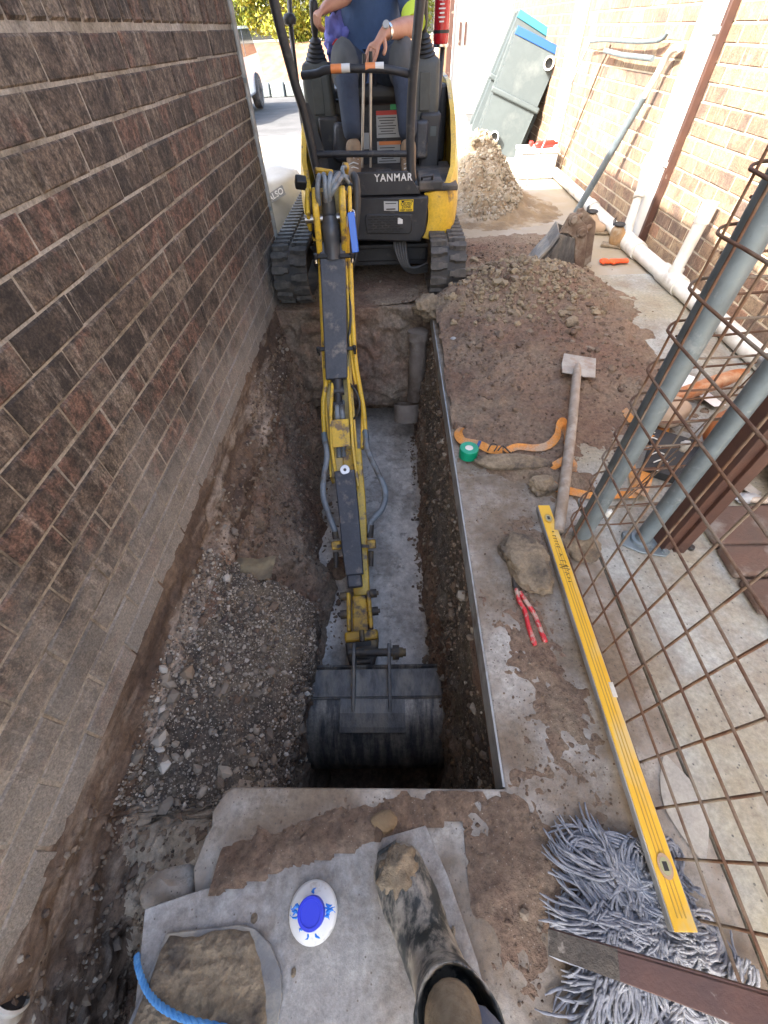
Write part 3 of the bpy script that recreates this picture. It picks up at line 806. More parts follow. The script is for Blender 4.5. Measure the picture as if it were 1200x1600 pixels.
# ------------------------------------------------------------------ left house: dark brick wall
def brick_mesh(name, L, Hh_, D, seed, matname, ch=.004):
    """brick with its face towards +x, centred; chamfered and slightly worn face"""
    r = random.Random(seed)
    j = lambda a: r.uniform(-a, a)
    vs = []
    for (x, e) in ((-D, 0), (-ch, 0), (0, ch)):
        for (sy, sz) in ((-1, -1), (1, -1), (1, 1), (-1, 1)):
            vs.append((x + (j(.0012) if x > -.1 else 0), sy * (L / 2 - e) + j(.0015), sz * (Hh_ / 2 - e) + j(.0012)))
    fs = [(8, 9, 10, 11), (3, 2, 1, 0)]
    for a in (0, 4):
        for k in range(4):
            k2 = (k + 1) % 4
            fs.append((a + k, a + k2, a + 4 + k2, a + 4 + k))
    me = bpy.data.meshes.new(name); me.from_pydata(vs, [], fs); me.materials.append(MATS[matname]); me.update()
    return me

house = thing('brick_house', 'dark brown brick house wall standing along the left of the trench', 'house', (TX0, 1.5, 0))
var = [brick_mesh('brick', .234, .0795, .10, k, 'brick_brown', .005) for k in range(7)]
half = [brick_mesh('brick', .113, .0785, .10, 50 + k, 'brick_brown', .004) for k in range(3)]
hdr = [brick_mesh('brick', .076, .112, .10, 70 + k, 'brick_brown', .008) for k in range(4)]
Y_END = 3.36
def lay(parent, me, x, y, z, flipx=False, rj=.004):
    o = bpy.data.objects.new('brick', me); COL.objects.link(o); o.parent = parent
    Mi = parent.location
    o.location = (x - Mi.x, y - Mi.y, z - Mi.z)
    o.rotation_euler = (random.uniform(-rj, rj), random.uniform(-rj, rj), (math.pi if flipx else 0) + random.uniform(-rj, rj))
    return o
cnt = 0
for c in range(15):
    z = .005 + .086 * c + .038
    off = 0 if c % 2 == 0 else .12
    y = Y_END - .115
    if off:
        lay(house, random.choice(half), TX0 + random.uniform(-.001, .002), Y_END - .055, z); y = Y_END - .12 - .115
    while y > (-.35 if c < 3 else -.1 + .05 * c):
        lay(house, random.choice(var), TX0 + random.uniform(-.0015, .0025), y, z); y -= .24; cnt += 1
y = Y_END - .038; k = 0
while y > 1.0:
    o = lay(house, random.choice(hdr), TX0 + .003, y, 1.293 + .01 + .056); y -= .086; cnt += 1
print('left bricks', cnt)
# mortar core, rest of the walling above and behind, eave and roof
mb = MB(); mb.box((TX0 - .054, .98, .722), (.10, 4.76 - .004, 1.444)); mb.build('mortar', 'mortar_old', house)
mb = MB()
mb.box((-2.9, .98, 1.25), (4.0, 4.75, 2.5))
mb.build('wall', 'mortar_old', house)
def upper_bricks(parent, xface, y0, y1, z0, nc, sgn, m, D=.05):
    mb = MB()
    for c in range(nc):
        y = y1 - (.12 if c % 2 else 0)
        while y - .23 > y0:
            mb.box((xface - sgn * D / 2, y - .115, z0 + .086 * c + .038), (D, .23, .076)); y -= .24
    o = mb.build('brickwork', m, parent); o['kind'] = 'stuff'
    return o
upper_bricks(house, TX0, -1.3, Y_END, 1.44, 12, 1, 'brick_brown')
upper_bricks(house, TX0, -1.3, .0, .28, 13, 1, 'brick_brown')
mb = MB(); mb.box((-2.6, .9, 2.60), (4.6, 5.4, .16)); mb.build('eave', 'white_paint', house)
mb = MB(); mb.prism([(-.2, 2.68), (-2.6, 3.5), (-5.0, 2.68)], lambda a, b, t: (a, t, b), -1.8, 3.6); mb.build('roof', 'roof_tile', house)
# light grey metal strip at the wall end
t = thing('metal_post', 'thin grey metal downpipe fixed to the far end of the dark brick wall', 'downpipe', (TX0 + .01, Y_END + .022, 0))
mb = MB(); mb.tube([(TX0 + .004, Y_END + .022, 0), (TX0 + .006, Y_END + .022, 2.5)], .0165, 12); mb.build('pipe', 'level_alu', t, smooth=60)
mb = MB()
for z in (.5, 1.1): mb.box((TX0 - .008, Y_END + .02, z), (.05, .045, .02))
mb.build('bracket', 'galv', t)


# ------------------------------------------------------------------ right house
RX = 2.12
rh = thing('brick_house', 'sunlit pale brick house wall with cream mortar along the right side', 'house', (RX, 4.0, 0))
rvar = [brick_mesh('brick', .230, .076, .08, 100 + k, 'brick_right', .004) for k in range(6)]
slots = []
for c in range(18):
    y = 11.0 - (.12 if c % 2 else 0)
    while y > -.6:
        slots.append((y, .03 + .086 * c + .038)); y -= .24
vis = [s for s in slots if 2.0 < s[0] < 9.0 and not (3.99 < s[0] < 4.33) and s[1] < 1.62 - max(0, (4.2 - s[0])) * .22]
vis.sort(key=lambda s: (s[0] ** 2 + (s[1] - 1.2) ** 2))
near = set(vis[:300])
mbr = MB()
for s in slots:
    if s in near: lay(rh, random.choice(rvar), RX + random.uniform(-.002, .0015), s[0], s[1], True, .003)
    else: mbr.box((RX + .04, s[0], s[1]), (.08, .23, .076))
for c in range(18, 28):
    y = 11.0 - (.12 if c % 2 else 0)
    while y > -2.4:
        mbr.box((RX + .04, y, .03 + .086 * c + .038), (.08, .23, .076)); y -= .24
o = mbr.build('brickwork', 'brick_right', rh); o['kind'] = 'stuff'
mb = MB(); mb.box((RX + 2.005, 4.3, 1.25), (4.0, 13.66, 2.50)); mb.build('mortar', 'mortar_cream', rh)
mb = MB(); mb.box((RX + 1.95, 4.3, 2.56), (4.2, 14.0, .12)); mb.build('eave', 'white_paint', rh)
mb = MB(); mb.prism([(RX - .25, 2.62), (RX + 2, 3.5), (RX + 4.3, 2.62)], lambda a, b, t: (a, t, b), -2.9, 11.5); mb.build('roof', 'roof_tile', rh)
# white board and brown strip on the wall
t = thing('wall_board', 'tall white painted board with brown edge strip fixed to the right brick wall', 'board', (RX - .02, 4.15, 0))
mb = MB(); mb.box((RX - .022, 4.15, .86), (.036, .34, 1.62)); mb.build('board', 'white_paint', t, bevel=.003)
mb = MB(); mb.box((RX - .028, 3.953, .86), (.052, .040, 1.66)); mb.build('edge_strip', 'paint_brown', t, bevel=.003)
mb = MB()
for z in (.55, 1.2): mb.box((RX - .045, 4.0, z), (.02, .1, .03))
mb.build('bracket', 'white_plastic', t)
t = thing('wall_board', 'white painted panel high on the sunlit wall behind the leaning steel frame', 'board', (RX - .02, 5.9, 0))
mb = MB(); mb.box((RX - .02, 7.05, 1.0), (.03, .42, 1.9)); mb.build('board', 'white_paint', t, bevel=.003)
# PVC drain along the foot of the wall
t = thing('drain_pipe', 'white plastic drain pipe laid along the foot of the right brick wall', 'pipe', (1.98, 4.5, 0))
mb = MB(); mb.tube([(1.995, 1.45, .055), (1.995, 3.05, .055), (1.985, 3.9, .055)], .052, 16); mb.tube([(1.985, 3.9, .055), (2.03, 5.5, .055), (2.05, 7.4, .055)], .050, 16)
o = mb.build('pipe', 'white_dirty', t, smooth=60); o['kind'] = 'stuff'
for (a, b, r) in (((1.995, 3.02, .055), (1.995, 3.30, .055), .061), ((1.987, 3.72, .055), (1.99, 4.08, .055), .064), ((2.01, 4.9, .055), (2.013, 5.03, .055), .060)):
    mb = MB(); mb.cyl(a, b, r, 18); mb.build('joint', 'white_dirty', t, smooth=50)
mb = MB(); mb.tube(spline([(1.99, 4.0, .08), (2.01, 4.08, .20), (2.03, 4.15, .34), (2.04, 4.2, .46), (2.05, 4.24, .54), (2.09, 4.26, .565)], 5), .030, 14)
mb.build('riser', 'white_dirty', t, smooth=60)
mb = MB()
for q in ((2.028, 4.14, .33), (2.045, 4.22, .50)):
    mb.lathe([(.036, -.02), (.039, -.015), (.039, .015), (.036, .02)], q, Euler((-.5, .2, 0)).to_matrix(), 16)
o = mb.build('collar', 'white_dirty', t, smooth=50); o['kind'] = 'stuff'
t = thing('standpipe', 'short white upright pipe rising from the drain beside the grey gate post', 'pipe', (2.0, 3.16, 0))
mb = MB(); mb.tube([(2.0, 3.16, .09), (2.03, 3.18, .42)], .040, 16); mb.build('pipe', 'white_dirty', t, smooth=60)
mb = MB(); mb.tube([(2.0, 3.16, .085), (2.004, 3.163, .13)], .049, 16); mb.build('collar', 'white_dirty', t, smooth=60)
mb = MB(); mb.tube([(2.029, 3.18, .39), (2.036, 3.184, .50)], .048, 16); mb.build('socket', 'white_dirty', t, smooth=60)

# leaning steel frame and grey pole
t = thing('pipe_rack', 'thin steel tube frame leaning on the sunlit brick wall', 'frame', (1.95, 5.6, 0))
mb = MB(); mb.tube([(1.62, 6.17, .0), (1.98, 6.29, .98), (2.04, 6.31, 1.12)], .011, 8); mb.build('leg', 'galv', t, smooth=60)
mb = MB(); mb.tube([(2.10, 6.58, .0), (2.085, 5.95, .98), (2.08, 5.82, 1.10)], .009, 8); mb.build('leg', 'rust_brown', t, smooth=60)
mb = MB(); mb.tube(spline([(2.04, 6.31, 1.12), (2.05, 5.9, 1.135), (2.05, 5.2, 1.135), (2.06, 4.75, 1.15), (2.06, 4.66, 1.19)], 4), .014, 8); mb.build('rail', 'galv', t, smooth=60)
mb = MB(); mb.tube([(2.05, 5.85, 1.07), (2.05, 5.4, 1.055), (2.05, 4.75, 1.055)], .018, 8); mb.build('rail', 'galv', t, smooth=60)
for z in (.45, .58):
    mb = MB(); x = 1.62 + .36 * z / .98; y = 6.17 + .12 * z / .98
    mb.tube(spline([(x, y, z), (x + .05, y - .02, z), (x + .085, y - .03, z + .03), (x + .08, y - .03, z + .07)], 4), .010, 6); mb.build('hook', 'galv', t, smooth=60)
t = thing('steel_pole', 'grey steel pole leaning behind the rusty digging bucket against the house', 'pole', (1.93, 5.0, 0))
mb = MB(); mb.tube([(1.86, 4.95, .02), (2.02, 4.62, .86)], .030, 14); mb.build('tube', 'galv', t, smooth=60)
mb = MB(); mb.tube(spline([(2.02, 4.62, .85), (2.045, 4.57, .98), (2.055, 4.54, 1.06), (2.06, 4.48, 1.11), (2.07, 4.40, 1.12)], 4), .024, 12); mb.build('bent_end', 'white_dirty', t, smooth=60)

# plastic troughs leaning against the wall
def trough(name, label, base, tilt, yaw, wd, ln, dp, m, mrim, shift=0):
    t = thing(name, label, 'tub', base)
    M = (Matrix.Rotation(yaw, 3, 'Z') @ Matrix.Rotation(tilt, 3, 'Y') @ Matrix.Rotation(-.12, 3, 'X'))
    B = Vector(base)
    def W(u, v, d): return B + M @ Vector((u, d, v))
    def outline(w, l, r, z0=0):
        p = []
        for k in range(7):
            a = math.pi + k / 6 * math.pi / 2; p.append((-w / 2 + r + r * math.cos(a), z0 + r + r * math.sin(a)))
        for k in range(7):
            a = 1.5 * math.pi + k / 6 * math.pi / 2; p.append((w / 2 - r + r * math.cos(a), z0 + r + r * math.sin(a)))
        p += [(w / 2, l), (-w / 2, l)]
        return p
    o1 = outline(wd * .92, ln - .03, .16); o2 = outline(wd, ln, .20)
    mb = MB(); n = len(o1)
    vs = [W(u, v, 0) for u, v in o1] + [W(u, v, dp) for u, v in o2] + [W(u * .93, v * .96 + .02, dp) for u, v in o2] + [W(u * .9, v * .95 + .02, .04) for u, v in o1]
    fs = [tuple(range(n)), tuple(range(3 * n, 4 * n))]
    for a in range(3):
        for k in range(n):
            k2 = (k + 1) % n; fs.append((a * n + k, a * n + k2, (a + 1) * n + k2, (a + 1) * n + k))
    mb.add(vs, fs); mb.build('shell', m, t, smooth=40)
    # rib across the middle
    mb = MB(); c = W(0, ln * .52, -.01); mb.box(c, (wd * 1.05, .07, .065), M); mb.build('rib', m, t, bevel=.02, seg=3)
    mb = MB(); mb.box(W(0, ln - .025, .02), (wd * .94, .07, .075), M); mb.build('rim', mrim, t, bevel=.006)
    mb = MB(); mb.box(W(0, ln - .0, dp), (wd * 1.05, .05, .05), M); mb.box(W(-wd * .52, ln * .55, dp), (.04, .05, ln * .9), M); mb.box(W(wd * .52, ln * .55, dp), (.04, .05, ln * .9), M)
    o = mb.build('flange', m, t, bevel=.006); o['kind'] = 'stuff'
    for (u, v) in ((wd * .33, ln * .87), (-wd * .12, ln * .17)):
        mb = MB(); A = W(u, v, .0); Bq = W(u, v, -.09)
        prof = [(.062, 0), (.062, .1), (.066, .105), (.05, .105), (.048, .02)]
        Mz = M @ Matrix.Rotation(math.pi / 2, 3, 'X')
        mb.lathe(prof, A, Mz, 20); mb.build('pipe_stub', 'white_dirty', t, smooth=40)
        mb = MB(); mb.lathe([(.046, .03), (.046, .035)], A, Mz, 20); mb.build('bore', 'plastic_dark', t)
    return t
trough('plastic_tub', 'grey plastic tub with blue tape rim leaning at the front of the pair', (1.50, 7.85, .0), .33, -.25, .68, 1.20, .40, 'tub_grey', 'tub_blue')
trough('plastic_tub', 'second grey tub with turquoise rim leaning behind the blue taped tub', (1.52, 8.42, .0), .40, -.22, .78, 1.34, .30, 'tub_grey', 'tub_teal')
t = thing('esky_box', 'white insulated box on the ground in front of the leaning grey tubs', 'box', (1.80, 6.62, 0))
mb = MB(); mb.box((1.80, 6.62, .12), (.44, .34, .24)); mb.build('body', 'white_plastic', t, bevel=.02, seg=3)
mb = MB(); mb.box((1.80, 6.62, .262), (.46, .36, .04)); mb.build('lid', 'white_plastic', t, bevel=.015, seg=3)
t = thing('red_bottle', 'red bottle lying on the lid of the white box', 'bottle', (1.86, 6.56, .315))
mb = MB(); mb.lathe([(.01, -.15), (.03, -.13), (.035, -.10), (.036, .08), (.015, .11), (.014, .14)], (1.88, 6.54, .318), Euler((0, math.pi / 2, .2)).to_matrix(), 16); mb.build('body', 'print_red', t, smooth=40)
mb = MB(); mb.box((1.70, 6.56, .32), (.04, .07, .05)); mb.build('cap', 'print_red', t, bevel=.008)

# spoil heap in the sun, white clods
xs = np.arange(.38, 1.75, .018); yy = np.arange(4.55, 7.2, .018)
A = np.zeros((len(xs), len(yy), 3)); A[..., 0] = xs[:, None]; A[..., 1] = yy[None]
q = ((A[..., 0] - .95) / .34) ** 2 + ((A[..., 1] - 5.75) / .62) ** 2
hh = .50 * np.exp(-q ** 1.1) * (1 + .25 * fbm(A, 4, 3, 71)) + .06 * np.exp(-(((A[..., 0] - 1.15) / .5) ** 2 + ((A[..., 1] - 5.2) / .4) ** 2))
hh += np.clip(hh / .05, 0, 1) * (np.abs(fbm(A, 9, 3, 51)) * .07 + fbm(A, 30, 3, 52) * .015)
A[..., 2] = hh - .018
mat('heap_soil', (.26, .19, .11), (.18, .13, .08), sc=6, rough=.95, bump=.8, bsc=40, c3=(.36, .31, .23), c3sc=4, c3amt=.35, world=True, dist=.015)
o = grid_mesh('spoil_heap', A, 'heap_soil', at=(.95, 5.75, 0), flip=True, keep=(A[..., 2] > -.012)); tag(o, 'sandy spoil heap in the sun behind the right track of the digger', 'spoil heap', kind='stuff')
N = 3200
ang = rng.uniform(0, 6.28, N); rr = np.sqrt(rng.uniform(0, 1, N))
P = np.stack([.98 + .42 * rr * np.cos(ang), 5.6 + .85 * rr * np.sin(ang), np.zeros(N)], -1)
ix = np.clip(((P[:, 0] - .38) / .018).astype(int), 0, A.shape[0] - 1); iy = np.clip(((P[:, 1] - 4.55) / .018).astype(int), 0, A.shape[1] - 1)
P[:, 2] = np.maximum(A[ix, iy, 2], 0) + .004
o = stones('heap_clods', P, np.clip(np.exp(rng.normal(-4.7, .55, N)), .004, .04), 'pale_clod', seed=33); tag(o, 'pale clods of clay lying over the sunlit spoil heap', 'clods', kind='stuff')
# white plastic sheeting on the ground further back
xs = np.linspace(.62, 1.45, 50); yy = np.linspace(7.6, 11.0, 120)
A = np.zeros((50, 120, 3)); A[..., 0] = xs[:, None]; A[..., 1] = yy[None]
ed = np.clip(np.minimum(np.minimum(A[..., 0] - .62, 1.45 - A[..., 0]) / .12, np.minimum(A[..., 1] - 7.6, 11 - A[..., 1]) / .3), 0, 1)
A[..., 2] = .01 + ed * (.16 + .16 * np.abs(fbm(A, 2.2, 3, 15)) + .05 * fbm(A, 7, 3, 16))
o = grid_mesh('plastic_sheet', A, 'bag_white', at=(1.0, 9.3, 0), flip=True); tag(o, 'crumpled white plastic sheeting over rubble between digger and tubs', 'sheeting')
# bulk bag behind the wall end
def bulk_bag():
    c = (-1.12, 4.78)
    t = thing('bulk_bag', 'slumped white bulk bag with dark print beside the left track', 'bag', (c[0], c[1], 0))
    n, k = 40, 26
    vs = []
    A = np.zeros((k, n, 3))
    for j in range(k):
        v = j / (k - 1)
        for i in range(n):
            a = 2 * math.pi * i / n
            e = 3.2
            r = (abs(math.cos(a)) ** e + abs(math.sin(a)) ** e) ** (-1 / e)
            if v < .8:
                w = v / .8; s = .34 + .07 * math.sin(w * math.pi) - .05 * w; z = .44 * w
            else:
                w = (v - .8) / .2; s = (.29) * (1 - w); z = .44 + .05 * math.sin(w * 1.57)
            A[j, i] = (r * s * math.cos(a), r * s * math.sin(a) * 1.05, z)
    D = fbm(A + 3, 5, 3, 14)
    A[..., 0] *= 1 + .08 * D; A[..., 1] *= 1 + .08 * D; A[..., 2] *= 1 + .10 * fbm(A, 4, 2, 3)
    A[..., 0] += -.10 * A[..., 2] + c[0]; A[..., 1] += c[1]
    mb = MB(); V = A.reshape(-1, 3).tolist(); fs = []
    for j in range(k - 1):
        for i in range(n):
            i2 = (i + 1) % n; fs.append((j * n + i, j * n + i2, (j + 1) * n + i2, (j + 1) * n + i))
    fs.append(tuple(range(n))); mb.add(V, fs); mb.build('sack', 'bag_white', t, smooth=180)
    Mf = Matrix.Translation((-1.00, 4.395, .36)) @ Euler((R(66), R(-24), 0)).to_matrix().to_4x4()
    mb = MB()
    for a in ((-.07, -.04), (.07, -.04), (.07, .04), (-.07, .04)): pass
    mb.add([Mf @ Vector(p) for p in ((-.085, -.035, -.003), (.085, -.035, -.003), (.085, .035, -.003), (-.085, .035, -.003), (-.085, -.035, 0), (.085, -.035, 0), (.085, .035, 0), (-.085, .035, 0))], [(3, 2, 1, 0), (4, 5, 6, 7), (0, 1, 5, 4), (1, 2, 6, 5), (2, 3, 7, 6), (3, 0, 4, 7)])
    mb.build('print_panel', 'print_grey', t)
    text_mesh('lettering', 'ALSO', .062, 'white_plastic', t, Mf @ Matrix.Translation((0, 0, .002)), .001, 0)
    mb = MB()
    for k in range(8):
        z = .30 - k * .030
        mb.box((-.815 + .012 * k * 0, 4.45, z), (.05 + .012 * (k % 3), .012, .014), (0, .3, 1.0))
    o = mb.build('small_print', 'print_grey', t); o['kind'] = 'stuff'
bulk_bag()

# ------------------------------------------------------------------ street behind: edging, bank, hedge, parked car
t = thing('block_edging', 'grey stone block edging at the foot of the mulched bank across the road', 'edging', (-6, 18, 0))
bms = []
for k in range(3):
    b_ = MB(); b_.box((-6, 18, 0), (.43 - .02 * k, .22, .34)); V = b_
    me = None
    oo = V.build('block', 'block_grey', t, bevel=.03); bms.append(oo)
x = -14.0; i = 0
while x < 3:
    if i < 3: oo = bms[i]
    else: oo = copy_obj(bms[i % 3], t)
    oo.location = (x + 6, random.uniform(-.03, .03), .14); oo.scale = (1.05, 1, random.uniform(.9, 1.05)); x += .46; i += 1
A = np.zeros((60, 40, 3)); xs = np.linspace(-30, 12, 60); vv = np.linspace(0, 1, 40)
A[..., 0] = xs[:, None]; A[..., 1] = 18.05 + 7 * vv[None]; A[..., 2] = .26 + .75 * np.clip(vv[None] * 1.3, 0, 1) + .05 * fbm(A, .8, 3, 5)
o = grid_mesh('bank', A, 'mulch', at=(0, 0, 0), flip=True); o['kind'] = 'structure'
mb = MB(); mb.box((-9, 26.0, .5), (44, 2, 1.0)); o = mb.build('bank', 'mulch', at=(0, 0, 0)); o['kind'] = 'structure'
def shrub(name, label, cat, c, size, n, m, seed, leaf=.055, group=None):
    t = thing(name, label, cat, (c[0], c[1], c[2]), group=group)
    r = np.random.RandomState(seed)
    d = r.normal(0, 1, (n, 3)); d /= np.linalg.norm(d, axis=1, keepdims=True)
    rad = r.uniform(.45, 1.0, n) ** .5 * (1 + .28 * fbm(d * 1.0 + seed, 2.2, 3, seed))
    P = d * rad[:, None] * np.array(size) / 2 + np.array([c[0], c[1], c[2] + size[2] / 2])
    hol = fbm(P, 1.6, 3, seed + 4) > -.22
    P = P[hol]; n = len(P)
    a = r.normal(0, 1, (n, 3)); a /= np.linalg.norm(a, axis=1, keepdims=True)
    b = np.cross(a, r.normal(0, 1, (n, 3))); b /= np.linalg.norm(b, axis=1, keepdims=True)
    s = leaf * r.uniform(.6, 1.3, (n, 1))
    V = np.stack([P - a * s, P + b * s * .45, P + a * s, P - b * s * .45], 1).reshape(-1, 3) - np.array(c)
    F = np.arange(4 * n).reshape(-1, 4)
    me = bpy.data.meshes.new('foliage'); me.from_pydata(V.tolist(), [], F.tolist()); me.materials.append(MATS[m]); me.update()
    o = bpy.data.objects.new('foliage', me); COL.objects.link(o); o.parent = t; o['kind'] = 'stuff'
    mb = MB()
    for k in range(7):
        e = (c[0] + r.uniform(-.35, .35) * size[0], c[1] + r.uniform(-.3, .3) * size[1], c[2] + size[2] * r.uniform(.5, .85))
        mb.tube(spline([(c[0] + r.uniform(-.1, .1), c[1], c[2] - .05), ((c[0] + e[0]) / 2, c[1], c[2] + size[2] * .3), e], 3), [.05, .045, .04, .03, .025, .02, .012], 6)
    oo = mb.build('stems', 'twig', t, smooth=60); oo['kind'] = 'stuff'
    return t
m = mat('hedge_leaf2', (.30, .30, .03), (.16, .20, .02), sc=2.5, rough=.45)
shrub('hedge_shrub', 'dense yellow green shrub behind the cab post of the digger across the road', 'shrub', (-3.6, 24.0, .8), (4.6, 3.0, 4.6), 30000, 'hedge_leaf2', 3, .075)
shrub('hedge_shrub', 'looser pale green shrub at the far left beside the dark wall end', 'shrub', (-6.6, 25.4, .8), (4.2, 3.0, 4.2), 20000, 'hedge_leaf', 5, .07)
shrub('hedge_shrub', 'dark green shrub seen through the digger frame beside the operator', 'shrub', (.4, 25.5, .8), (4.6, 3.0, 4.4), 18000, 'hedge_leaf', 9, .07)
def car():
    t = thing('parked_car', 'white car parked on the road just beyond the end of the dark wall', 'car', (-4.0, 13.4, 0))
    prof = [(11.75, .32), (11.7, .60), (11.95, .78), (12.9, .90), (13.6, 1.38), (15.1, 1.40), (15.75, .95), (15.85, .40), (15.6, .28), (11.9, .24)]
    mb = MB(); mb.prism(prof, lambda u, v, q: (q, u, v), -4.83, -3.12); mb.build('body', 'car_white', t, bevel=.07, seg=3)
    mb = MB(); mb.prism([(13.02, .93), (13.66, 1.33), (14.2, 1.35), (14.2, .93)], lambda u, v, q: (q, u, v), -4.835, -3.115); mb.build('window', 'glass_dark', t)
    mb = MB(); mb.prism([(14.26, .93), (14.26, 1.35), (15.05, 1.35), (15.5, .96)], lambda u, v, q: (q, u, v), -4.835, -3.115); mb.build('window', 'glass_dark', t)
    mb = MB(); mb.box((-3.35, 11.74, .62), (.32, .1, .12)); mb.build('headlight', 'label_grey', t, bevel=.02)
    mb = MB(); mb.box((-4.6, 11.74, .62), (.32, .1, .12)); mb.build('headlight', 'label_grey', t, bevel=.02)
    for (x, y) in ((-3.16, 12.55), (-3.16, 14.95), (-4.8, 12.55), (-4.8, 14.95)):
        s = 1 if x > -4 else -1
        Mx = Euler((0, math.pi / 2 * s, 0)).to_matrix()
        mb = MB(); mb.lathe([(.20, -.1), (.30, -.1), (.325, -.06), (.325, .05), (.30, .085), (.21, .085)], (x, y, .325), Mx, 28)
        w = mb.build('wheel', 'rubber', t, smooth=40)
        mb = MB(); mb.lathe([(.205, .03), (.21, .088), (.19, .07), (.06, .06), (.05, .085)], (x, y, .325), Mx, 28); mb.build('rim', 'label_grey', w, smooth=30)
car(); bpy.data.objects['parked_car'].location.x -= .22
# porch far right: white walls, brown post, planter
t = thing('porch_wall', 'white painted porch wall with brown post far behind the digger', 'wall', (2.0, 13.0, 0))
mb = MB(); mb.box((1.9, 12.6, 1.2), (1.2, .2, 2.4)); mb.build('wall', 'white_paint', t)
mb = MB(); mb.box((1.22, 12.45, 1.2), (.10, .10, 2.4)); mb.build('post', 'paint_brown', t)
mb = MB()
for k in range(2): mb.box((1.42 + .10 * k, 12.48, 1.15), (.04, .03, .3))
o = mb.build('batten', 'paint_brown', t); o['kind'] = 'stuff'
t = thing('planter', 'tall brown timber planter with a spiky plant behind the extinguisher', 'planter', (1.45, 15.5, 0))
mb = MB()
for k in range(5): mb.box((1.30 + .09 * k, 15.3, .58), (.084, .02, 1.16))
mb.build('slat', 'timber_brown', t)['kind'] = 'stuff'
mb = MB(); mb.box((1.48, 15.52, .57), (.44, .40, 1.12)); mb.build('box', 'timber_brown', t)
mb = MB()
for k in range(26):
    a = random.uniform(0, 6.28); l = random.uniform(.2, .4)
    mb.tube([(1.48, 15.5, 1.1), (1.48 + .3 * l * math.cos(a), 15.5 + .3 * l * math.sin(a), 1.1 + l * .7), (1.48 + .8 * l * math.cos(a), 15.5 + .8 * l * math.sin(a), 1.1 + l)], [.014, .011, .002], 4)
mb.build('leaves', 'hedge_leaf', t)['kind'] = 'stuff'
mb = MB(); mb.box((6.0, 21, 1.5), (9.0, .3, 3)); mb.build('x', 'white_paint', at=(6, 21, 0)).name = 'garden_wall'
tag(bpy.data.objects['garden_wall'], 'white rendered garden wall at the very back right', 'wall')


# ------------------------------------------------------------------ mini excavator
EX = thing('mini_excavator', 'yellow and black mini excavator straddling the far end of the trench', 'excavator', (-.16, 3.9, 0))
def ex(mb, name, m, parent=None, **k): return mb.build(name, m, parent or EX, **k)

# tracks
def track(xc, w):
    r, y0, y1 = .178, 3.10, 4.42
    zc = .185
    def loop(s, rad):
        L1 = y1 - y0; per = 2 * L1 + 2 * math.pi * rad
        s = (s % 1.0) * per
        if s < L1: return (y1 - s, zc + rad), (0, 1)
        s -= L1
        if s < math.pi * rad:
            a = s / rad; return (y0 - rad * math.sin(a), zc + rad * math.cos(a)), (-math.sin(a), math.cos(a))
        s -= math.pi * rad
        if s < L1: return (y0 + s, zc - rad), (0, -1)
        s -= L1; a = s / rad
        return (y1 + rad * math.sin(a), zc - rad * math.cos(a)), (math.sin(a), -math.cos(a))
    n = 128; mb = MB(); vs = []; fs = []
    for i in range(n):
        (y, z), (ny, nz) = loop(i / n, r - .022)
        for (dx, dn) in ((-w / 2, -.018), (w / 2, -.018), (w / 2, .004), (-w / 2, .004)):
            vs.append((xc + dx, y + ny * dn, z + nz * dn))
    for i in range(n):
        j = (i + 1) % n
        for k in range(4):
            k2 = (k + 1) % 4; fs.append((i * 4 + k, i * 4 + k2, j * 4 + k2, j * 4 + k))
    mb.add(vs, fs); t = ex(mb, 'track', 'rubber', smooth=40)
    N = 46
    lm = None
    for i in range(N):
        for side in (-1, 1):
            s = (i + (.5 if side > 0 else 0)) / N
            (y, z), (ny, nz) = loop(s, r - .022)
            tv = Vector((0, nz, -ny)); nv = Vector((0, ny, nz)); xv = Vector((1, 0, 0))
            if lm is None:
                # lug: chevron-edged block
                poly = [(.008, -.020), (.030, -.020), (.045, -.030), (w / 2 - .004, -.030), (w / 2 + .004, -.018), (w / 2 + .004, .018), (w / 2 - .006, .026), (.045, .026), (.032, .016), (.008, .016)]
                me = bpy.data.meshes.new('lug'); q = len(poly)
                V = [(a, b, 0) for a, b in poly] + [(a * .985 + .001, b * .78, .024) for a, b in poly]
                F = [tuple(range(q - 1, -1, -1)), tuple(range(q, 2 * q))] + [(k, (k + 1) % q, q + (k + 1) % q, q + k) for k in range(q)]
                me.from_pydata(V, [], F); me.materials.append(MATS['rubber_lug']); lm = me
            o = bpy.data.objects.new('lug', lm); COL.objects.link(o); o.parent = t
            Mx = Matrix((xv * side, tv, nv)).transposed().to_4x4()
            Mx.translation = Vector((xc, y + ny * .003, z + nz * .003)) - EX.location
            o.matrix_basis = Mx
    # roller frame and idler
    mb = MB(); mb.box((xc, (y0 + y1) / 2, zc - .01), (w * .45, y1 - y0 - .1, .14)); mb.cyl((xc - w * .3, y0, zc), (xc + w * .3, y0, zc), .125, 22); mb.cyl((xc - w * .3, y1, zc), (xc + w * .3, y1, zc), .125, 22)
    ex(mb, 'track_frame', 'black_paint', t)['kind'] = 'stuff'
track(-.675, .225); track(.372, .225)
mb = MB(); mb.box((-.16, 3.72, .20), (.84, .62, .12)); mb.box((-.16, 3.45, .16), (.86, .06, .10)); mb.box((-.16, 3.40, .245), (.86, .035, .03)); ex(mb, 'undercarriage', 'black_paint', bevel=.008)
mb = MB(); mb.cyl((-.16, 3.85, .24), (-.16, 3.85, .34), .30, 32); ex(mb, 'slew_ring', 'dirty_steel')
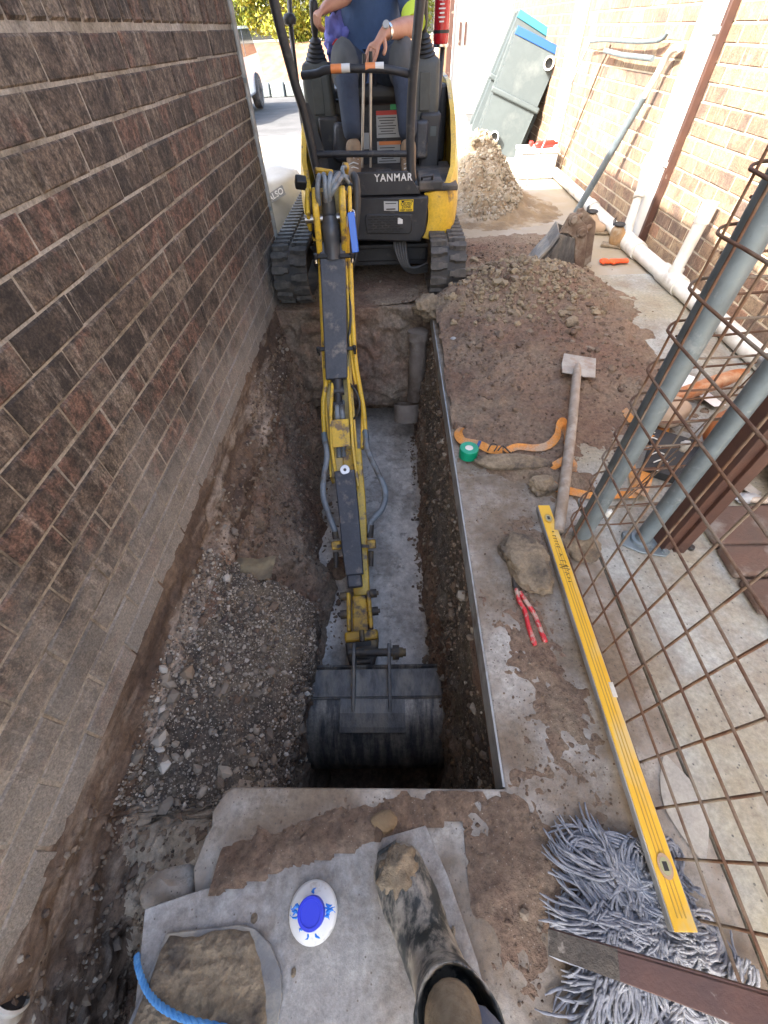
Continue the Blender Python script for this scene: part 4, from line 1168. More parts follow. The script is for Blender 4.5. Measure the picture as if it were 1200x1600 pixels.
mb = MB(); mb.box((-.10, 4.86, .20), (1.36, .05, .24)); mb.box((-.45, 4.6, .16), (.07, .5, .07)); mb.box((.15, 4.6, .16), (.07, .5, .07)); ex(mb, 'dozer_blade', 'black_paint', bevel=.01)
# hoses below the front
for k in range(5):
    d = .018 * k
    mb = MB(); mb.tube(spline([(.02 + d, 3.30, .33), (.03 + d, 3.24, .26 - d * .3), (.07 + d * .8, 3.22, .18 - d * .2), (.14 + d * .6, 3.23, .125 + d * .4), (.26, 3.26, .12 + d * .7)], 4), .011, 8); ex(mb, 'hose', 'hose_black', smooth=80)
for k in range(2):
    mb = MB(); mb.tube(spline([(-.24 - .02 * k, 3.3, .33), (-.25 - .02 * k, 3.22, .24), (-.29 - .02 * k, 3.2, .16), (-.38, 3.25, .12)], 4), .010, 8); ex(mb, 'hose', 'hose_black', smooth=80)

# upper body
def plan(x0, x1, yf, yb, r, n=6):
    p = [(x0, yf + .02), (x0 + .02, yf)]
    for k in range(n + 1):
        a = -math.pi / 2 + k / n * math.pi / 2; p.append((x1 - r + r * math.cos(a), yf + r + r * math.sin(a)))
    for k in range(n + 1):
        a = k / n * math.pi / 2; p.append((x1 - .25 + .25 * math.cos(a), yb - .25 + .25 * math.sin(a)))
    for k in range(n + 1):
        a = math.pi / 2 + k / n * math.pi / 2; p.append((x0 + .25 + .25 * math.cos(a), yb - .25 + .25 * math.sin(a)))
    return p
mb = MB(); mb.prism(plan(-.56, .405, 3.34, 4.86, .22), lambda u, v, t: (u, v, t), .32, .575); ex(mb, 'body_base', 'black_paint', bevel=.012)
mb = MB(); mb.prism([(-.245, .33), (.20, .31), (.235, .37), (.245, .565), (-.25, .575)], lambda u, v, t: (u, t, v), 3.235, 3.36)
fc = ex(mb, 'front_cover', 'black_paint', bevel=.012)
mb = MB(); mb.prism([(-.165, .372), (.125, .362), (.14, .385), (.14, .475), (-.16, .482), (-.175, .46)], lambda u, v, t: (u, t, v), 3.226, 3.238); ex(mb, 'grille_panel', 'black_paint', fc, bevel=.006)
mb = MB()
for r_ in range(7):
    for c_ in range(6 if r_ % 2 else 5):
        mb.box((-.14 + c_ * .041 + (0 if r_ % 2 else .02), 3.2245, .382 + r_ * .0145), (.030, .004, .0065))
g_ = ex(mb, 'grille_slots', 'print_black', fc); g_['kind'] = 'stuff'
mb = MB(); mb.prism([(.045, .425), (.078, .424), (.078, .448), (.058, .458), (.045, .458)], lambda u, v, t: (u, t, v), 3.2215, 3.2235); ex(mb, 'sticker', 'white_plastic', fc)
mb = MB(); mb.prism([(-.24, .582), (.19, .582), (.105, .697), (-.235, .697)], lambda u, v, t: (u, t, v), 3.222, 3.246)
npl = ex(mb, 'name_plate', 'black_paint', bevel=.004)
Mx = Matrix.Translation((.018, 3.2195, .668)) @ Euler((math.pi / 2, 0, 0)).to_matrix().to_4x4()
text_mesh('lettering', 'YANMAR', .052, 'white_plastic', npl, Mx, .0009, .0, 1.16)
mb = MB(); mb.prism([(-.045, .498), (.047, .495), (.047, .545), (-.045, .548)], lambda u, v, t: (u, t, v), 3.2305, 3.2335); ex(mb, 'data_label', 'label_grey', fc)
mb = MB(); mb.box((0, 3.229, .506), (.06, .002, .006)); mb.box((0, 3.229, .536), (.07, .002, .004)); ex(mb, 'label_print', 'print_black', fc)['kind'] = 'stuff'
mb = MB(); mb.box((.100, 3.231, .522), (.092, .003, .062)); lab = ex(mb, 'warning_label', 'label_yellow', fc)
for k, (s_, z_, h_) in enumerate((('CRUSH', .530, .020), ('ZONE', .514, .020), ('KEEP CLEAR', .498, .0125))):
    text_mesh('lettering', s_, h_, 'print_black', lab, Matrix.Translation((.100, 3.2290, z_)) @ Euler((math.pi / 2, 0, 0)).to_matrix().to_4x4(), .0005, 0, 1.12)
mb = MB(); mb.box((.105, 3.2288, .545), (.074, .0012, .011)); pb = ex(mb, 'warning_bar', 'print_black', lab)
mb = MB(); mb.prism([(.062, .5405), (.072, .5405), (.067, .549)], lambda u, v, t: (u, t, v), 3.2272, 3.2280); mb.box((.112, 3.2276, .545), (.05, .0012, .005)); ex(mb, 'warning_sign', 'label_yellow', lab)['kind'] = 'stuff'
# right corner: black step, yellow flank
mb = MB(); mb.box((.03, 3.62, .600), (.80, .72, .03)); ex(mb, 'floor_plate', 'rubber', bevel=.006)
mb = MB(); mb.box((.255, 3.42, .615), (.15, .34, .05)); ex(mb, 'side_step', 'rubber', bevel=.01)
mb = MB(); mb.tube([(.20, 3.30, .625), (.20, 3.27, .66), (.265, 3.27, .665), (.265, 3.30, .63)], .010, 8); ex(mb, 'hook', 'black_paint')
def flank(sgn, xs, name):
    n = len(xs); A = np.zeros((n, 12, 3)); B = np.zeros((n, 12, 3))
    for i, (x, y, zb, zt) in enumerate(xs):
        for j in range(12):
            v = j / 11; bul = .035 * math.sin(v * math.pi) ** .7
            A[i, j] = (x + sgn * bul, y, zb + (zt - zb) * v); B[i, j] = (x + sgn * (bul - .03), y + .01, zb + (zt - zb) * v)
    mb = MB(); vs = A.reshape(-1, 3).tolist() + B.reshape(-1, 3).tolist(); m = n * 12; fs = []
    for i in range(n - 1):
        for j in range(11):
            a = i * 12 + j; fs.append((a, a + 1, a + 13, a + 12)); fs.append((m + a, m + a + 12, m + a + 13, m + a + 1))
    for j in range(11):
        a = j; fs.append((a, m + a, m + a + 1, a + 1)); a = (n - 1) * 12 + j; fs.append((a, a + 1, m + a + 1, m + a))
    for i in range(n - 1):
        a = i * 12; fs.append((a, a + 12, m + a + 12, m + a)); a = i * 12 + 11; fs.append((a, m + a, m + a + 12, a + 12))
    mb.add(vs, fs); return ex(mb, name, 'yellow_paint', smooth=50)
flank(1, [(.245, 3.262, .325, .575), (.33, 3.272, .30, .59), (.385, 3.32, .29, .62), (.42, 3.42, .285, .68), (.435, 3.6, .285, .76), (.44, 3.85, .285, .90), (.435, 4.2, .285, 1.02), (.40, 4.6, .285, 1.06), (.30, 4.85, .285, 1.06)], 'side_panel')
flank(-1, [(-.555, 3.36, .30, .60), (-.585, 3.5, .285, .72), (-.60, 3.8, .285, .86), (-.60, 4.2, .285, 1.0), (-.56, 4.6, .285, 1.05), (-.46, 4.85, .285, 1.05)], 'side_panel')
mb = MB(); mb.prism(plan(-.57, .42, 4.18, 4.87, .03), lambda u, v, t: (u, v, t), .58, 1.0); ex(mb, 'engine_hood', 'black_paint', bevel=.02)
mb = MB(); mb.box((-.07, 4.86, .7), (.8, .06, .5)); ex(mb, 'counterweight', 'yellow_paint', bevel=.04, seg=3)
# back panel behind the legs with labels
mb = MB(); mb.box((-.07, 4.02, .78), (.74, .05, .36)); mb.box((.28, 3.93, .74), (.14, .2, .3)); mb.box((-.42, 3.93, .74), (.14, .2, .3)); sb = ex(mb, 'seat_base', 'black_paint', bevel=.015)
mb = MB(); mb.box((-.345, 3.80, .765), (.10, .12, .20), (0, .15, .2)); ex(mb, 'side_cover', 'guard_black', bevel=.03, seg=3)
mb = MB(); mb.box((.22, 3.82, .76), (.09, .06, .20)); ex(mb, 'side_cover', 'guard_black', bevel=.02, seg=3)
def decal(x, z, w, h, m, y=3.992): 
    mb = MB(); mb.box((x, y, z), (w, .004, h)); return ex(mb, 'decal', m, sb)
d1 = decal(-.01, .825, .17, .14, 'label_grey'); d2 = decal(-.01, .665, .17, .14, 'label_grey'); decal(-.01, .885, .17, .022, 'print_red', 3.989); decal(.0, .726, .16, .02, 'print_orange', 3.989); decal(.03, .93, .05, .06, 'print_green', 3.990); decal(-.17, .74, .05, .09, 'label_grey'); decal(.30, .80, .04, .05, 'tub_grey', 3.826)
mb = MB()
for k in range(7): mb.box((-.02, 3.9885, .86 - k * .014), (.13 - .02 * (k % 3), .001, .004))
for k in range(6): mb.box((-.02, 3.9885, .70 - k * .015), (.13 - .02 * ((k + 1) % 3), .001, .004))
ex(mb, 'decal_print', 'print_black', sb)['kind'] = 'stuff'
# seat
mb = MB(); mb.box((-.11, 4.12, .985), (.46, .42, .11)); st = ex(mb, 'seat', 'plastic_dark', bevel=.045, seg=4)
mb = MB(); mb.box((-.11, 4.36, 1.25), (.42, .10, .50), (-.15, 0, 0)); ex(mb, 'backrest', 'plastic_dark', bevel=.045, seg=4)
# pedals
for x in (-.335, -.045):
    mb = MB(); mb.box((x, 3.36, .652), (.10, .09, .045), (.25, 0, 0)); ex(mb, 'pedal', 'rubber', bevel=.008)
# consoles with bellows and joystick
def console(x, y, s, jx):
    mb = MB(); mb.prism([(-.10, .80), (.08, .78), (.115, .86), (.115, 1.09), (.09, 1.135), (-.09, 1.145), (-.11, 1.10)], lambda u, v, t: (x + t * (1 - .25 * (v - .8)), y + u, v), -.102, .102)
    c = ex(mb, 'console', 'console', bevel=.028, seg=3)
    mb = MB(); mb.prism([(-.114, .90), (-.112, 1.08), (-.104, 1.085), (-.106, .895)], lambda u, v, t: (x + t, y + u, v), -.035, .035); ex(mb, 'console_inset', 'console', c, bevel=.012, seg=2)
    mb = MB()
    prof = []
    for k in range(6):
        z = k * .019; r = .075 - k * .008
        prof += [(r, z), (r + .003, z + .008), (r - .010, z + .020)]
    prof += [(.014, .125)]
    Mq = Euler((.18, -.10 * s, 0)).to_matrix()
    mb.lathe(prof, (x, y - .02, 1.125), Mq, 20); ex(mb, 'bellows', 'plastic_dark', c, smooth=35)
    b0 = Vector((x, y - .02, 1.125)); ax = Mq @ Vector((0, 0, 1))
    mb = MB(); mb.tube([b0 + ax * .10, b0 + ax * .14, b0 + ax * .17, b0 + ax * .23, b0 + ax * .265, b0 + ax * .275], [.014, .019, .024, .027, .024, .008], 14); ex(mb, 'joystick', 'plastic_dark', c, smooth=60)
    return b0 + ax * .20
JL = console(-.475, 3.98, -1, 0)
JR = console(.235, 3.98, 1, 0)
mb = MB(); mb.tube([(-.605, 3.9, 1.06), (-.60, 3.88, 1.22), (-.60, 3.87, 1.29)], [.008, .009, .012], 8); mb.lathe([(.004, -.02), (.035, -.01), (.042, .01), (.03, .03), (.004, .035)], (-.60, 3.87, 1.31), None, 16); ex(mb, 'dozer_lever', 'plastic_dark', smooth=50)['kind'] = 'stuff'
# travel levers
for (a, b) in (((-0.183,3.420,0.688), (-0.138,3.420,1.180)), ((-0.129,3.420,0.687), (-0.101,3.420,1.188))):
    mb = MB(); A_ = Vector(a); B_ = Vector(b); mb.tube([A_, A_.lerp(B_, .88)], .0085, 10); L_ = ex(mb, 'travel_lever', 'rod_steel', smooth=60)
    mb = MB(); mb.tube([A_.lerp(B_, .86), B_], [.012, .010], 10); ex(mb, 'lever_knob', 'plastic_dark', L_, smooth=60)
# guard frame and canopy
mb = MB(); mb.tube(spline([(-.455, 3.36, .60), (-.475, 3.35, .72), (-.50, 3.33, .95), (-.535, 3.30, 1.12), (-.58, 3.28, 1.42), (-.60, 3.30, 1.78), (-.57, 3.55, 1.92), (-.56, 4.4, 1.95)], 5), .026, 14); ex(mb, 'guard_post', 'black_paint', smooth=60)
mb = MB(); mb.tube(spline([(.135, 3.33, .62), (.125, 3.33, .74), (.125, 3.32, .95), (.135, 3.30, 1.12), (.165, 3.28, 1.40), (.19, 3.30, 1.78), (.20, 3.55, 1.92), (.22, 4.4, 1.95)], 5), .026, 14); ex(mb, 'guard_post', 'black_paint', smooth=60)
mb = MB(); mb.tube(spline([(-0.488,3.340,1.111), (-0.401,3.310,1.117), (-0.336,3.290,1.131), (-0.167,3.280,1.131), (-0.027,3.280,1.125), (0.060,3.290,1.112), (0.114,3.320,1.100)], 4), .0175, 12); gr_ = ex(mb, 'guard_rail', 'black_paint', smooth=60)
for (a, m_) in (((519, 534), 'print_orange'), ((534, 546), 'white_plastic'), ((568, 582), 'print_orange'), ((582, 594), 'white_plastic')):
    x0 = -.30 + (a[0] - 519) * .00385; x1 = -.30 + (a[1] - 519) * .00385
    mb = MB(); mb.tube([(x0 - .017, 3.2785, 1.134), (x1 - .017, 3.2785, 1.134)], .0181, 12); ex(mb, 'reflector', m_, gr_, smooth=60)
mb = MB(); mb.tube([(-0.479,3.350,0.773), (0.141,3.330,0.762)], .0165, 12); ex(mb, 'guard_rail', 'black_paint', smooth=60)
mb = MB(); mb.prism([(-.46, .60), (-.38, .60), (-.40, .74), (-.475, 1.0), (-.50, 1.0)], lambda u, v, t: (u, t, v), 3.37, 3.376); ex(mb, 'gusset', 'black_paint')
for sx, px_ in ((1, .33), (-1, -.62)):
    mb = MB(); mb.tube(spline([(px_, 4.02, .70), (px_ + .02 * sx, 4.1, 1.0), (px_ + .05 * sx, 4.35, 1.3), (px_ + .03 * sx, 4.5, 1.6), (px_ - .02 * sx, 4.5, 1.93)], 5), .017, 10); ex(mb, 'rear_post', 'black_paint', smooth=60)
mb = MB(); mb.tube([(.17, 3.90, .98), (.325, 4.0, .76)], .006, 8); ex(mb, 'brace', 'black_paint', smooth=60)
mb = MB(); mb.box((-.18, 3.96, 1.985), (.92, 1.35, .05)); ex(mb, 'canopy_roof', 'black_paint', bevel=.02, seg=3)
mb = MB(); mb.tube([(-0.557,3.500,0.965), (-0.460,3.300,0.675)], .0015, 5); ex(mb, 'wire', 'label_grey')

# boom and arm
LAT = Vector((.9943, .1066, 0))
def off(p, a, up=0.0): 
    return Vector(p) + LAT * a + Vector((0, 0, up))
T = [Vector(p) for p in ((-0.337,2.739,0.735), (-0.334,2.635,0.465), (-0.344,2.400,0.097), (-0.343,2.238,-0.104), (-0.323,1.997,-0.307), (-0.300,1.744,-0.442))]
TB = spline(T, 4)
# swing post and boom foot
mb = MB(); mb.prism([(-.10, 0), (.10, 0), (.13, .12), (.10, .30), (-.10, .30), (-.13, .12)], lambda u, v, t: (-.345 + u, t, .30 + v), 2.96, 3.14); ex(mb, 'swing_post', 'black_paint', bevel=.02)
mb = MB(); mb.cyl((-.345, 3.10, .26), (-.345, 3.10, .68), .055, 18); ex(mb, 'swing_pin', 'dirty_steel', smooth=50)
for s_ in (-1, 1):
    e = [(-0.324,2.658,0.771), (-0.325,2.612,0.707), (-0.329,2.605,0.596), (-0.341,2.630,0.435)]
    mb = MB(); c_ = [off(p, s_ * .070, -.035) for p in e]; mb.sweep(c_, LAT, .017, [.035, .055, .055, .02], [.10, .12, .12, .10]); ex(mb, 'boom_ear', 'yellow_paint', bevel=.010, seg=3)
    c2 = [off(p, s_ * .112, -.03) for p in ((-0.330,2.704,0.758), (-0.331,2.635,0.674), (-0.335,2.652,0.584))]
    mb = MB(); mb.sweep(c2, LAT, .010, [.02, .035, .0], .10); ex(mb, 'ear_plate', 'yellow_paint', bevel=.006)
pn = Vector((-0.330,2.619,0.700))
mb = MB(); mb.cyl(pn - LAT * .135 - Vector((0, -.02, .085)), pn + LAT * .135 - Vector((0, -.02, .085)), .020, 16); ex(mb, 'pin', 'rod_steel', smooth=50)
mb = MB(); mb.sweep(TB, LAT, .080, -.055, .17); ex(mb, 'boom', 'cream_paint', bevel=.006)
for s_ in (-1, 1):
    mb = MB(); mb.sweep(TB[2:], LAT, .006, -.035, .17); mb.v = [tuple(Vector(v) + LAT * s_ * .084) for v in mb.v]; ex(mb, 'boom_side', 'yellow_paint')
    pts = [(-0.399,2.762,0.704), (-0.408,2.706,0.631), (-0.410,2.658,0.460), (-0.421,2.468,0.145), (-0.416,2.328,-0.026), (-0.417,2.225,-0.138), (-0.436,2.143,-0.220), (-0.433,1.998,-0.355)] if s_ < 0 else [(-0.253,2.763,0.700), (-0.249,2.707,0.627), (-0.241,2.659,0.455), (-0.240,2.469,0.139), (-0.231,2.329,-0.031), (-0.211,2.227,-0.144), (-0.186,2.114,-0.253), (-0.177,2.012,-0.352)]
    mb = MB(); mb.tube(spline(pts, 4), .0150, 12); ex(mb, 'oil_pipe', 'yellow_paint', smooth=60)
    pts2 = [Vector(p) + LAT * (-s_) * .022 for p in pts[2:6]]
    mb = MB(); mb.tube(spline(pts2, 3), .008, 10); ex(mb, 'oil_pipe', 'yellow_paint', smooth=60)
# arm cylinder on the boom
c0, c1 = Vector((-0.331,2.663,0.723)), Vector((-0.331,2.604,0.491))
dv = (c1 - c0).normalized()
mb = MB(); mb.tube([c0, c0 + dv * .09, c0 + dv * .10], [.034, .038, .030], 22); ex(mb, 'cylinder_eye', 'cyl_grey', smooth=45)
mb = MB(); mb.tube([c0 + dv * .10, c0 + dv * .135, c0 + dv * .14, c0 + dv * .19, c0 + dv * .20, c1 + dv * .06], [.040, .045, .050, .052, .047, .047], 24); ex(mb, 'arm_cylinder', 'cyl_grey', smooth=45)
GP = [Vector(p) for p in ((-0.330,2.617,0.515), (-0.339,2.408,0.170), (-0.342,2.205,-0.092))]
mb = MB(); mb.sweep(GP, LAT, [.073, .070, .066], .008, .075); gd = ex(mb, 'cylinder_guard', 'guard_black', bevel=.006, seg=2)
for (p, d_) in (((-0.375,2.562,0.457), 0), ((-0.271,2.563,0.454), 0), ((-0.397,2.316,0.042), 0), ((-0.278,2.317,0.039), 0)):
    p = Vector(p); s_ = -1 if p.x < GP[0].x + .02 else 1
    s_ = -1 if p in (Vector((-0.375,2.562,0.457)), Vector((-0.397,2.316,0.042))) else 1
    mb = MB(); mb.box(p + LAT * s_ * .012, (.062, .022, .014), (.75, 0, .1)); mb.cyl(p + LAT * s_ * .048 + Vector((0, .002, -.012)), p + LAT * s_ * .048 + Vector((0, 0, .014)), .013, 10); cl = ex(mb, 'clamp', 'plastic_dark', bevel=.003); cl['kind'] = 'stuff'
    mb = MB(); mb.cyl(p + LAT * s_ * .050 + Vector((0, -.012, -.030)), p + LAT * s_ * .050 + Vector((0, -.010, -.012)), .009, 8); ex(mb, 'bolt', 'chrome', cl)
e0, e1 = Vector((-0.343,2.238,-0.104)), Vector((-0.340,2.123,-0.227))
mb = MB(); mb.tube([e0, e0.lerp(e1, .45)], .036, 18); mb.cyl(e0.lerp(e1, .45) - LAT * .038, e0.lerp(e1, .45) + LAT * .038, .030, 18); mb.tube([e0.lerp(e1, .5), e1], .024, 14); mb.cyl(e1 - LAT * .030, e1 + LAT * .030, .028, 16)
ex(mb, 'cylinder_head', 'black_paint', smooth=45)['kind'] = 'stuff'
mb = MB(); mb.tube(spline([(-0.268,2.235,-0.148), (-0.230,2.173,-0.163), (-0.206,2.110,-0.203), (-0.225,2.081,-0.266), (-0.253,2.084,-0.302)], 4), .008, 8); ex(mb, 'hose', 'hose_black', smooth=80)
mb = MB(); mb.tube(spline([(-0.250,2.642,0.428), (-0.250,2.582,0.313), (-0.250,2.459,0.144), (-0.288,2.363,-0.027)], 4), .009, 8); ex(mb, 'hose', 'hose_black', smooth=80)
for dx in (-4, 4):
    mb = MB(); mb.tube(spline([off((-0.334,2.158,-0.224), dx * .004), off((-0.326,2.048,-0.225), dx * .004), off((-0.323,2.013,-0.294), dx * .004), off((-0.329,1.968,-0.383), dx * .004), off((-0.324,1.877,-0.434), dx * .004)], 4), .016, 10); ex(mb, 'hose', 'hose_grey', smooth=80)
# knuckle plates and the yellow cover
for (a, pts) in ((-1, ((-0.371,2.208,-0.128), (-0.380,2.033,-0.236), (-0.375,1.884,-0.361), (-0.347,1.730,-0.492))), (1, ((-0.279,2.284,-0.068), (-0.257,2.046,-0.203), (-0.245,1.870,-0.352), (-0.219,1.707,-0.516)))):
    mb = MB(); mb.sweep(spline(pts, 4), LAT, .009, [.02] * 13, .12); ex(mb, 'knuckle_plate', 'yellow_paint', bevel=.004)
mb = MB(); mb.sweep([(-0.190,2.114,-0.253), (-0.197,1.931,-0.406)], LAT, .012, .0, .10); ex(mb, 'knuckle_plate', 'yellow_paint', bevel=.008)
mb = MB(); mb.sweep([(-0.323,1.998,-0.235), (-0.314,1.871,-0.341)], LAT, .054, .0, .012); ex(mb, 'cover_plate', 'yellow_paint', bevel=.003)
AP = [Vector(p) for p in ((-0.262,1.908,-0.384), (-0.238,1.640,-0.558), (-0.218,1.369,-0.708), (-0.196,1.133,-0.816))]
mb = MB(); mb.sweep(AP, LAT, [.060, .062, .056, .046], -.02, .13); ex(mb, 'arm', 'yellow_paint', bevel=.006)
mb = MB(); mb.sweep([(-0.292,1.716,-0.388), (-0.266,1.510,-0.522), (-0.246,1.318,-0.633), (-0.230,1.196,-0.696)], LAT, [.060, .058, .056, .050], .006, .055); g2_ = ex(mb, 'cylinder_guard', 'guard_black', bevel=.006, seg=2)
mb = MB(); mb.sweep([(-0.235,1.207,-0.700), (-0.226,1.137,-0.733)], LAT, .042, .0, .05); ex(mb, 'bucket_cylinder', 'guard_black', bevel=.01)
q = Vector((-0.288,1.715,-0.382)); nq = (Vector((0, 0, 1.27)) - q).normalized()
mb = MB(); mb.cyl(q - nq * .01, q + nq * .006, .030, 22); bt = ex(mb, 'pin_head', 'rod_steel', bevel=.003)
mb = MB(); mb.cyl(q + nq * .005, q + nq * .012, .010, 6); ex(mb, 'bolt', 'dirty_steel', bt)
# grey hoses bowing out to the end blocks
for pts in (((-0.431,1.984,-0.353), (-0.407,1.848,-0.390), (-0.423,1.729,-0.451), (-0.424,1.627,-0.510), (-0.388,1.527,-0.569), (-0.356,1.461,-0.626), (-0.349,1.420,-0.660)), ((-0.176,1.998,-0.350), (-0.157,1.863,-0.373), (-0.099,1.737,-0.429), (-0.055,1.636,-0.489), (-0.075,1.552,-0.546), (-0.139,1.494,-0.593), (-0.149,1.428,-0.661))):
    mb = MB(); mb.tube(spline(pts, 7), .0175, 12); ex(mb, 'hose', 'hose_grey', smooth=80)
    mb = MB(); P_ = [Vector(p) for p in pts]
    mb.tube([P_[0] + (P_[0] - P_[1]) * .15, P_[0].lerp(P_[1], .35)], .020, 10); ex(mb, 'hose_end', 'galv', smooth=50)
    mb = MB(); mb.tube([P_[-1].lerp(P_[-2], .8), P_[-1]], .0195, 10); ex(mb, 'hose_end', 'dirty_steel', smooth=50)
for (p, s_) in (((-0.346,1.392,-0.685), -1), ((-0.142,1.399,-0.686), 1)):
    p = Vector(p)
    mb = MB(); mb.box(p, (.055, .075, .05), (-.9, 0, .1)); bl = ex(mb, 'end_block', 'yellow_worn', bevel=.006)
    mb = MB(); mb.box(p - LAT * s_ * .045 + Vector((0, -.03, .03)), (.07, .018, .012), (.5, 0, -.1 * s_)); mb.tube([p + Vector((0, -.05, .0)), p + Vector((0, -.12, -.055))], [.016, .014], 10); ex(mb, 'fitting', 'dirty_steel', bl, smooth=40)['kind'] = 'stuff'
# grey hose bundle over the boom foot
for k, pts in enumerate((((-0.391,2.777,0.743), (-0.360,2.625,0.797), (-0.368,2.563,0.758), (-0.375,2.586,0.687)), ((-0.364,2.777,0.742), (-0.337,2.630,0.800), (-0.328,2.563,0.770), (-0.335,2.575,0.702)), ((-0.329,2.777,0.741), (-0.301,2.633,0.801), (-0.309,2.563,0.769), (-0.315,2.583,0.707)), ((-0.260,2.791,0.750), (-0.262,2.658,0.796), (-0.286,2.578,0.781), (-0.315,2.593,0.742)), ((-0.232,2.796,0.754), (-0.249,2.646,0.785), (-0.278,2.571,0.762), (-0.305,2.578,0.729)))):
    mb = MB(); mb.tube(spline(pts, 5), .0125, 10); ex(mb, 'hose', 'hose_grey', smooth=80)
mb = MB(); mb.tube(spline([(-0.199,2.830,0.755), (-0.185,2.748,0.751), (-0.182,2.712,0.681), (-0.195,2.691,0.585), (-0.236,2.653,0.424)], 5), .020, 12); ex(mb, 'hose', 'hose_black', smooth=80)
mb = MB(); mb.tube(spline([(-0.231,2.839,0.789), (-0.249,2.735,0.807), (-0.236,2.651,0.789), (-0.217,2.677,0.757)], 5), .009, 8); ex(mb, 'hose', 'hose_grey', smooth=80)
for (p, s_) in (((-0.485,2.776,0.745), (.06, .05, .05)), ((-0.359,2.822,0.779), (.10, .02, .03)), ((-0.245,2.828,0.781), (.035, .04, .06))):
    mb = MB(); mb.box(p, s_, (.5, .2, .3)); ex(mb, 'bracket', 'plastic_dark' if s_[0] == .06 else 'yellow_worn', bevel=.008)
mb = MB(); mb.tube([(-0.242,2.637,0.620), (-0.251,2.624,0.583), (-0.260,2.619,0.567)], [.014, .015, .012], 10); ex(mb, 'sensor', 'label_grey', smooth=40)
mb = MB(); mb.tube(spline([(-0.265,2.651,0.763), (-0.248,2.638,0.726), (-0.235,2.624,0.674), (-0.239,2.613,0.626)], 5), .0045, 6); mb.tube(spline([(-0.259,2.608,0.570), (-0.278,2.608,0.519), (-0.290,2.622,0.452), (-0.292,2.618,0.371)], 5), .004, 6); ex(mb, 'cable', 'plastic_dark', smooth=80)['kind'] = 'stuff'
# link, hitch and bucket ears
for s_ in (-1, 1):
    a = off((-0.207,1.108,-0.732), s_ * .055); b = off((-0.193,0.916,-0.802), s_ * .060)
    mb = MB(); mb.sweep([a, a.lerp(b, .5), b], LAT, .011, .02, .05); ex(mb, 'link_plate', 'yellow_worn', bevel=.006)
    for tt in (.08, .55):
        c_ = a.lerp(b, tt); mb = MB(); mb.cyl(c_ + LAT * s_ * .01, c_ + LAT * s_ * .045, .024, 14); mb.cyl(c_ + LAT * s_ * .045, c_ + LAT * s_ * .055, .012, 8); ex(mb, 'pin', 'dirty_steel', smooth=40)
mb = MB(); mb.sweep([(-0.205,1.099,-0.752), (-0.195,1.013,-0.773), (-0.190,0.903,-0.813)], LAT, [.040, .044, .046], .0, .06); ex(mb, 'link', 'yellow_worn', bevel=.01)
mb = MB(); mb.sweep([(-0.185,0.897,-0.753), (-0.180,0.844,-0.758)], LAT, .088, .0, .10); ht = ex(mb, 'quick_hitch', 'yellow_worn', bevel=.014, seg=3)
mb = MB(); mb.sweep([(-0.181,0.848,-0.768), (-0.176,0.781,-0.785), (-0.175,0.719,-0.811)], LAT, [.088, .080, .060], .0, .12); ex(mb, 'hitch_body', 'dirty_steel', ht, bevel=.014, seg=3)
mb = MB(); mb.sweep([(-0.180,0.835,-0.760), (-0.180,0.815,-0.770)], LAT, .050, .0, .006); ex(mb, 'hitch_slot', 'print_black', ht)
mb = MB(); mb.tube([(-0.178,0.874,-0.707), (-0.173,0.823,-0.724)], .014, 10); mb.box((-0.174,0.777,-0.756), (.05, .03, .03), (.4, 0, 0)); mb.tube([off((-0.173,0.737,-0.771), -.04), off((-0.173,0.737,-0.771), .04)], .014, 10); ex(mb, 'hitch_latch', 'dirty_steel', ht, smooth=40)['kind'] = 'stuff'
# bucket
bp = [(.700, -.735), (.690, -.752), (.60, -.762), (.53, -.770), (.46, -.790), (.40, -.830), (.355, -.885), (.325, -.95), (.315, -1.02), (.335, -1.09), (.38, -1.14), (.45, -1.165), (.60, -1.17)]
XL, XR = -.432, .212
n = len(bp); vs = []
inner = []
for i, (y, z) in enumerate(bp):
    a = bp[max(i - 1, 0)]; b = bp[min(i + 1, n - 1)]; t_ = Vector((b[0] - a[0], b[1] - a[1])).normalized(); inner.append((y + (-t_.y) * -.0 + t_.y * -.016 * -1 * -1, z + t_.x * .0))
mb = MB()
th = []
for i, (y, z) in enumerate(bp):
    a = bp[max(i - 1, 0)]; b = bp[min(i + 1, n - 1)]; t_ = Vector((b[0] - a[0], b[1] - a[1])).normalized(); nn = Vector((-t_.y, t_.x))
    if nn.x < 0 and False: nn = -nn
    th.append((y + nn.x * .014, z + nn.y * .014))
sk = lambda x, y: y + .012 * (x + .11)
V = [(XL, sk(XL, y), z) for y, z in bp] + [(XR, sk(XR, y), z) for y, z in bp] + [(XL, sk(XL, y), z) for y, z in th] + [(XR, sk(XR, y), z) for y, z in th]
F = []
for i in range(n - 1):
    F += [(i, n + i, n + i + 1, i + 1), (2 * n + i, 2 * n + i + 1, 3 * n + i + 1, 3 * n + i)]
F += [(0, 2 * n, 3 * n, n), (n - 1, 2 * n - 1, 4 * n - 1, 3 * n - 1)]
for i in range(n - 1): F += [(i, i + 1, 2 * n + i + 1, 2 * n + i), (n + i, 3 * n + i, 3 * n + i + 1, n + i + 1)]
mb.add(V, F); bk = ex(mb, 'bucket', 'bucket_steel', smooth=50)
for x in (XL - .006, XR + .006):
    mb = MB(); mb.prism(bp, lambda u, v, t: (t, sk(x, u), v), x - .007, x + .007); ex(mb, 'side_plate', 'bucket_steel', bk, bevel=.002)
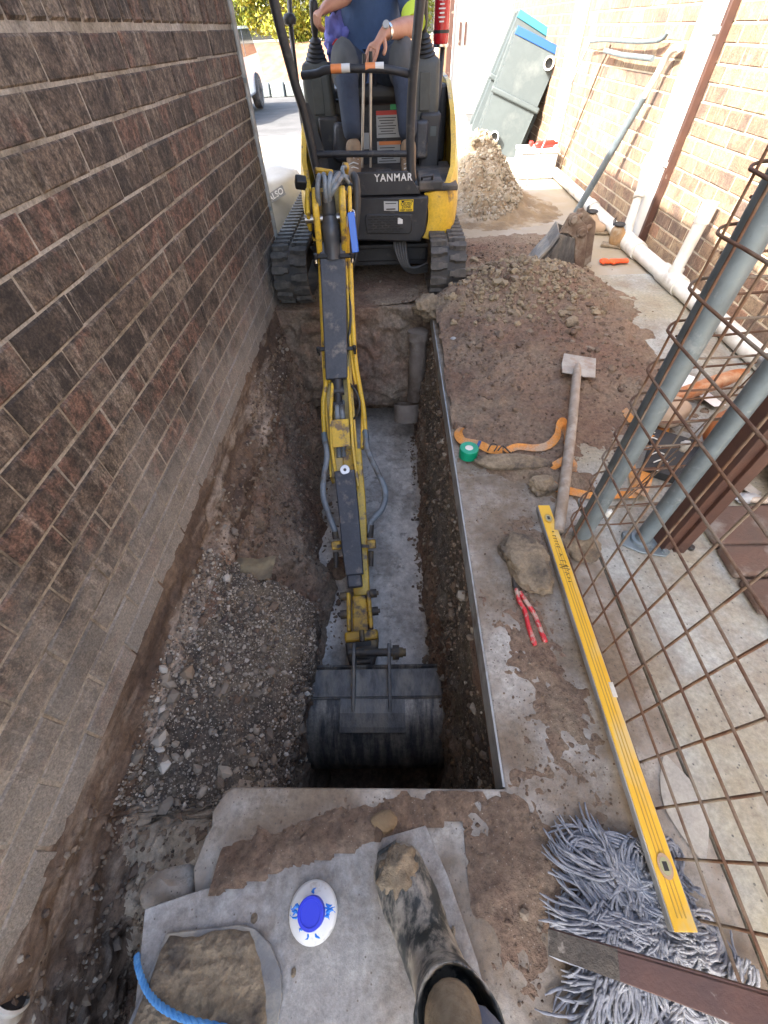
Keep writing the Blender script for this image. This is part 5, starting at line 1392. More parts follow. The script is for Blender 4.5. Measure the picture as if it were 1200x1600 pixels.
mb = MB(); mb.prism([(.687, -.7455), (.60, -.7550), (.565, -.7585), (.565, -.775), (.687, -.765)], lambda u, v, t: (t, sk(t, u) + .004, v + .0012), XL + .004, XR - .004); ex(mb, 'top_plate', 'bucket_worn', bk)
mb = MB(); mb.tube([(XL, sk(XL, .562), -.7585), (XR, sk(XR, .562), -.7585)], .0045, 6); ex(mb, 'weld_seam', 'bucket_worn', bk)
mb = MB()
pp = [(.560, -.7600), (.50, -.766), (.445, -.7865), (.425, -.797)]
mb.prism(pp + [(y, z - .01) for y, z in pp[::-1]], lambda u, v, t: (t, u - .004, v + .010), -.265, .035); ex(mb, 'wear_plate', 'bucket_worn', bk)
for x in (-.205, -.035):
    mb = MB(); mb.prism([(.80, -.72), (.79, -.665), (.74, -.655), (.68, -.690), (.56, -.730), (.44, -.780), (.45, -.792), (.60, -.765), (.72, -.755)], lambda u, v, t: (t + .12 * (u - .6) * -.1, u, v), x - .008, x + .008); ex(mb, 'ear', 'bucket_worn', bk, bevel=.003)
mb = MB(); mb.cyl((-.235, .752, -.688), (.045, .752, -.688), .019, 14); ex(mb, 'pin', 'dirty_steel', bk, smooth=40)
mb = MB(); mb.cyl((-.02, .752, -.688), (.012, .752, -.688), .034, 16); mb.cyl((.012, .752, -.688), (.03, .752, -.688), .024, 10); ex(mb, 'pin_boss', 'dirty_steel', bk, smooth=40)['kind'] = 'stuff'

# padlock hanging on the boom
t = thing('padlock', 'blue long bodied padlock hanging at the right side of the boom foot', 'padlock', (-0.198,2.480,0.539))
c_ = Vector((-0.199,2.499,0.581))
mb = MB(); mb.box(c_, (.036, .028, .175), (-.28, -.08, 0)); mb.build('body', 'lock_blue', t, bevel=.003)
mb = MB(); mb.tube(spline([(-0.215,2.591,0.620), (-0.218,2.614,0.640), (-0.204,2.628,0.650), (-0.194,2.612,0.637), (-0.198,2.589,0.617)], 4), .005, 8); mb.build('shackle', 'chrome', t, smooth=60)
mb = MB(); mb.box((-0.206,2.570,0.628), (.026, .02, .02)); mb.build('collar', 'brass', t, bevel=.003)
# fire extinguisher on the rear post
q0, q1 = Vector((0.350,4.200,1.185)), Vector((0.333,4.200,1.399))
t = thing('fire_extinguisher', 'red fire extinguisher strapped to the rear right post of the digger', 'extinguisher', (q0.x, q0.y, q0.z))
mb = MB(); r_ = .052; zb, zt = q0.z, q0.z + .30
mb.lathe([(.03, 0), (r_ - .004, .006), (r_, .02), (r_, .25), (r_ * .8, .30), (.02, .33), (.02, .36)], (q0.x, q0.y, zb), None, 24); mb.build('cylinder', 'ext_red', t, smooth=40)
mb = MB(); mb.lathe([(r_ * .9, -.012), (r_ * 1.02, -.008), (r_ * 1.02, .003), (r_ * .9, .006)], (q0.x, q0.y, zb), None, 24); mb.build('foot_ring', 'chrome', t, smooth=40)
mb = MB(); mb.box((q0.x, q0.y, zb + .37), (.03, .12, .03)); mb.build('valve', 'plastic_dark', t, bevel=.005)
mb = MB(); mb.lathe([(r_ + .001, .05), (r_ + .0015, .05), (r_ + .0015, .065), (r_ + .001, .065)], (q0.x, q0.y, zb), None, 24); mb.build('strap', 'plastic_dark', t, smooth=40)
mb = MB()
for k in range(6):
    mb.box((q0.x - .004, q0.y - r_ - .0006, zb + .10 + k * .018), (.03 + .012 * (k % 2), .001, .006))
mb.build('label_print', 'white_plastic', t)['kind'] = 'stuff'


# ------------------------------------------------------------------ operator in the seat
PE = thing('person', 'digger operator in blue work shirt and navy trousers with both hands on the levers', 'person', (-.10, 4.1, .62))
def hand(wr, palm_dir, finger_dir, thumb_side, curl, V, E_, Rd, wi, ln=.085):
    """append a hand to a skin graph: wrist index wi; returns nothing"""
    pd = Vector(palm_dir).normalized(); fd = Vector(finger_dir).normalized(); sd_ = pd.cross(fd).normalized() * thumb_side
    W_ = Vector(wr)
    c = len(V); V.append(tuple(W_ + fd * .045)); Rd.append((.030, .018)); E_.append((wi, c))
    k = len(V); V.append(tuple(W_ + fd * .085)); Rd.append((.034, .016)); E_.append((c, k))
    for i, l in enumerate((.92, 1.05, 1.0, .8)):
        o = (i - 1.5) * .020
        b = W_ + fd * .100 - sd_ * o
        p1 = b + (fd * (1 - curl * .35) + pd * curl * .8).normalized() * .040 * l
        p2 = p1 + (fd * (1 - curl * 1.0) + pd * curl * 1.2).normalized() * .028 * l
        p3 = p2 + (fd * (1 - curl * 1.7) + pd * curl * 1.0).normalized() * .022 * l
        n = len(V); V.extend([tuple(b), tuple(p1), tuple(p2), tuple(p3)]); Rd.extend([(.0105, .0105), (.0098, .0098), (.009, .009), (.0078, .0078)])
        E_.extend([(k, n), (n, n + 1), (n + 1, n + 2), (n + 2, n + 3)])
    n = len(V)
    t0 = W_ + fd * .030 + sd_ * .026; t1 = t0 + (fd * .6 + sd_ * .7 + pd * .3).normalized() * .038; t2 = t1 + (fd * .9 + sd_ * .1 + pd * .5).normalized() * .032
    V.extend([tuple(t0), tuple(t1), tuple(t2)]); Rd.extend([(.014, .014), (.012, .012), (.0095, .0095)]); E_.extend([(c, n), (n, n + 1), (n + 1, n + 2)])
V, E_, Rd = [], [], []
def add(p, r, par=None):
    V.append(tuple(p)); Rd.append((r, r) if not isinstance(r, tuple) else r)
    if par is not None: E_.append((par, len(V) - 1))
    return len(V) - 1
HIP = Vector((-.12, 4.14, 1.09))
pel = add(HIP, (.15, .11))
bel = add(HIP + Vector((0, -.03, .16)), (.17, .15), pel)
che = add(HIP + Vector((0, .02, .38)), (.17, .12), bel)
nek = add(HIP + Vector((0, .02, .56)), .06, che)
hd0 = add(HIP + Vector((0, -.02, .66)), .075, nek)
hd1 = add(HIP + Vector((0, -.03, .76)), .085, hd0)
hd2 = add(HIP + Vector((0, -.02, .83)), .05, hd1)
LH, RH = Vector((-0.395,3.920,1.294)), Vector((-0.062,3.520,1.242))
# viewer-left arm on the joystick
sL = add(HIP + Vector((-.20, .02, .46)), .062, che)
eL = add(Vector((-0.211,4.050,1.439)) + Vector((-.0, .06, .03)), .050, sL)
fL = add(Vector((-0.257,3.980,1.400)), .046, eL)
wL = add(Vector((-0.348,3.900,1.367)), .031, fL)
hand(V[wL], (.55, .55, -.5), (-.75, -.45, -.35), 1, .95, V, E_, Rd, wL)
# viewer-right arm across to the travel levers
sR = add(HIP + Vector((.20, .02, .46)), .062, che)
eR = add(Vector((0.160,3.860,1.268)), .052, sR)
fR = add(Vector((0.080,3.760,1.265)), .048, eR)
wR = add(Vector((-0.026,3.600,1.254)), .031, fR)
hand(V[wR], (-.1, .5, -.9), (-.55, -.45, -.55), -1, .45, V, E_, Rd, wR)
# legs
LEG = []
for (kn, an) in ((Vector((-0.273,3.760,1.174)), Vector((-0.240,3.560,0.795))), (Vector((0.088,3.760,1.174)), Vector((0.120,3.560,0.785)))):
    s_ = -1 if kn.x < -.1 else 1
    hp = add(HIP + Vector((.09 * s_, -.05, -.02)), .085, pel)
    k_ = add(kn + Vector((0, .02, -.02)), .058, hp)
    c_ = add(kn.lerp(an, .35), .054, k_)
    a_ = add(an, .036, c_)
    LEG.append((V[hp], V[k_], V[c_], V[a_]))
body = skin_obj('body', V, E_, Rd, 'skin', PE, 0, 2)
# shirt: torso and short sleeves
sv, se, sr = [], [], []
def sadd(p, r, par=None):
    sv.append(tuple(p)); sr.append((r, r) if not isinstance(r, tuple) else r)
    if par is not None: se.append((par, len(sv) - 1))
    return len(sv) - 1
a0 = sadd(HIP + Vector((0, -.04, .04)), (.185, .150)); a1 = sadd(HIP + Vector((0, -.055, .15)), (.205, .185), a0); a2 = sadd(HIP + Vector((0, .0, .36)), (.20, .15), a1); a3 = sadd(HIP + Vector((0, .02, .50)), (.10, .08), a2)
for (s_, e_) in ((V[sL], V[eL]), (V[sR], V[eR])):
    b0 = sadd(Vector(s_), .085, a2); sadd(Vector(s_).lerp(Vector(e_), .5), .076, b0); sadd(Vector(s_).lerp(Vector(e_), .86), .074, len(sv) - 1)
skin_obj('shirt', sv, se, sr, 'shirt_blue', PE, 1, 2)
for (s_, e_) in ((V[sL], V[eL]), (V[sR], V[eR])):
    s_, e_ = Vector(s_), Vector(e_)
    mb = MB(); mb.tube([s_.lerp(e_, .80), s_.lerp(e_, .98)], [.068, .068], 20); mb.build('sleeve_trim', 'hivis', PE, smooth=60)
# trousers
tv, te, tr = [], [], []
tv.append(tuple(HIP + Vector((0, -.01, .0)))); tr.append((.17, .12))
for L_ in LEG:
    hp, k_, c_, a_ = [Vector(p) for p in L_]
    i0 = len(tv); tv += [tuple(hp + Vector((0, -.05, 0))), tuple(hp.lerp(k_, .6)), tuple(k_), tuple(k_ + Vector((0, -.005, -.07))), tuple(c_), tuple(a_)]
    tr += [.108, .100, .096, .086, .074, .062]; te += [(0, i0), (i0, i0 + 1), (i0 + 1, i0 + 2), (i0 + 2, i0 + 3), (i0 + 3, i0 + 4), (i0 + 4, i0 + 5)]
skin_obj('trousers', tv, te, tr, 'trouser_navy', PE, 0, 2)
for L_ in LEG:
    hp, k_, c_, a_ = [Vector(p) for p in L_]
    mb = MB(); mb.blob(k_ + Vector((0, -.015, -.04)), (.088, .092, .125), 4, .10, 2.2, 6, (.15, 0, 0)); mb.build('knee_patch', 'trouser_grey', PE, smooth=180)
# boots
for (bx, s_) in (((549, 258), -1), ((636, 258), 1)):
    a_ = Vector(LEG[0][3] if s_ < 0 else LEG[1][3])
    mb = MB(); 
    bv_ = [a_ + Vector((0, .0, .03)), a_ + Vector((0, .0, -.06)), a_ + Vector((.0, -.0, -.13)), a_ + Vector((.005 * s_, -.10, -.148)), a_ + Vector((.012 * s_, -.20, -.155))]
    bo = skin_obj('boot', [tuple(p) for p in bv_] + [tuple(a_ + Vector((0, .06, -.14)))], [(0, 1), (1, 2), (2, 3), (3, 4), (2, 5)], [.058, .056, .052, (.050, .042), (.045, .034), .040], 'boot_tan', PE, 2, 2)
    mb.prism([(-.045, .10), (.045, .10), (.05, -.10), (.052, -.20), (.03, -.25), (-.03, -.25), (-.05, -.20), (-.048, -.10)], lambda u, v, t: (a_.x + u + .006 * s_, a_.y + v, t), a_.z - .200, a_.z - .168)
    mb.build('sole', 'trouser_grey', bo, bevel=.006)
    mb = MB()
    for k in range(5):
        q = a_ + Vector((0, -.055 - .026 * k, -.075 - .019 * k)); mb.tube([q + Vector((-.03, 0, -.004)), q + Vector((0, -.006, .006)), q + Vector((.03, 0, -.004))], .0035, 5)
    mb.build('laces', 'white_dirty', bo)['kind'] = 'stuff'
# watch
w0, w1 = Vector(V[wR]), Vector(V[fR]); mb = MB(); dd = (w1 - w0).normalized()
mb.tube([w0 + dd * .022, w0 + dd * .040], [.037, .038], 20); mb.build('watch_strap', 'chrome', PE, smooth=60)
mb = MB(); cc = w0 + dd * .031 + Vector((-.004, -.030, .022)); nn_ = Vector((-.1, -.8, .6)).normalized(); mb.cyl(cc, cc + nn_ * .012, .019, 20); mb.build('watch_face', 'label_grey', PE, bevel=.002)
# hair, ears, face of the head above the frame
hc = HIP + Vector((0, -.02, .77))
mb = MB(); mb.blob(hc + Vector((0, .025, .045)), (.098, .112, .085), 3, .05, 3, 5); mb.build('hair', 'trouser_grey', PE, smooth=180)
mb = MB(); mb.tube([hc + Vector((0, -.085, .01)), hc + Vector((0, -.112, -.03)), hc + Vector((0, -.085, -.04))], [.008, .015, .010], 8); mb.build('nose', 'skin', PE, smooth=180)
for s_ in (-1, 1):
    mb = MB(); mb.blob(hc + Vector((.088 * s_, .0, -.01)), (.012, .02, .032), 2, .05); mb.build('ear', 'skin', PE, smooth=180)
    mb = MB(); mb.blob(hc + Vector((.032 * s_, -.078, .0)), (.014, .010, .008), 2, 0); mb.build('eye', 'label_grey', PE, smooth=180)
mb = MB(); mb.tube([hc + Vector((-.03, -.082, -.06)), hc + Vector((0, -.092, -.062)), hc + Vector((.03, -.082, -.06))], [.003, .007, .003], 8); mb.build('mouth', 'print_red', PE, smooth=180)
# folded violet jacket beside the seat
t = thing('jacket', 'violet blue jacket bundled on the seat between the operator and left console', 'jacket', (-.36, 4.12, 1.05))
mb = MB(); mb.blob(Vector((-0.334,4.050,1.229)), (.085, .10, .10), 4, .55, 2.4, 3); mb.build('cloth', 'jacket_violet', t, smooth=180)
mb = MB(); mb.tube(spline([(-0.356,3.940,1.209), (-0.328,3.930,1.230), (-0.310,3.940,1.219)], 3), .006, 6); mb.build('trim', 'print_red', t)

# ------------------------------------------------------------------ photographer: muddy gumboot and lower leg
PG = thing('person', 'muddy black gumboot and blue grey trouser leg of the person standing at the near slab', 'person', (.07, -.12, .0))
ZB = .022
# boot: rings from the toe to the heel then up the shaft
toe, heel = Vector((-.024, .012, ZB)), Vector((.122, -.270, ZB))
fd = (heel - toe).normalized(); sdv = Vector((0, 0, 1)).cross(fd).normalized()
def ring(c, ux, uy, a, b, n=28, ex_=2.3):
    out = []
    for k in range(n):
        t_ = 2 * math.pi * k / n; ct, st_ = math.cos(t_), math.sin(t_)
        r_ = (abs(ct) ** ex_ + abs(st_) ** ex_) ** (-1 / ex_)
        out.append(Vector(c) + Vector(ux) * (a * r_ * ct) + Vector(uy) * (b * r_ * st_))
    return out
Z_ = Vector((0, 0, 1))
secs = []
prof = [(.002, .026, .030, .018), (.012, .043, .040, .030), (.035, .056, .044, .042), (.07, .060, .048, .047), (.11, .0585, .056, .055), (.145, .055, .070, .066)]
for (s_, hw_, cz, hh_) in prof: secs.append(ring(toe + fd * s_ + Z_ * cz, sdv, Z_, hw_, hh_))
sh = Vector((.128, -.222, 0))      # shaft axis near the top
pts = [(toe + fd * .182 + Z_ * .090, .053, .080, .55), (toe + fd * .212 + Z_ * .128, .051, .074, .95), (toe + fd * .226 + Z_ * .165, .052, .070, 1.25), (toe + fd * .234 + Z_ * .205, .055, .070, 1.42), (toe + fd * .240 + Z_ * .245, .060, .073, 1.50), (toe + fd * .244 + Z_ * .272, .064, .077, 1.53), (toe + fd * .245 + Z_ * .282, .067, .080, 1.53), (toe + fd * .245 + Z_ * .290, .0665, .0795, 1.53), (toe + fd * .245 + Z_ * .290, .061, .074, 1.53), (toe + fd * .242 + Z_ * .25, .055, .066, 1.5), (toe + fd * .238 + Z_ * .18, .045, .060, 1.4)]
for (c, a_, b_, ang) in pts:
    secs.append(ring(c, sdv, (Z_ * math.cos(ang) - fd * math.sin(ang)), a_, b_, ex_=2.1))
mb = MB(); n = 28; vs = [p for r_ in secs for p in r_]; fs = []
for i in range(len(secs) - 1):
    for k in range(n):
        k2 = (k + 1) % n; fs.append((i * n + k, i * n + k2, (i + 1) * n + k2, (i + 1) * n + k))
fs.append(tuple(range(n))); fs.append(tuple((len(secs) - 1) * n + k for k in range(n)))
mb.add(vs, fs); gb = mb.build('gumboot', 'gumboot', PG, smooth=180)
ss = gb.modifiers.new('s', 'SUBSURF'); ss.levels = 1; ss.render_levels = 1
dt = bpy.data.textures.new('wrinkle', 'CLOUDS'); dt.noise_scale = .03
dm = gb.modifiers.new('d', 'DISPLACE'); dm.texture = dt; dm.strength = .010; dm.mid_level = .5
mb = MB()
def foot(u, v, t_): 
    p = toe + fd * (v) + sdv * u; return (p.x, p.y, t_)
mb.prism([(-.028, -.005), (.028, -.005), (.051, .03), (.062, .075), (.057, .13), (.046, .18), (.049, .24), (.042, .30), (-.042, .30), (-.049, .24), (-.046, .18), (-.058, .13), (-.063, .075), (-.050, .03)], foot, ZB - .010, ZB + .014)
mb.build('sole', 'gumboot', gb, bevel=.004)
mb = MB(); mb.blob(toe + fd * .055 + Z_ * .068, (.044, .052, .034), 4, .40, 4, 12); mb.build('mud_cake', 'mud', gb, smooth=180)
kn = Vector((.12, -.36, .62))
mb = MB(); base = toe + fd * .245
mb.tube(spline([base + Z_ * .20, base + Z_ * .29 + Vector((-.012, .016, 0)), base + Z_ * .34 + Vector((-.008, .004, 0)), base.lerp(kn, .6) + Z_ * .18], 5), .042, 20); mb.build('sock', 'sock', PG, smooth=180)
tl = MB(); kk = spline([base + Z_ * .29 + Vector((.016, -.012, 0)), base + Z_ * .36 + Vector((.022, -.034, 0)), kn.lerp(base + Z_ * .4, .4), kn, kn + Vector((0, -.05, .10)), Vector((.10, -.62, .90))], 5)
nk = len(kk); tl.tube(kk, [.050 + .03 * min(1, k / (nk * .6)) for k in range(nk)], 22)
o = tl.build('trouser_leg', 'trouser_pg' if 'trouser_pg' in MATS else mat('trouser_pg', (.15, .17, .23), (.11, .13, .18), sc=7, rough=.9, bump=.5, bsc=22, dist=.01, c3=(.30, .25, .18), c3sc=5, c3amt=.25), PG, smooth=180)
dm = o.modifiers.new('d', 'DISPLACE'); dt2 = bpy.data.textures.new('folds', 'CLOUDS'); dt2.noise_scale = .05; dm.texture = dt2; dm.strength = .02


# ------------------------------------------------------------------ things lying about
# flat sheet under the boot
t = thing('board_sheet', 'large grey muddy board lying across the near slab under the gumboot', 'board', (-.15, -.2, 0))
pl = [(0.065,0.054,0.012)[:2], (0.111,-0.039,0.012)[:2], (0.159,-0.168,0.012)[:2], (.235, -.50), (-.62, -.60), (-0.534,-0.246,0.012)[:2], (-0.571,-0.098,0.012)[:2], (-0.474,-0.071,0.012)[:2], (-0.277,-0.022,0.012)[:2], (-0.098,0.016,0.012)[:2]]
mb = MB(); mb.prism(pl, lambda u, v, t_: (u, v, t_), .006, .0175); mb.build('sheet', 'board_grey', t, bevel=.0015)
mb = MB()
for k in range(26):
    x, y = random.uniform(-.55, .12), random.uniform(-.40, -.02)
    if y > -.13 + (x + .6) * .25: continue
    mb.blob((x, y, .018), (random.uniform(.004, .012), random.uniform(.004, .012), .004), 1, .3, 2, k)
mb.build('mud_spots', 'mud', t)['kind'] = 'stuff'
# broken concrete piece and rubble at the slab's broken corner
def rock(name, label, cat, c, s, m, seed, sub=3, amp=.35, rot=(0, 0, 0), group=None):
    mb = MB(); mb.blob((0, 0, 0), s, sub, amp, 1.6, seed, rot)
    if sub > 3:
        Vv = np.array(mb.v); md = max(s)
        nn_ = Vv / (np.linalg.norm(Vv, axis=1, keepdims=True) + 1e-9)
        dd_ = np.abs(fbm(Vv / md, 3.0, 3, seed + 2)) * .30 + fbm(Vv / md, 9.0, 4, seed + 5, .65) * .16
        mb.v = (Vv - nn_ * (dd_ * min(s) * 1.1)[:, None]).tolist()
    mb.v = [(p[0] + c[0], p[1] + c[1], p[2] + c[2]) for p in mb.v]
    o = mb.build(name, m, at=c, smooth=50); return tag(o, label, cat, group)
rock('stone', 'pale sandy stone resting at the far edge of the grey board', 'stone', (-.035, .062, .02), (.032, .024, .016), 'heap_soil', 3, 2, .5)
rock('stone', 'broken grey concrete lump beside the broken slab corner left of the board', 'stone', (-.545, -.075, -.045), (.075, .045, .035), 'concrete', 8, 3, .4)
rock('stone', 'light grey pebble on the gravel bank near the brick footing', 'stone', (-0.664,0.853,-0.381), (.020, .016, .014), 'cut_concrete', 9, 2, .3)
for k, (px_, lb) in enumerate((((-0.238,0.006,0.012), 'brownish pebble, left one of three by the board edge'), ((-0.215,0.005,0.012), 'white pebble, middle one of three by the board edge'), ((-0.194,0.006,0.012), 'white pebble, right one of three by the board edge'))):
    rock('pebble', lb, 'pebble', px_, (.010, .009, .007), 'heap_soil' if k == 0 else 'white_dirty', 20 + k, 2, .3, group='three pebbles by the board edge')
rock('clay_lump', 'large flat clay lump between the red pliers and the yellow level', 'clay lump', (0.474,0.804,0.025), (.085, .13, .045), 'mud', 31, 4, .45, (0, 0, .3))
rock('clay_lump', 'long olive clay slab lying below the orange strap and green tape', 'clay lump', (0.516,1.318,0.030), (.165, .050, .032), 'mud', 33, 4, .28, (0, 0, -.08))
rock('clay_lump', 'rough clay clod beside the clay slab near the shovel handle', 'clay lump', (0.620,1.186,0.020), (.06, .05, .035), 'mud', 35, 4, .5)
rock('clay_lump', 'wet clay clod hanging over the trench corner by the right track', 'clay lump', (.27, 2.82, .05), (.13, .10, .075), 'mud', 37, 4, .5)
rock('stone', 'small bluish stone on the spoil near the slab corner', 'stone', (0.365,2.380,0.050), (.02, .018, .014), 'cut_concrete', 39, 2, .3)
rock('stone', 'second small grey stone on the spoil closer to the slab edge', 'stone', (0.361,2.215,0.030), (.024, .018, .012), 'cut_concrete', 41, 2, .3)
rock('stone', 'small rounded soil lump at the left of the shovel blade', 'stone', (0.937,2.155,0.030), (.025, .02, .02), 'mud', 43, 2, .3)
rock('stone', 'grey brown stone sticking up in the middle of the spoil bank', 'stone', (1.076,2.441,0.100), (.045, .035, .04), 'mud', 45, 3, .4)

# clay pipe standing in the trench corner
t = thing('clay_pipe', 'old grey clay pipe standing in the far right corner of the trench', 'pipe', (.19, 2.72, -.8))
mb = MB(); mb.tube(spline([(.18, 2.80, -.13), (.182, 2.775, -.30), (.175, 2.76, -.50), (.17, 2.74, -.62)], 4), [.062] * 13, 20); mb.build('barrel', 'clay_pipe', t, smooth=60)
mb = MB(); mb.tube([(.18, 2.802, -.10), (.18, 2.795, -.16)], .072, 20); mb.build('collar', 'clay_pipe', t, smooth=60)
mb = MB(); mb.tube([(.10, 2.66, -.60), (.10, 2.60, -.72)], .095, 22, cap=False); mb.build('elbow', 'clay_pipe', t, smooth=60)
# rag on the bank
mb = MB(); xs = np.linspace(-.09, .09, 16); A = np.zeros((16, 12, 3)); A[..., 0] = xs[:, None]; A[..., 1] = np.linspace(-.06, .06, 12)[None]
A[..., 2] = .03 * fbm(A, 14, 2, 5) + .01; c_ = (-0.643,0.991,-0.306); mb.grid(A + np.array(c_))
mat('rag', (.24, .20, .12), (.15, .12, .08), sc=12, rough=.9, bump=.5, bsc=40)
tag(mb.build('rag', 'rag', at=c_, smooth=180, fix=False), 'olive scrap of plastic caught on the gravel bank below the brick wall', 'scrap')

# white bottle or lid with blue cap
t = thing('white_bottle', 'squat white plastic bottle with blue cap and blue ink dribbles on the board', 'bottle', (-.192, -.10, .0175))
c = (-.190, -.098, .018)
mb = MB(); mb.lathe([(.040, 0), (.0505, .002), (.053, .008), (.0525, .014), (.047, .021), (.030, .026), (.028, .027)], c, None, 40); mb.build('body', 'white_plastic', t, smooth=50)
mb = MB(); mb.lathe([(.026, .024), (.0285, .026), (.0285, .046), (.0275, .0495), (.022, .050), (.0215, .0485), (.001, .0485)], c, None, 36); cp = mb.build('cap', 'ink_blue', t, smooth=35)
mb = MB()
for k, a in enumerate((1.55, .22, .12, .05, -.02, -.10, -.22, .32, 2.98, 3.05, 3.12, 3.2, 3.3, 2.9, -1.2, -1.75, -2.2)):
    r0, r1 = random.uniform(.028, .034), random.uniform(.038, .051)
    pts = []
    for q in range(4):
        r_ = r0 + (r1 - r0) * q / 3; aa = a + random.uniform(.05, .16) * math.sin(q * 1.3 + k * 2.1)
        zz = .0265 - (r_ - .028) / .02 * .007 if r_ < .047 else .0215 - (r_ - .047) * 1.1
        pts.append((c[0] + r_ * math.cos(aa), c[1] + r_ * math.sin(aa), c[2] + zz))
    mb.tube(pts, [.0016, .0034 * random.uniform(.5, 1.2), .0020, .0007], 5)
mb.build('ink_dribble', 'ink_splash', t)['kind'] = 'stuff'

# spade blade with mud, blue rope
t = thing('spade', 'round edged spade blade caked with brown mud on the near left of the board', 'spade', (-.37, -.22, .02))
pl = [(-.505, -.135), (-.44, -.128), (-.35, -.120), (-.315, -.125), (-.275, -.150), (-.248, -.185), (-.238, -.225), (-.245, -.27), (-.27, -.33), (-.53, -.36), (-.555, -.33)]
mb = MB(); mb.prism(pl, lambda u, v, t_: (u, v, t_), .020, .026); mb.build('blade', 'spade_steel', t, bevel=.0015)
uu = np.linspace(0, 1, 120)[:, None]; vv_ = np.linspace(0, 1, 100)[None]
A = np.zeros((120, 100, 3))
xl = -.500 - .050 * vv_; xr = -.335 + .070 * np.sin(np.clip(vv_ * 1.5 + .12, 0, 1) * math.pi / 2) - .05 * np.clip(vv_ - .75, 0, 1) * 4
A[..., 0] = xl + (xr - xl) * uu; A[..., 1] = -.137 + .010 * uu - .215 * vv_
A[..., 0] += .012 * fbm(A, 18, 3, 2); A[..., 1] += .010 * fbm(A, 16, 3, 4)
eg = np.clip(np.minimum(np.minimum(uu, 1 - uu) / .07, np.minimum(vv_, 1 - vv_) / .07), 0, 1) ** .5
A[..., 2] = .0262 + eg * (.012 + .012 * fbm(A, 16, 5, 6, .7) - .016 * np.abs(fbm(A * np.array([1, 1.8, 1]), 20, 3, 7)))
A[..., 2] = np.maximum(A[..., 2], .0240)
mb = MB(); mb.grid(A, flip=True); mb.build('mud_cake', 'mud', t, smooth=180, fix=False)
mb = MB(); mb.tube([(-.40, -.36, .035), (-.42, -.55, .10), (-.44, -.8, .25)], .018, 14); mb.build('handle', 'timber', t, smooth=60)
t = thing('blue_rope', 'twisted blue rope curving over the near left corner of the board and spade', 'rope', (-.5, -.2, .03))
cv = spline([(-0.559,-0.168,0.020), (-0.545,-0.184,0.030), (-0.515,-0.212,0.035), (-0.474,-0.232,0.045), (-0.416,-0.247,0.050), (-0.344,-0.255,0.055), (-0.251,-0.268,0.050)], 10)
for s_ in range(3):
    pts = []
    for i, p in enumerate(cv):
        tt = (cv[min(i + 1, len(cv) - 1)] - cv[max(i - 1, 0)]).normalized(); uq = Vector((0, 0, 1)).cross(tt).normalized(); wq = tt.cross(uq)
        a = i * .95 + s_ * 2.094; pts.append(p + (uq * math.cos(a) + wq * math.sin(a)) * .0032)
    mb = MB(); mb.tube(pts, .0036, 7); mb.build('strand', 'rope_blue', t, smooth=180)
# corrugated pipe end bottom left
t = thing('corrugated_pipe', 'white corrugated pipe end poking in at the lower left beside the wall', 'pipe', (-.80, -.32, .1))
pa, pb = Vector((-0.818,-0.239,-0.027)), Vector((-0.879,-0.377,-0.062)); mb = MB(); pts, rs = [], []
for k in range(40): pts.append(pa.lerp(pb, k / 39)); rs.append(.030 + .004 * math.sin(k * 1.25))
mb.tube(pts, rs, 24, cap=False); mb.build('wall', 'white_dirty', t, smooth=60)
mb = MB(); mb.tube([pa + (pb - pa) * .01, pa + (pb - pa) * .06], .024, 20); mb.build('bore', 'plastic_dark', t)

# yellow spirit level
A0, A1 = Vector((.594, 1.068, .0)), Vector((.578, -.118, .050))
t = thing('spirit_level', 'long yellow spirit level with worn grey edge lying between the slab and the mesh', 'spirit level', A0)
d = (A1 - A0).normalized(); lx = Vector((1, 0, 0)); up_ = lx.cross(d).normalized()
if up_.z < 0: up_ = -up_
mb = MB(); mb.sweep([A0 + up_ * .026, A1 + up_ * .026], lx, .0255, -.002, .023); mb.build('edge', 'level_alu', t, bevel=.0015)
mb = MB(); mb.sweep([A0 + up_ * .026, A1 + up_ * .026], lx, .0225, .0012, .004); bd = mb.build('face', 'level_yellow', t, bevel=.001)
mb = MB()
for o_ in (-.0085, .0, .0085): mb.sweep([A0 + d * .20 + up_ * .0275 + lx * o_, A1 - d * .02 + up_ * .0275 + lx * o_], lx, .0012, .0009, .002)
mb.build('ribs', 'level_rib', t)['kind'] = 'stuff'
for (f_, s_) in ((.06, .010), (.52, .0), (.915, .013)):
    if f_ == .52: continue
    c_ = A0.lerp(A1, f_) + up_ * .0285; Mq = Matrix((lx, d, up_)).transposed()
    mb = MB(); mb.lathe([(.001, .0), (.014, .0), (.015, .0015), (.015, .0022), (.001, .0022)], c_, Mq, 26, 1.0, 1.5); v_ = mb.build('vial_ring', 'level_rib' if s_ < .012 else 'canvas_tan', t, smooth=40)
    mb = MB(); mb.lathe([(.001, .002), (.0105, .002), (.0105, .0032), (.001, .0032)], c_, Mq, 24, 1.0, 1.5); mb.build('vial', 'level_vial', v_)
    mb = MB(); mb.box(c_ + up_ * .0034, (.010, .016, .001), Mq); mb.build('vial_bore', 'plastic_dark', v_)
mb = MB(); hw = random.Random(5)
pos = A0 + d * .135
strokes = [[(0, 0), (.004, .004), (.004, -.003), (0, 0)]]
for k in range(5): strokes.append([(.022 + k * .013, -.006), (.022 + k * .013, .006), (.027 + k * .013, .004)])
strokes += [[(.105, -.004), (.110, .006), (.116, -.004)], [(.135, -.008), (.137, .010), (.145, .010)], [(.152, -.016), (.156, .012), (.162, -.010), (.160, .014)], [(.165, -.016), (.172, .016), (.178, .004)], [(.185, -.006), (.190, .008), (.196, -.004)], [(.205, -.003), (.207, .006), (.213, .001)], [(.222, -.004), (.222, .006)]]
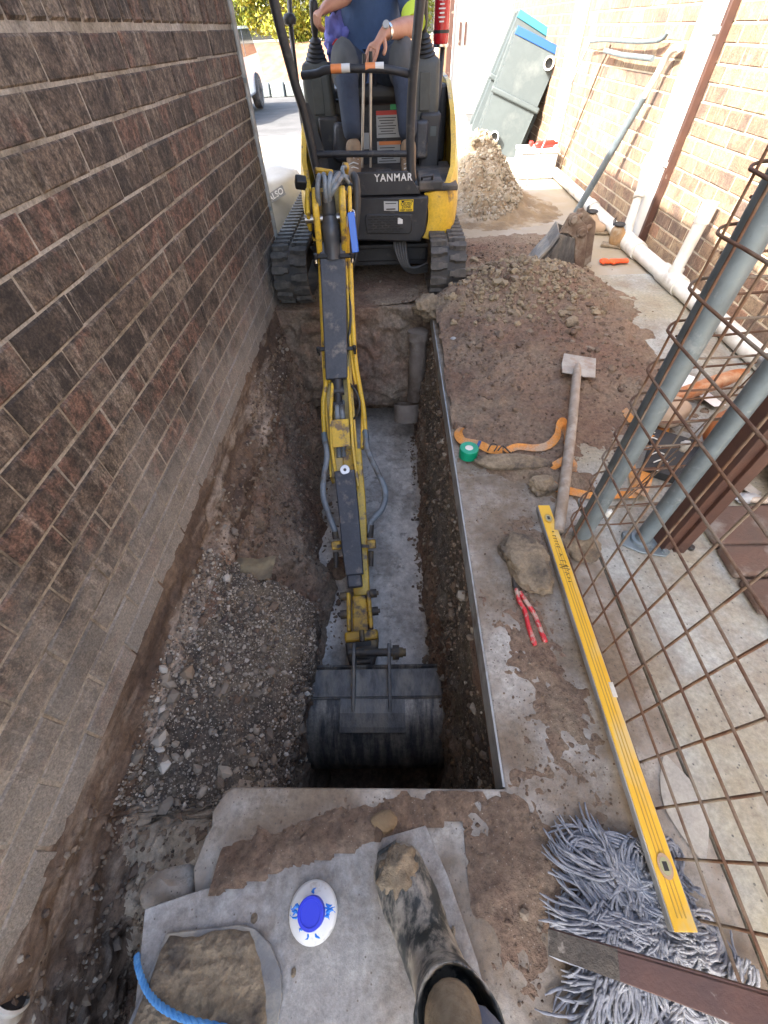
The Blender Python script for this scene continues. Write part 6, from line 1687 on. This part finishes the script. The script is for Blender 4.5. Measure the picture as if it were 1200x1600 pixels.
for st_ in strokes: mb.tube([pos + d * a + lx * b + up_ * .0285 for a, b in st_], .0011, 4)
mb.build('handwriting', 'print_black', t)['kind'] = 'stuff'
for (f_, l_) in ((.60, .04),):
    mb = MB(); mb.box(A0.lerp(A1, f_) + lx * .0205 + up_ * .0272, (.012, l_, .004), Matrix((lx, d, up_)).transposed()); mb.build('chip', 'white_dirty', t)

# red pliers
t = thing('pliers', 'red handled pliers lying open on the muddy slab', 'pliers', (.44, .62, .01))
for pts in (((0.415,0.709,0.012), (0.415,0.659,0.014), (0.427,0.620,0.012), (0.427,0.564,0.012), (0.434,0.504,0.012)), ((0.424,0.690,0.014), (0.437,0.653,0.016), (0.455,0.607,0.014), (0.463,0.553,0.012), (0.469,0.513,0.012))):
    mb = MB(); mb.tube(spline(pts, 5), [.007] * 4 + [.0075] * 13 + [.0085] * 3 + [.006], 10); mb.build('handle', 'plier_red', t, smooth=70)
mb = MB(); mb.blob((0.417,0.709,0.012), (.012, .018, .008), 2, .1); mb.tube([(0.413,0.703,0.014), (0.415,0.742,0.012), (0.425,0.762,0.012)], [.010, .009, .004], 8); mb.build('jaw', 'dirty_steel', t, smooth=60)['kind'] = 'stuff'
# green tape roll
t = thing('tape_roll', 'roll of green tape standing flat beside the orange strap', 'tape', (0.337,1.398,0.000))
c = (0.334,1.384,0.012)
mb = MB(); mb.lathe([(.018, 0), (.040, 0), (.042, .002), (.042, .046), (.040, .048), (.018, .048), (.018, 0)], c, None, 36); mb.build('tape', 'tape_green', t, smooth=35)
mb = MB(); mb.lathe([(.001, .034), (.0175, .034), (.0175, .047), (.0001, .047)], c, None, 24); mb.build('core', 'white_dirty', t)
# orange strap
t = thing('ratchet_strap', 'orange webbing strap with hook winding under the shovel handle', 'strap', (0.547,1.445,0.000))
def ribbon(pts, w, name, m, parent, lats=None, n=6):
    c = spline(pts, n); mb = MB(); vs = []; k = len(c)
    for i, p in enumerate(c):
        tt = (c[min(i + 1, k - 1)] - c[max(i - 1, 0)]).normalized()
        f = i / (k - 1)
        a = np.interp(f, [q[0] for q in lats], [q[1] for q in lats]) if lats else 0
        s0 = Vector((0, 0, 1)).cross(tt).normalized(); u0 = tt.cross(s0)
        sd2 = s0 * math.cos(a) + u0 * math.sin(a); nn = tt.cross(sd2)
        for (x_, y_) in ((-1, .0009), (1, .0009), (1, -.0009), (-1, -.0009)): vs.append(p + sd2 * x_ * w / 2 + nn * y_)
    fs = []
    for i in range(k - 1):
        for j in range(4): fs.append((i * 4 + j, i * 4 + (j + 1) % 4, (i + 1) * 4 + (j + 1) % 4, (i + 1) * 4 + j))
    fs += [(3, 2, 1, 0), tuple((k - 1) * 4 + j for j in range(4))]
    mb.add(vs, fs); return mb.build(name, m, parent, smooth=60)
ribbon([(0.327,1.564,0.030), (0.307,1.541,0.018), (0.318,1.482,0.020), (0.369,1.462,0.020), (0.405,1.446,0.018), (0.440,1.422,0.015), (0.495,1.417,0.014)], .040, 'webbing', 'strap_orange', t, [(0, .5), (.4, .2), (1, .5)])
ribbon([(0.504,1.397,0.020), (0.564,1.433,0.018), (0.641,1.424,0.016), (0.703,1.436,0.020), (0.754,1.485,0.030), (0.775,1.544,0.050), (0.800,1.567,0.050), (0.797,1.493,0.030), (0.778,1.373,0.020), (0.781,1.323,0.020)], .036, 'webbing', 'strap_orange', t, [(0, .1), (.4, .5), (.6, .7), (.75, 1.3), (1, .9)])
ribbon([(0.644,1.262,0.020), (0.694,1.295,0.025), (0.739,1.304,0.050), (0.773,1.296,0.030), (0.756,1.244,0.020), (0.711,1.209,0.018), (0.674,1.250,0.016), (0.652,1.227,0.016), (0.676,1.174,0.016), (0.734,1.149,0.018), (0.818,1.125,0.016), (0.910,1.130,0.016), (0.974,1.130,0.018), (1.015,1.153,0.020)], .034, 'webbing', 'strap_orange', t, [(0, .2), (.3, .9), (.5, 1.0), (.7, .3), (1, .1)], 7)
ribbon([(1.395,1.803,0.050), (1.367,1.720,0.040), (1.303,1.598,0.030), (1.209,1.449,0.020), (1.110,1.303,0.020), (1.042,1.189,0.020), (0.990,1.119,0.030)], .046, 'webbing', 'strap_orange', t, [(0, 0), (.2, .3), (1, -.1)])
ribbon([(1.131,1.679,0.030), (1.139,1.578,0.030), (1.141,1.494,0.040), (1.200,1.437,0.030)], .03, 'webbing', 'strap_orange', t, [(0, .9), (1, .3)])
ribbon([(1.081,1.452,0.020), (1.029,1.305,0.020), (0.993,1.180,0.030), (1.011,1.142,0.020)], .03, 'webbing', 'strap_orange', t, [(0, .6), (1, .9)])
mb = MB(); mb.tube(spline([(0.468,1.395,0.030), (0.489,1.414,0.040), (0.507,1.397,0.035), (0.526,1.388,0.020), (0.536,1.396,0.020)], 4), .0035, 8); mb.build('hook', 'dirty_steel', t, smooth=60)
mb = MB(); mb.tube(spline([(0.420,1.391,0.035), (0.441,1.422,0.045), (0.467,1.418,0.040), (0.450,1.391,0.030)], 4), .003, 8); mb.build('buckle', 'dirty_steel', t, smooth=60)
mb = MB(); mb.box((0.390,1.446,0.026), (.012, .04, .008), (0, 0, -.4)); mb.build('blue_tag', 'tub_blue', t)

# shovel (concrete placer) with round wooden handle
t = thing('shovel', 'square bladed shovel with worn wooden handle lying on the spoil', 'shovel', (0.989,1.955,0.000))
b0 = Vector((0.959,1.945,0.112)); b1 = Vector((0.618,0.938,0.020))
hd_ = (b1 - b0).normalized(); lt = Vector((1, 0, 0)); lt = (lt - hd_ * lt.dot(hd_)).normalized()
mb = MB(); pl = [(-.085, -.005), (-.080, .06), (.088, .06), (.092, -.055), (.030, -.062), (.02, -.055), (-.075, -.058)]
Mf = Matrix((lt, -hd_, lt.cross(-hd_))).transposed()
mb.prism(pl, lambda u, v, t_: tuple(Vector((0.973,1.974,0.095)) + Mf @ Vector((u * .98, v * 1.45, t_))), .0, .006); mb.build('blade', 'float_metal', t, bevel=.004)
mb = MB(); mb.tube(spline([b0 - hd_ * .03, b0.lerp(b1, .08), b0.lerp(b1, .12), b0.lerp(b1, .5) + Vector((.004, 0, .004)), b1], 4), [.005, .012, .017, .020, .0205, .021, .021, .0215, .0215, .022, .022, .022, .022, .022, .022, .022, .021], 14); mb.build('handle', 'timber', t, smooth=60)

# narrow digging bucket
t = thing('digging_bucket', 'rusty narrow digging bucket standing on the soil right of the digger', 'bucket', (1.488,3.660,0.000))
ear1 = [(1.246,3.420,0.404), (1.285,3.420,0.406), (1.330,3.420,0.364), (1.388,3.420,0.325), (1.400,3.420,0.289), (1.426,3.420,0.176), (1.448,3.420,0.056), (1.397,3.420,0.021), (1.353,3.420,0.157), (1.328,3.420,0.248), (1.261,3.420,0.285), (1.201,3.420,0.287), (1.227,3.420,0.352)]
ear2 = [(1.366,3.620,0.379), (1.402,3.620,0.382), (1.450,3.620,0.350), (1.521,3.620,0.296), (1.536,3.620,0.255), (1.559,3.620,0.137), (1.583,3.620,0.029), (1.533,3.620,-0.015), (1.484,3.620,0.113), (1.459,3.620,0.216), (1.382,3.620,0.259), (1.334,3.620,0.261), (1.351,3.620,0.325)]
for e_, dy in ((ear1, .012), (ear2, .012)):
    mb = MB(); n = len(e_); vs = [(x, y - dy, z) for x, y, z in e_] + [(x, y + dy, z) for x, y, z in e_]
    fs = [tuple(range(n - 1, -1, -1)), tuple(range(n, 2 * n))] + [(i, (i + 1) % n, n + (i + 1) % n, n + i) for i in range(n)]
    mb.add(vs, fs); mb.build('ear', 'rust_brown', t, bevel=.005)
for (a, b) in (((1.275,3.420,0.369), (1.403,3.620,0.339)), ((1.358,3.420,0.294), (1.494,3.620,0.265))):
    a, b = Vector(a), Vector(b)
    mb = MB(); mb.cyl(a, b, .018, 14); mb.build('pin', 'rust_brown', t, smooth=50)
    mb = MB(); mb.lathe([(.001, -.03), (.020, -.032), (.023, -.028), (.024, -.022), (.034, -.020), (.036, -.012), (.036, .0)], a, Euler((-math.pi / 2, 0, 0)).to_matrix(), 20)
    bs = mb.build('boss', 'rust_brown', t, smooth=35)
wb = [(1.416,3.460,0.278), (1.445,3.460,0.155), (1.463,3.460,0.032), (1.451,3.460,-0.003)]
mb = MB(); vs = []
for (x, y, z) in wb: vs += [(x - .012, y - .03, z), (x + .03, y + .16, z + .005)]
mb.add(vs, [(2 * i, 2 * i + 1, 2 * i + 3, 2 * i + 2) for i in range(3)]); o = mb.build('back_plate', 'rust_brown', t, fix=False); so = o.modifiers.new('s', 'SOLIDIFY'); so.thickness = .012
side = [(1.201,3.420,0.287), (1.328,3.420,0.248), (1.397,3.420,0.021), (1.179,3.420,0.018), (1.030,3.420,0.031), (1.078,3.420,0.109), (1.157,3.420,0.204)]
for dy in (.0, .20):
    mb = MB(); n = len(side); kx = .035 * (dy > 0); vs = [(x + kx, y + dy - .007, z + .01 * (dy > 0)) for x, y, z in side] + [(x + kx, y + dy + .003, z + .01 * (dy > 0)) for x, y, z in side]
    fs = [tuple(range(n - 1, -1, -1)), tuple(range(n, 2 * n))] + [(i, (i + 1) % n, n + (i + 1) % n, n + i) for i in range(n)]
    mb.add(vs, fs); mb.build('side_plate', 'bucket_worn', t, bevel=.003)
lip = [(1.201,3.420,0.287), (1.181,3.420,0.248), (1.157,3.420,0.204), (1.078,3.420,0.109), (1.030,3.420,0.031)]
mb = MB(); vs = []
for (x, y, z) in lip: vs += [(x - .008, y - .03, z + .004), (x + .035, y + .225, z + .014)]
mb.add(vs, [(2 * i, 2 * i + 1, 2 * i + 3, 2 * i + 2) for i in range(4)]); o = mb.build('shell', 'spade_steel', t, fix=False); so = o.modifiers.new('s', 'SOLIDIFY'); so.thickness = .014
mb = MB(); mb.tube([(1.221,3.408,0.258), (1.179,3.408,0.178), (1.127,3.408,0.094)], .012, 6); mb.build('rib', 'bucket_worn', t)
rock('stone', 'white plaster lump in front of the rusty digging bucket', 'stone', (1.005,3.473,0.040), (.06, .035, .03), 'white_dirty', 71, 3, .5)
# elastic sided work boots
def workboot(name, label, at_, rz, m, tilt=0):
    t = thing(name, label, 'boot', at_, rz, 'worn work boots by the drain pipe')
    M = Matrix.Translation(at_) @ Matrix.Rotation(rz, 4, 'Z')
    q = lambda p: tuple(M @ Vector(p))
    vv = [(0, 0, .16), (0, 0, .10), (0, .01, .055), (0, -.08, .045), (0, -.16, .036), (0, .055, .045)]
    bo = skin_obj('upper', [q(p) for p in vv], [(0, 1), (1, 2), (2, 3), (3, 4), (2, 5)], [.052, .052, .054, (.056, .050), (.052, .040), .046], m, t, 2, 2)
    mb = MB(); mb.prism([(-.04, .09), (.04, .09), (.045, -.08), (.048, -.16), (.028, -.205), (-.028, -.205), (-.048, -.16), (-.042, -.08)], lambda u, v, z: q((u, v, z)), .0, .022); mb.build('sole', 'mud', t, bevel=.005)
    mb = MB(); mb.lathe([(.042, .155), (.046, .165), (.040, .172), (.034, .165)], q((0, 0, 0)), None, 18); mb.build('collar', 'plastic_dark', t)
    mb = MB(); mb.tube([q((0, .045, .15)), q((0, .055, .19)), q((0, .045, .205)), q((0, .04, .17))], .005, 6); mb.build('pull_tab', 'plastic_dark', t)
workboot('work_boot', 'tan suede work boot nearest the white drain pipe', (1.90, 4.02, 0), R(62), 'boot_suede')
workboot('work_boot', 'grey muddy work boot behind the tan one beside the digging bucket', (1.80, 4.40, 0), R(75), 'canvas_tan')
# orange glove
t = thing('glove', 'bright orange rubber glove lying on the concrete before the work boots', 'glove', (1.765,3.694,0.000))
mb = MB(); c_ = Vector((1.779,3.639,0.018)); mb.blob(c_, (.065, .038, .016), 3, .15, 2, 4)
gl = mb.build('palm', 'glove_orange', t, smooth=180)
for k in range(4):
    a = c_ + Vector((-.05, -.024 + .016 * k, 0)); mb = MB(); mb.tube(spline([a, a + Vector((-.035, -.003 + .003 * k, .003)), a + Vector((-.065 + .008 * abs(k - 1.5), -.012 + .008 * k, -.006))], 3), [.012, .012, .011, .010, .010, .009, .006], 8); mb.build('finger', 'glove_orange', t, smooth=180)
mb = MB(); mb.tube([c_ + Vector((.0, -.03, 0)), c_ + Vector((-.03, -.055, 0))], [.012, .008], 8); mb.build('thumb', 'glove_orange', t, smooth=180)
mb = MB(); mb.tube([c_ + Vector((.04, 0, 0)), c_ + Vector((.10, .004, -.002))], [.030, .034], 14); o = mb.build('cuff', 'glove_orange', t, smooth=60)
o.scale = (1, 1, .45); o.location.z = .010

# ------------------------------------------------------------------ gate posts, brown angle post and rusty mesh
def post(name, label, c, r, h, plate=True):
    t = thing(name, label, 'post', (c[0], c[1], 0))
    mb = MB(); mb.tube([(c[0], c[1], .0), (c[0], c[1], h)], r, 24); mb.build('tube', 'galv', t, smooth=60)
    if plate:
        mb = MB(); mb.prism([(c[0] - .075, c[1] - .02), (c[0] - .055, c[1] + .04), (c[0] + .01, c[1] + .055), (c[0] + .06, c[1] + .02), (c[0] + .085, c[1] - .055), (c[0] + .06, c[1] - .075), (c[0] - .02, c[1] - .055)], lambda u, v, q: (u, v, q), .004, .012); pl_ = mb.build('base_plate', 'galv', t, bevel=.003)
        mb = MB(); mb.lathe([(r + .001, .01), (r + .012, .012), (r + .010, .022), (r + .001, .026)], (c[0], c[1], 0), None, 24); mb.build('collar', 'galv', t, smooth=40)
        for q in ((.062, -.055), (-.052, .02)):
            mb = MB(); mb.cyl((c[0] + q[0], c[1] + q[1], .010), (c[0] + q[0], c[1] + q[1], .022), .011, 6); mb.build('bolt', 'galv', pl_)
    return t
post('gate_post', 'thick grey galvanised post nearest the yellow level with mesh bent round it', (.690, .912), .032, 1.36, False)
post('gate_post', 'second galvanised post on its bolted base plate beside the brown angle post', (.918, .905), .027, 1.36, True)
rock('mortar_foot', 'lump of mortar and mud at the foot of the thick grey post', 'mortar', (.695, .875, .015), (.075, .065, .03), 'mud', 81, 4, .4)
t = thing('angle_post', 'dark red brown steel angle post standing right behind the second grey post', 'post', (.985, .90, 0))
mb = MB(); mb.prism([(.975, .855), (1.045, .875), (1.043, .883), (.985, .868), (.974, .925), (.966, .922)], lambda u, v, q: (u, v, q), 0.0, 1.36); mb.build('angle', 'paint_brown', t, bevel=.002)
mb = MB(); mb.prism([(1.02, .855), (1.055, .85), (1.055, .885), (1.02, .885)], lambda u, v, q: (u, v, q), 0.0, 1.36); mb.build('stiffener', 'paint_brown', t, bevel=.002)
# mesh: one welded sheet bent round the first post
t = thing('steel_mesh', 'rusty welded reinforcing mesh bent round the grey gate post', 'mesh', (.66, .4, 0))
XM = .632; sp = .0965
wr = .0032
def wire(pts, r_=wr):
    mb = MB(); mb.tube(pts, r_, 7, cap=True); mb.build('wire', 'rust', t, smooth=80)
jt = lambda a=.003: random.uniform(-a, a)
for k in range(15):                                   # uprights of the near sheet
    y = .862 - k * sp + (.0 if k else 0)
    wire([(XM + jt() - .000, y + jt(), .004 + abs(jt(.01))), (XM + .004 + jt(), y + jt(.006), .45), (XM + .002 + jt(), y + jt(), .9), (XM + jt(), y, 1.30)])
rows = [.022 + .0975 * k for k in range(14)]
for z in rows:                                        # rails running towards the camera and round the post
    z0 = z + jt(.004)
    pts = [(XM - .006, -.75, z0 - .03 + jt(.01)), (XM - .006, -.2, z0 - .01 + jt(.006)), (XM - .007, .3, z0 + jt(.005)), (XM - .008, .75, z0 + jt(.004)), (XM - .006, .90, z0), (XM + .004, .932, z0), (XM + .022, .951, z0 + .002), (XM + .06, .964, z0 + .003), (.85, .972, z0 + .004 + jt(.005)), (1.02, .985, z0 + .004)]
    wire(spline(pts, 3))
    wire([(XM + .10, 1.030, z0 + .03), (.85, 1.035, z0 + .03 + jt(.004)), (1.05, 1.05, z0 + .035)])
for (x, y) in ((.700, .962), (.765, .968), (.775, .985), (.865, .978)):
    wire([(x, y, .012), (x + jt(), y + jt(), .6), (x + .004, y, 1.30)], wr if x != .775 else .0042)
wire([(XM - .004, .905, .0), (XM - .003, .905, 1.3)], .0028)
wire([(.80, .99, .06), (.93, 1.01, .40), (.99, 1.02, .62), (1.08, 1.03, 1.0)], .0022)
wire([(.78, .985, .02), (.84, .99, .16), (.92, 1.0, .34)], .0022)
for (x, y, z, k) in ((1.0, 1.02, .66, 1), (.93, 1.0, .385, 2), (.80, .985, .075, 3)):
    mb = MB(); mb.blob((x, y, z), (.016, .014, .018), 3, .7, 2.5, k); tag(mb.build('tie_knot', 'white_dirty', at=(x, y, z), smooth=180), ['', 'white plastic scrap tied high on the mesh behind the second post', 'pale knotted tie wire on the mesh at the middle of the second post', 'pale knotted tie wire low on the mesh near the base plate'][k], 'tie')

# things on the ground behind the gate
t = thing('tool_bag', 'orange brown leather tool bag with pale worn corners behind the brown post', 'bag', (1.62, 1.38, 0))
def pillow(c, s, rot, m, name, seed, parent, e=3.0):
    n, k = 32, 20; A = np.zeros((k, n, 3))
    for j in range(k):
        ph = -math.pi / 2 + math.pi * j / (k - 1)
        for i in range(n):
            a = 2 * math.pi * i / n; cx_, sx_ = math.cos(a), math.sin(a)
            rr_ = (abs(cx_) ** e + abs(sx_) ** e) ** (-1 / e)
            A[j, i] = (rr_ * cx_ * math.cos(ph) ** .5 if math.cos(ph) > 1e-6 else 0, rr_ * sx_ * math.cos(ph) ** .5 if math.cos(ph) > 1e-6 else 0, math.sin(ph))
    A = A * (1 + .10 * fbm(A + seed, 1.8, 3, seed))[..., None] * np.array(s) / 2
    Mr = np.array(Euler(rot).to_matrix()); A = A @ Mr.T + np.array(c)
    mb = MB(); fs = []
    for j in range(k - 1):
        for i in range(n):
            i2 = (i + 1) % n; fs.append((j * n + i, j * n + i2, (j + 1) * n + i2, (j + 1) * n + i))
    mb.add(A.reshape(-1, 3).tolist(), fs); return mb.build(name, m, parent, smooth=180)
pillow((1.62, 1.40, .15), (.62, .34, .20), (-.5, .05, .38), 'leather_orange', 'body', 3, t)
pillow((1.40, 1.28, .06), (.16, .20, .09), (0, .2, .3), 'canvas_tan', 'worn_corner', 5, t)
pillow((1.30, 1.60, .07), (.22, .14, .10), (0, .1, .7), 'canvas_tan', 'flap', 7, t)
pillow((1.50, 1.75, .10), (.55, .07, .06), (0, -.1, .35), 'leather_orange', 'strap_roll', 9, t)
t = thing('canvas_bag', 'pale brown canvas pouch at the far right edge in front of the tool bag', 'bag', (1.60, 1.12, 0))
pillow((1.66, 1.17, .09), (.36, .20, .13), (.1, .1, .5), 'canvas_tan', 'pouch', 13, t)
mb = MB(); mb.sweep(spline([(1.50, 1.06, .03), (1.58, 1.09, .06), (1.68, 1.08, .05)], 3), (0, 1, 0), .025, .004, .004); mb.build('strap', 'leather_orange', t)
t = thing('hand_trowels', 'pair of grey cement caked trowel blades lying by the brick paving', 'trowel', (1.40, 1.12, 0))
for k, dx in enumerate((0, .055)):
    mb = MB(); mb.prism([(1.33 + dx, 1.20 + dx * .4), (1.37 + dx, 1.215 + dx * .4), (1.415 + dx, 1.10 + dx * .3), (1.375 + dx, 1.085 + dx * .3)], lambda u, v, q: (u, v, q), .012 + .01 * k, .020 + .01 * k); mb.build('blade', 'float_metal', t, bevel=.002)
mb = MB(); mb.tube([(1.40, 1.09, .02), (1.46, 1.075, .03), (1.50, 1.075, .03)], [.012, .016, .02], 10); mb.build('handle', 'timber', t, smooth=60)
mb = MB(); mb.blob((1.41, 1.10, .02), (.05, .025, .016), 3, .5, 3, 3); mb.build('cement_crust', 'cut_concrete', t, smooth=180)
mb = MB(); mb.box((1.22, 1.34, .022), (.20, .30, .036), (0, 0, -.55)); o = mb.build('black_board', 'black_board', at=(1.22, 1.34, 0), bevel=.003)
tag(o, 'black board with bent nails lying behind the two grey posts', 'board')
# nails
t = thing('bent_nails', 'row of pale bent nails along the edge of the black board', 'nail', (1.13, 1.36, .045))
for k, (a, b) in enumerate(((1049, 697), (1036, 710), (1025, 722), (1021, 738), (1023, 747), (1028, 757))):
    p = Vector(((1.06 + .03 * k * 0) + .008 * (k % 2), 1.48 - .045 * k, .045)); p = Vector((1.10 + .022 * (5 - k) * .3, 1.48 - .048 * k, .043))
    mb = MB(); mb.tube(spline([p, p + Vector((.03, .006, .010)), p + Vector((.055, -.004, .006))], 3), .003, 6); mb.build('nail', 'white_dirty', t, smooth=60)
for (c_, r_, lb_) in (((1.57, 1.78, .03), .4, 'white paper sheet on the soil beyond the brown post, the nearer of two'), ((1.50, 1.88, .04), -.5, 'white paper scrap on the soil beyond the brown post, the farther of two')):
    mb = MB(); A = np.zeros((6, 8, 3)); A[..., 0] = np.linspace(-.05, .05, 6)[:, None]; A[..., 1] = np.linspace(-.09, .09, 8)[None]; A[..., 2] = .012 * fbm(A, 12, 2, 3)
    Mr = np.array(Euler((.1, .2, r_)).to_matrix()); mb.grid(A @ Mr.T + np.array(c_)); s_ = tag(mb.build('paper_sheet', 'paper_white', at=c_, fix=False), lb_, 'paper'); so = s_.modifiers.new('t', 'SOLIDIFY'); so.thickness = .0008
# brick paving strip at the right
t = thing('brick_edging', 'worn brown brick edging with a rounded corner set at the far right of the path', 'paving', (1.3, .85, 0))
me1 = brick_mesh('brick', .30, .05, .28, 301, 'paver', .012); 
def paver(x0, y0, x1, y1, z, m='paver'):
    mb = MB(); mb.box(((x0 + x1) / 2, (y0 + y1) / 2, z / 2 + .004), (x1 - x0, y1 - y0, z), (0, 0, jt(.02))); return mb.build('brick', m, t, bevel=.014, seg=3)
paver(1.165, .865, 1.50, 1.05, .035); paver(1.165, .735, 1.36, .86, .040); paver(1.17, .60, 1.37, .725, .036); paver(1.37, .735, 1.60, .86, .036); paver(1.38, .60, 1.60, .725, .034); paver(1.51, .87, 1.75, 1.05, .034); paver(1.19, .47, 1.38, .59, .034); paver(1.20, .34, 1.39, .46, .034)
for (x, y, k) in ((1.115, 1.00, 0), (1.085, .87, 1)):
    mb = MB(); mb.cyl((x, y, .002), (x, y, .018), .012, 12); tag(mb.build('rubber_plug', 'plastic_dark', at=(x, y, 0), bevel=.003), ['small black plug on the path, the one nearer the brown post', 'small black plug on the path, the one nearer the brick edging'][k], 'plug')
mb = MB(); A = np.zeros((10, 26, 3)); A[..., 0] = np.linspace(-.05, .05, 10)[:, None]; A[..., 1] = np.linspace(-.11, .11, 26)[None]
A[..., 2] = .004 + .003 * fbm(A, 30, 2, 6); A[..., 0] *= np.clip(1 - (np.abs(A[..., 1]) / .115) ** 1.6, .05, 1); A[..., 0] += .02 * fbm(A, 9, 2, 9)
mat('stain_pale', (.37, .36, .32), (.32, .31, .28), sc=20, rough=.9, grit=.15)
mb.grid(A + np.array((.705, .10, .0)), flip=True); o = mb.build('dried_splash', 'stain_pale', at=(.705, .1, 0), smooth=180, fix=False); tag(o, 'pale dried cement splash on the path near the mop', 'splash')

# mop head
t = thing('mop_head', 'grey blue string mop head spread out under the end of the yellow level', 'mop', (.5, -.12, 0))
r = random.Random(4)
c0 = Vector((.52, -.12, .03))
def mop_part(n_clump, name, arange, lrange, centre, spread):
    mb = MB()
    for k in range(n_clump):
        a0_ = r.uniform(*arange)
        st0 = Vector((centre[0] + r.gauss(0, spread[0]), centre[1] + r.gauss(0, spread[1]), 0))
        L0 = r.uniform(*lrange); curl = r.uniform(-.20, .20); ph = r.uniform(0, 6)
        bend = r.choice((0, 0, 0, 1)) * r.uniform(-.5, .5)
        zl = r.uniform(.008, .042)
        for q in range(r.randint(8, 13)):
            a = a0_ + r.uniform(-.14, .14); L_ = L0 * r.uniform(.8, 1.1)
            p = st0 + Vector((r.uniform(-.013, .013), r.uniform(-.013, .013), 0)); p.z = zl + r.uniform(.0, .012)
            n = 12; pts = [p.copy()]
            for i in range(n):
                f = i / n
                a += curl + bend * (.35 < f < .75) + .13 * math.sin(i * .9 + ph + q * .15) + r.uniform(-.10, .10)
                z_t = max(.004, zl * (1 - f ** 2 * .8) + .007 * math.sin(i * .9 + q)) + r.uniform(-.002, .002)
                p = p + Vector((math.cos(a), math.sin(a), 0)) * L_ / n; p.z += (z_t - p.z) * .5
                pts.append(p.copy())
            rr = r.uniform(.0021, .0031)
            sp_ = spline(pts, 2); nn = len(sp_)
            mb.tube(sp_, [rr * (1 + .16 * math.sin(i * 2.1 + q)) * (1 if i < nn - 2 else .55) for i in range(nn)], 6)
    o = mb.build(name, 'mop_string', t, smooth=180, fix=False); o['kind'] = 'stuff'
mop_part(52, 'strands', (2.3, 4.0), (.09, .17), (.50, -.10), (.045, .050))
mop_part(20, 'strands', (1.2, 2.3), (.05, .11), (.50, -.06), (.05, .03))
mop_part(34, 'strands', (-1.3, 1.3), (.04, .09), (.575, -.09), (.025, .06))
mop_part(46, 'strands', (3.3, 5.4), (.09, .17), (.50, -.17), (.06, .035))
mop_part(26, 'strands', (0, 6.28), (.07, .12), (.53, -.11), (.05, .05))
# dark brown bar lying over the mop
t = thing('steel_bar', 'dark red brown painted steel bar lying across the mop at the lower right', 'bar', (.45, -.15, .08))
p0, p1 = Vector((0.292,-0.130,0.105)), Vector((0.628,-0.205,0.187))
d_ = (p1 - p0).normalized(); l_ = Vector((0, 0, 1)).cross(d_).normalized()
hw = [.021, .023]
mb = MB(); mb.sweep([p0, p1, p1 + d_ * .25], l_, [.018, .027, .027], .004, .004); br = mb.build('flat', 'paint_brown', t, bevel=.0015)
mb = MB(); m2 = MB(); mb.sweep([p0 + l_ * .016, p1 + l_ * .025, p1 + d_ * .25 + l_ * .025], l_, .004, .004, .030); mb.build('flange', 'paint_brown', t, bevel=.0015)
mb = MB(); mb.sweep([p0 + d_ * -.002, p0 + d_ * .12], l_, [.0182, .0212], .0052, .001); mat('wet_mud', (.05, .042, .033), (.085, .07, .052), sc=9, rough=.55, bump=.7, bsc=40, grit=.3, c3=(.30, .27, .23), c3sc=14, c3amt=.18, c3sharp=.04)
mb.build('muddy_end', 'wet_mud', t)
# small litter
for k, (p, s_, lb) in enumerate((((1.379,1.434,0.010), (.05, .004, .004), 'thin pale splinter on the soil behind the mesh'), ((-0.791,0.890,-0.359), (.004, .05, .004), 'thin dry twig on the gravel bank by the footing'))):
    mb = MB(); mb.tube([Vector(p) - Vector(s_), Vector(p), Vector(p) + Vector(s_) * .9], [.002, .003, .0015], 5); tag(mb.build('twig', 'white_dirty' if k == 0 else 'timber', at=p), lb, 'twig')
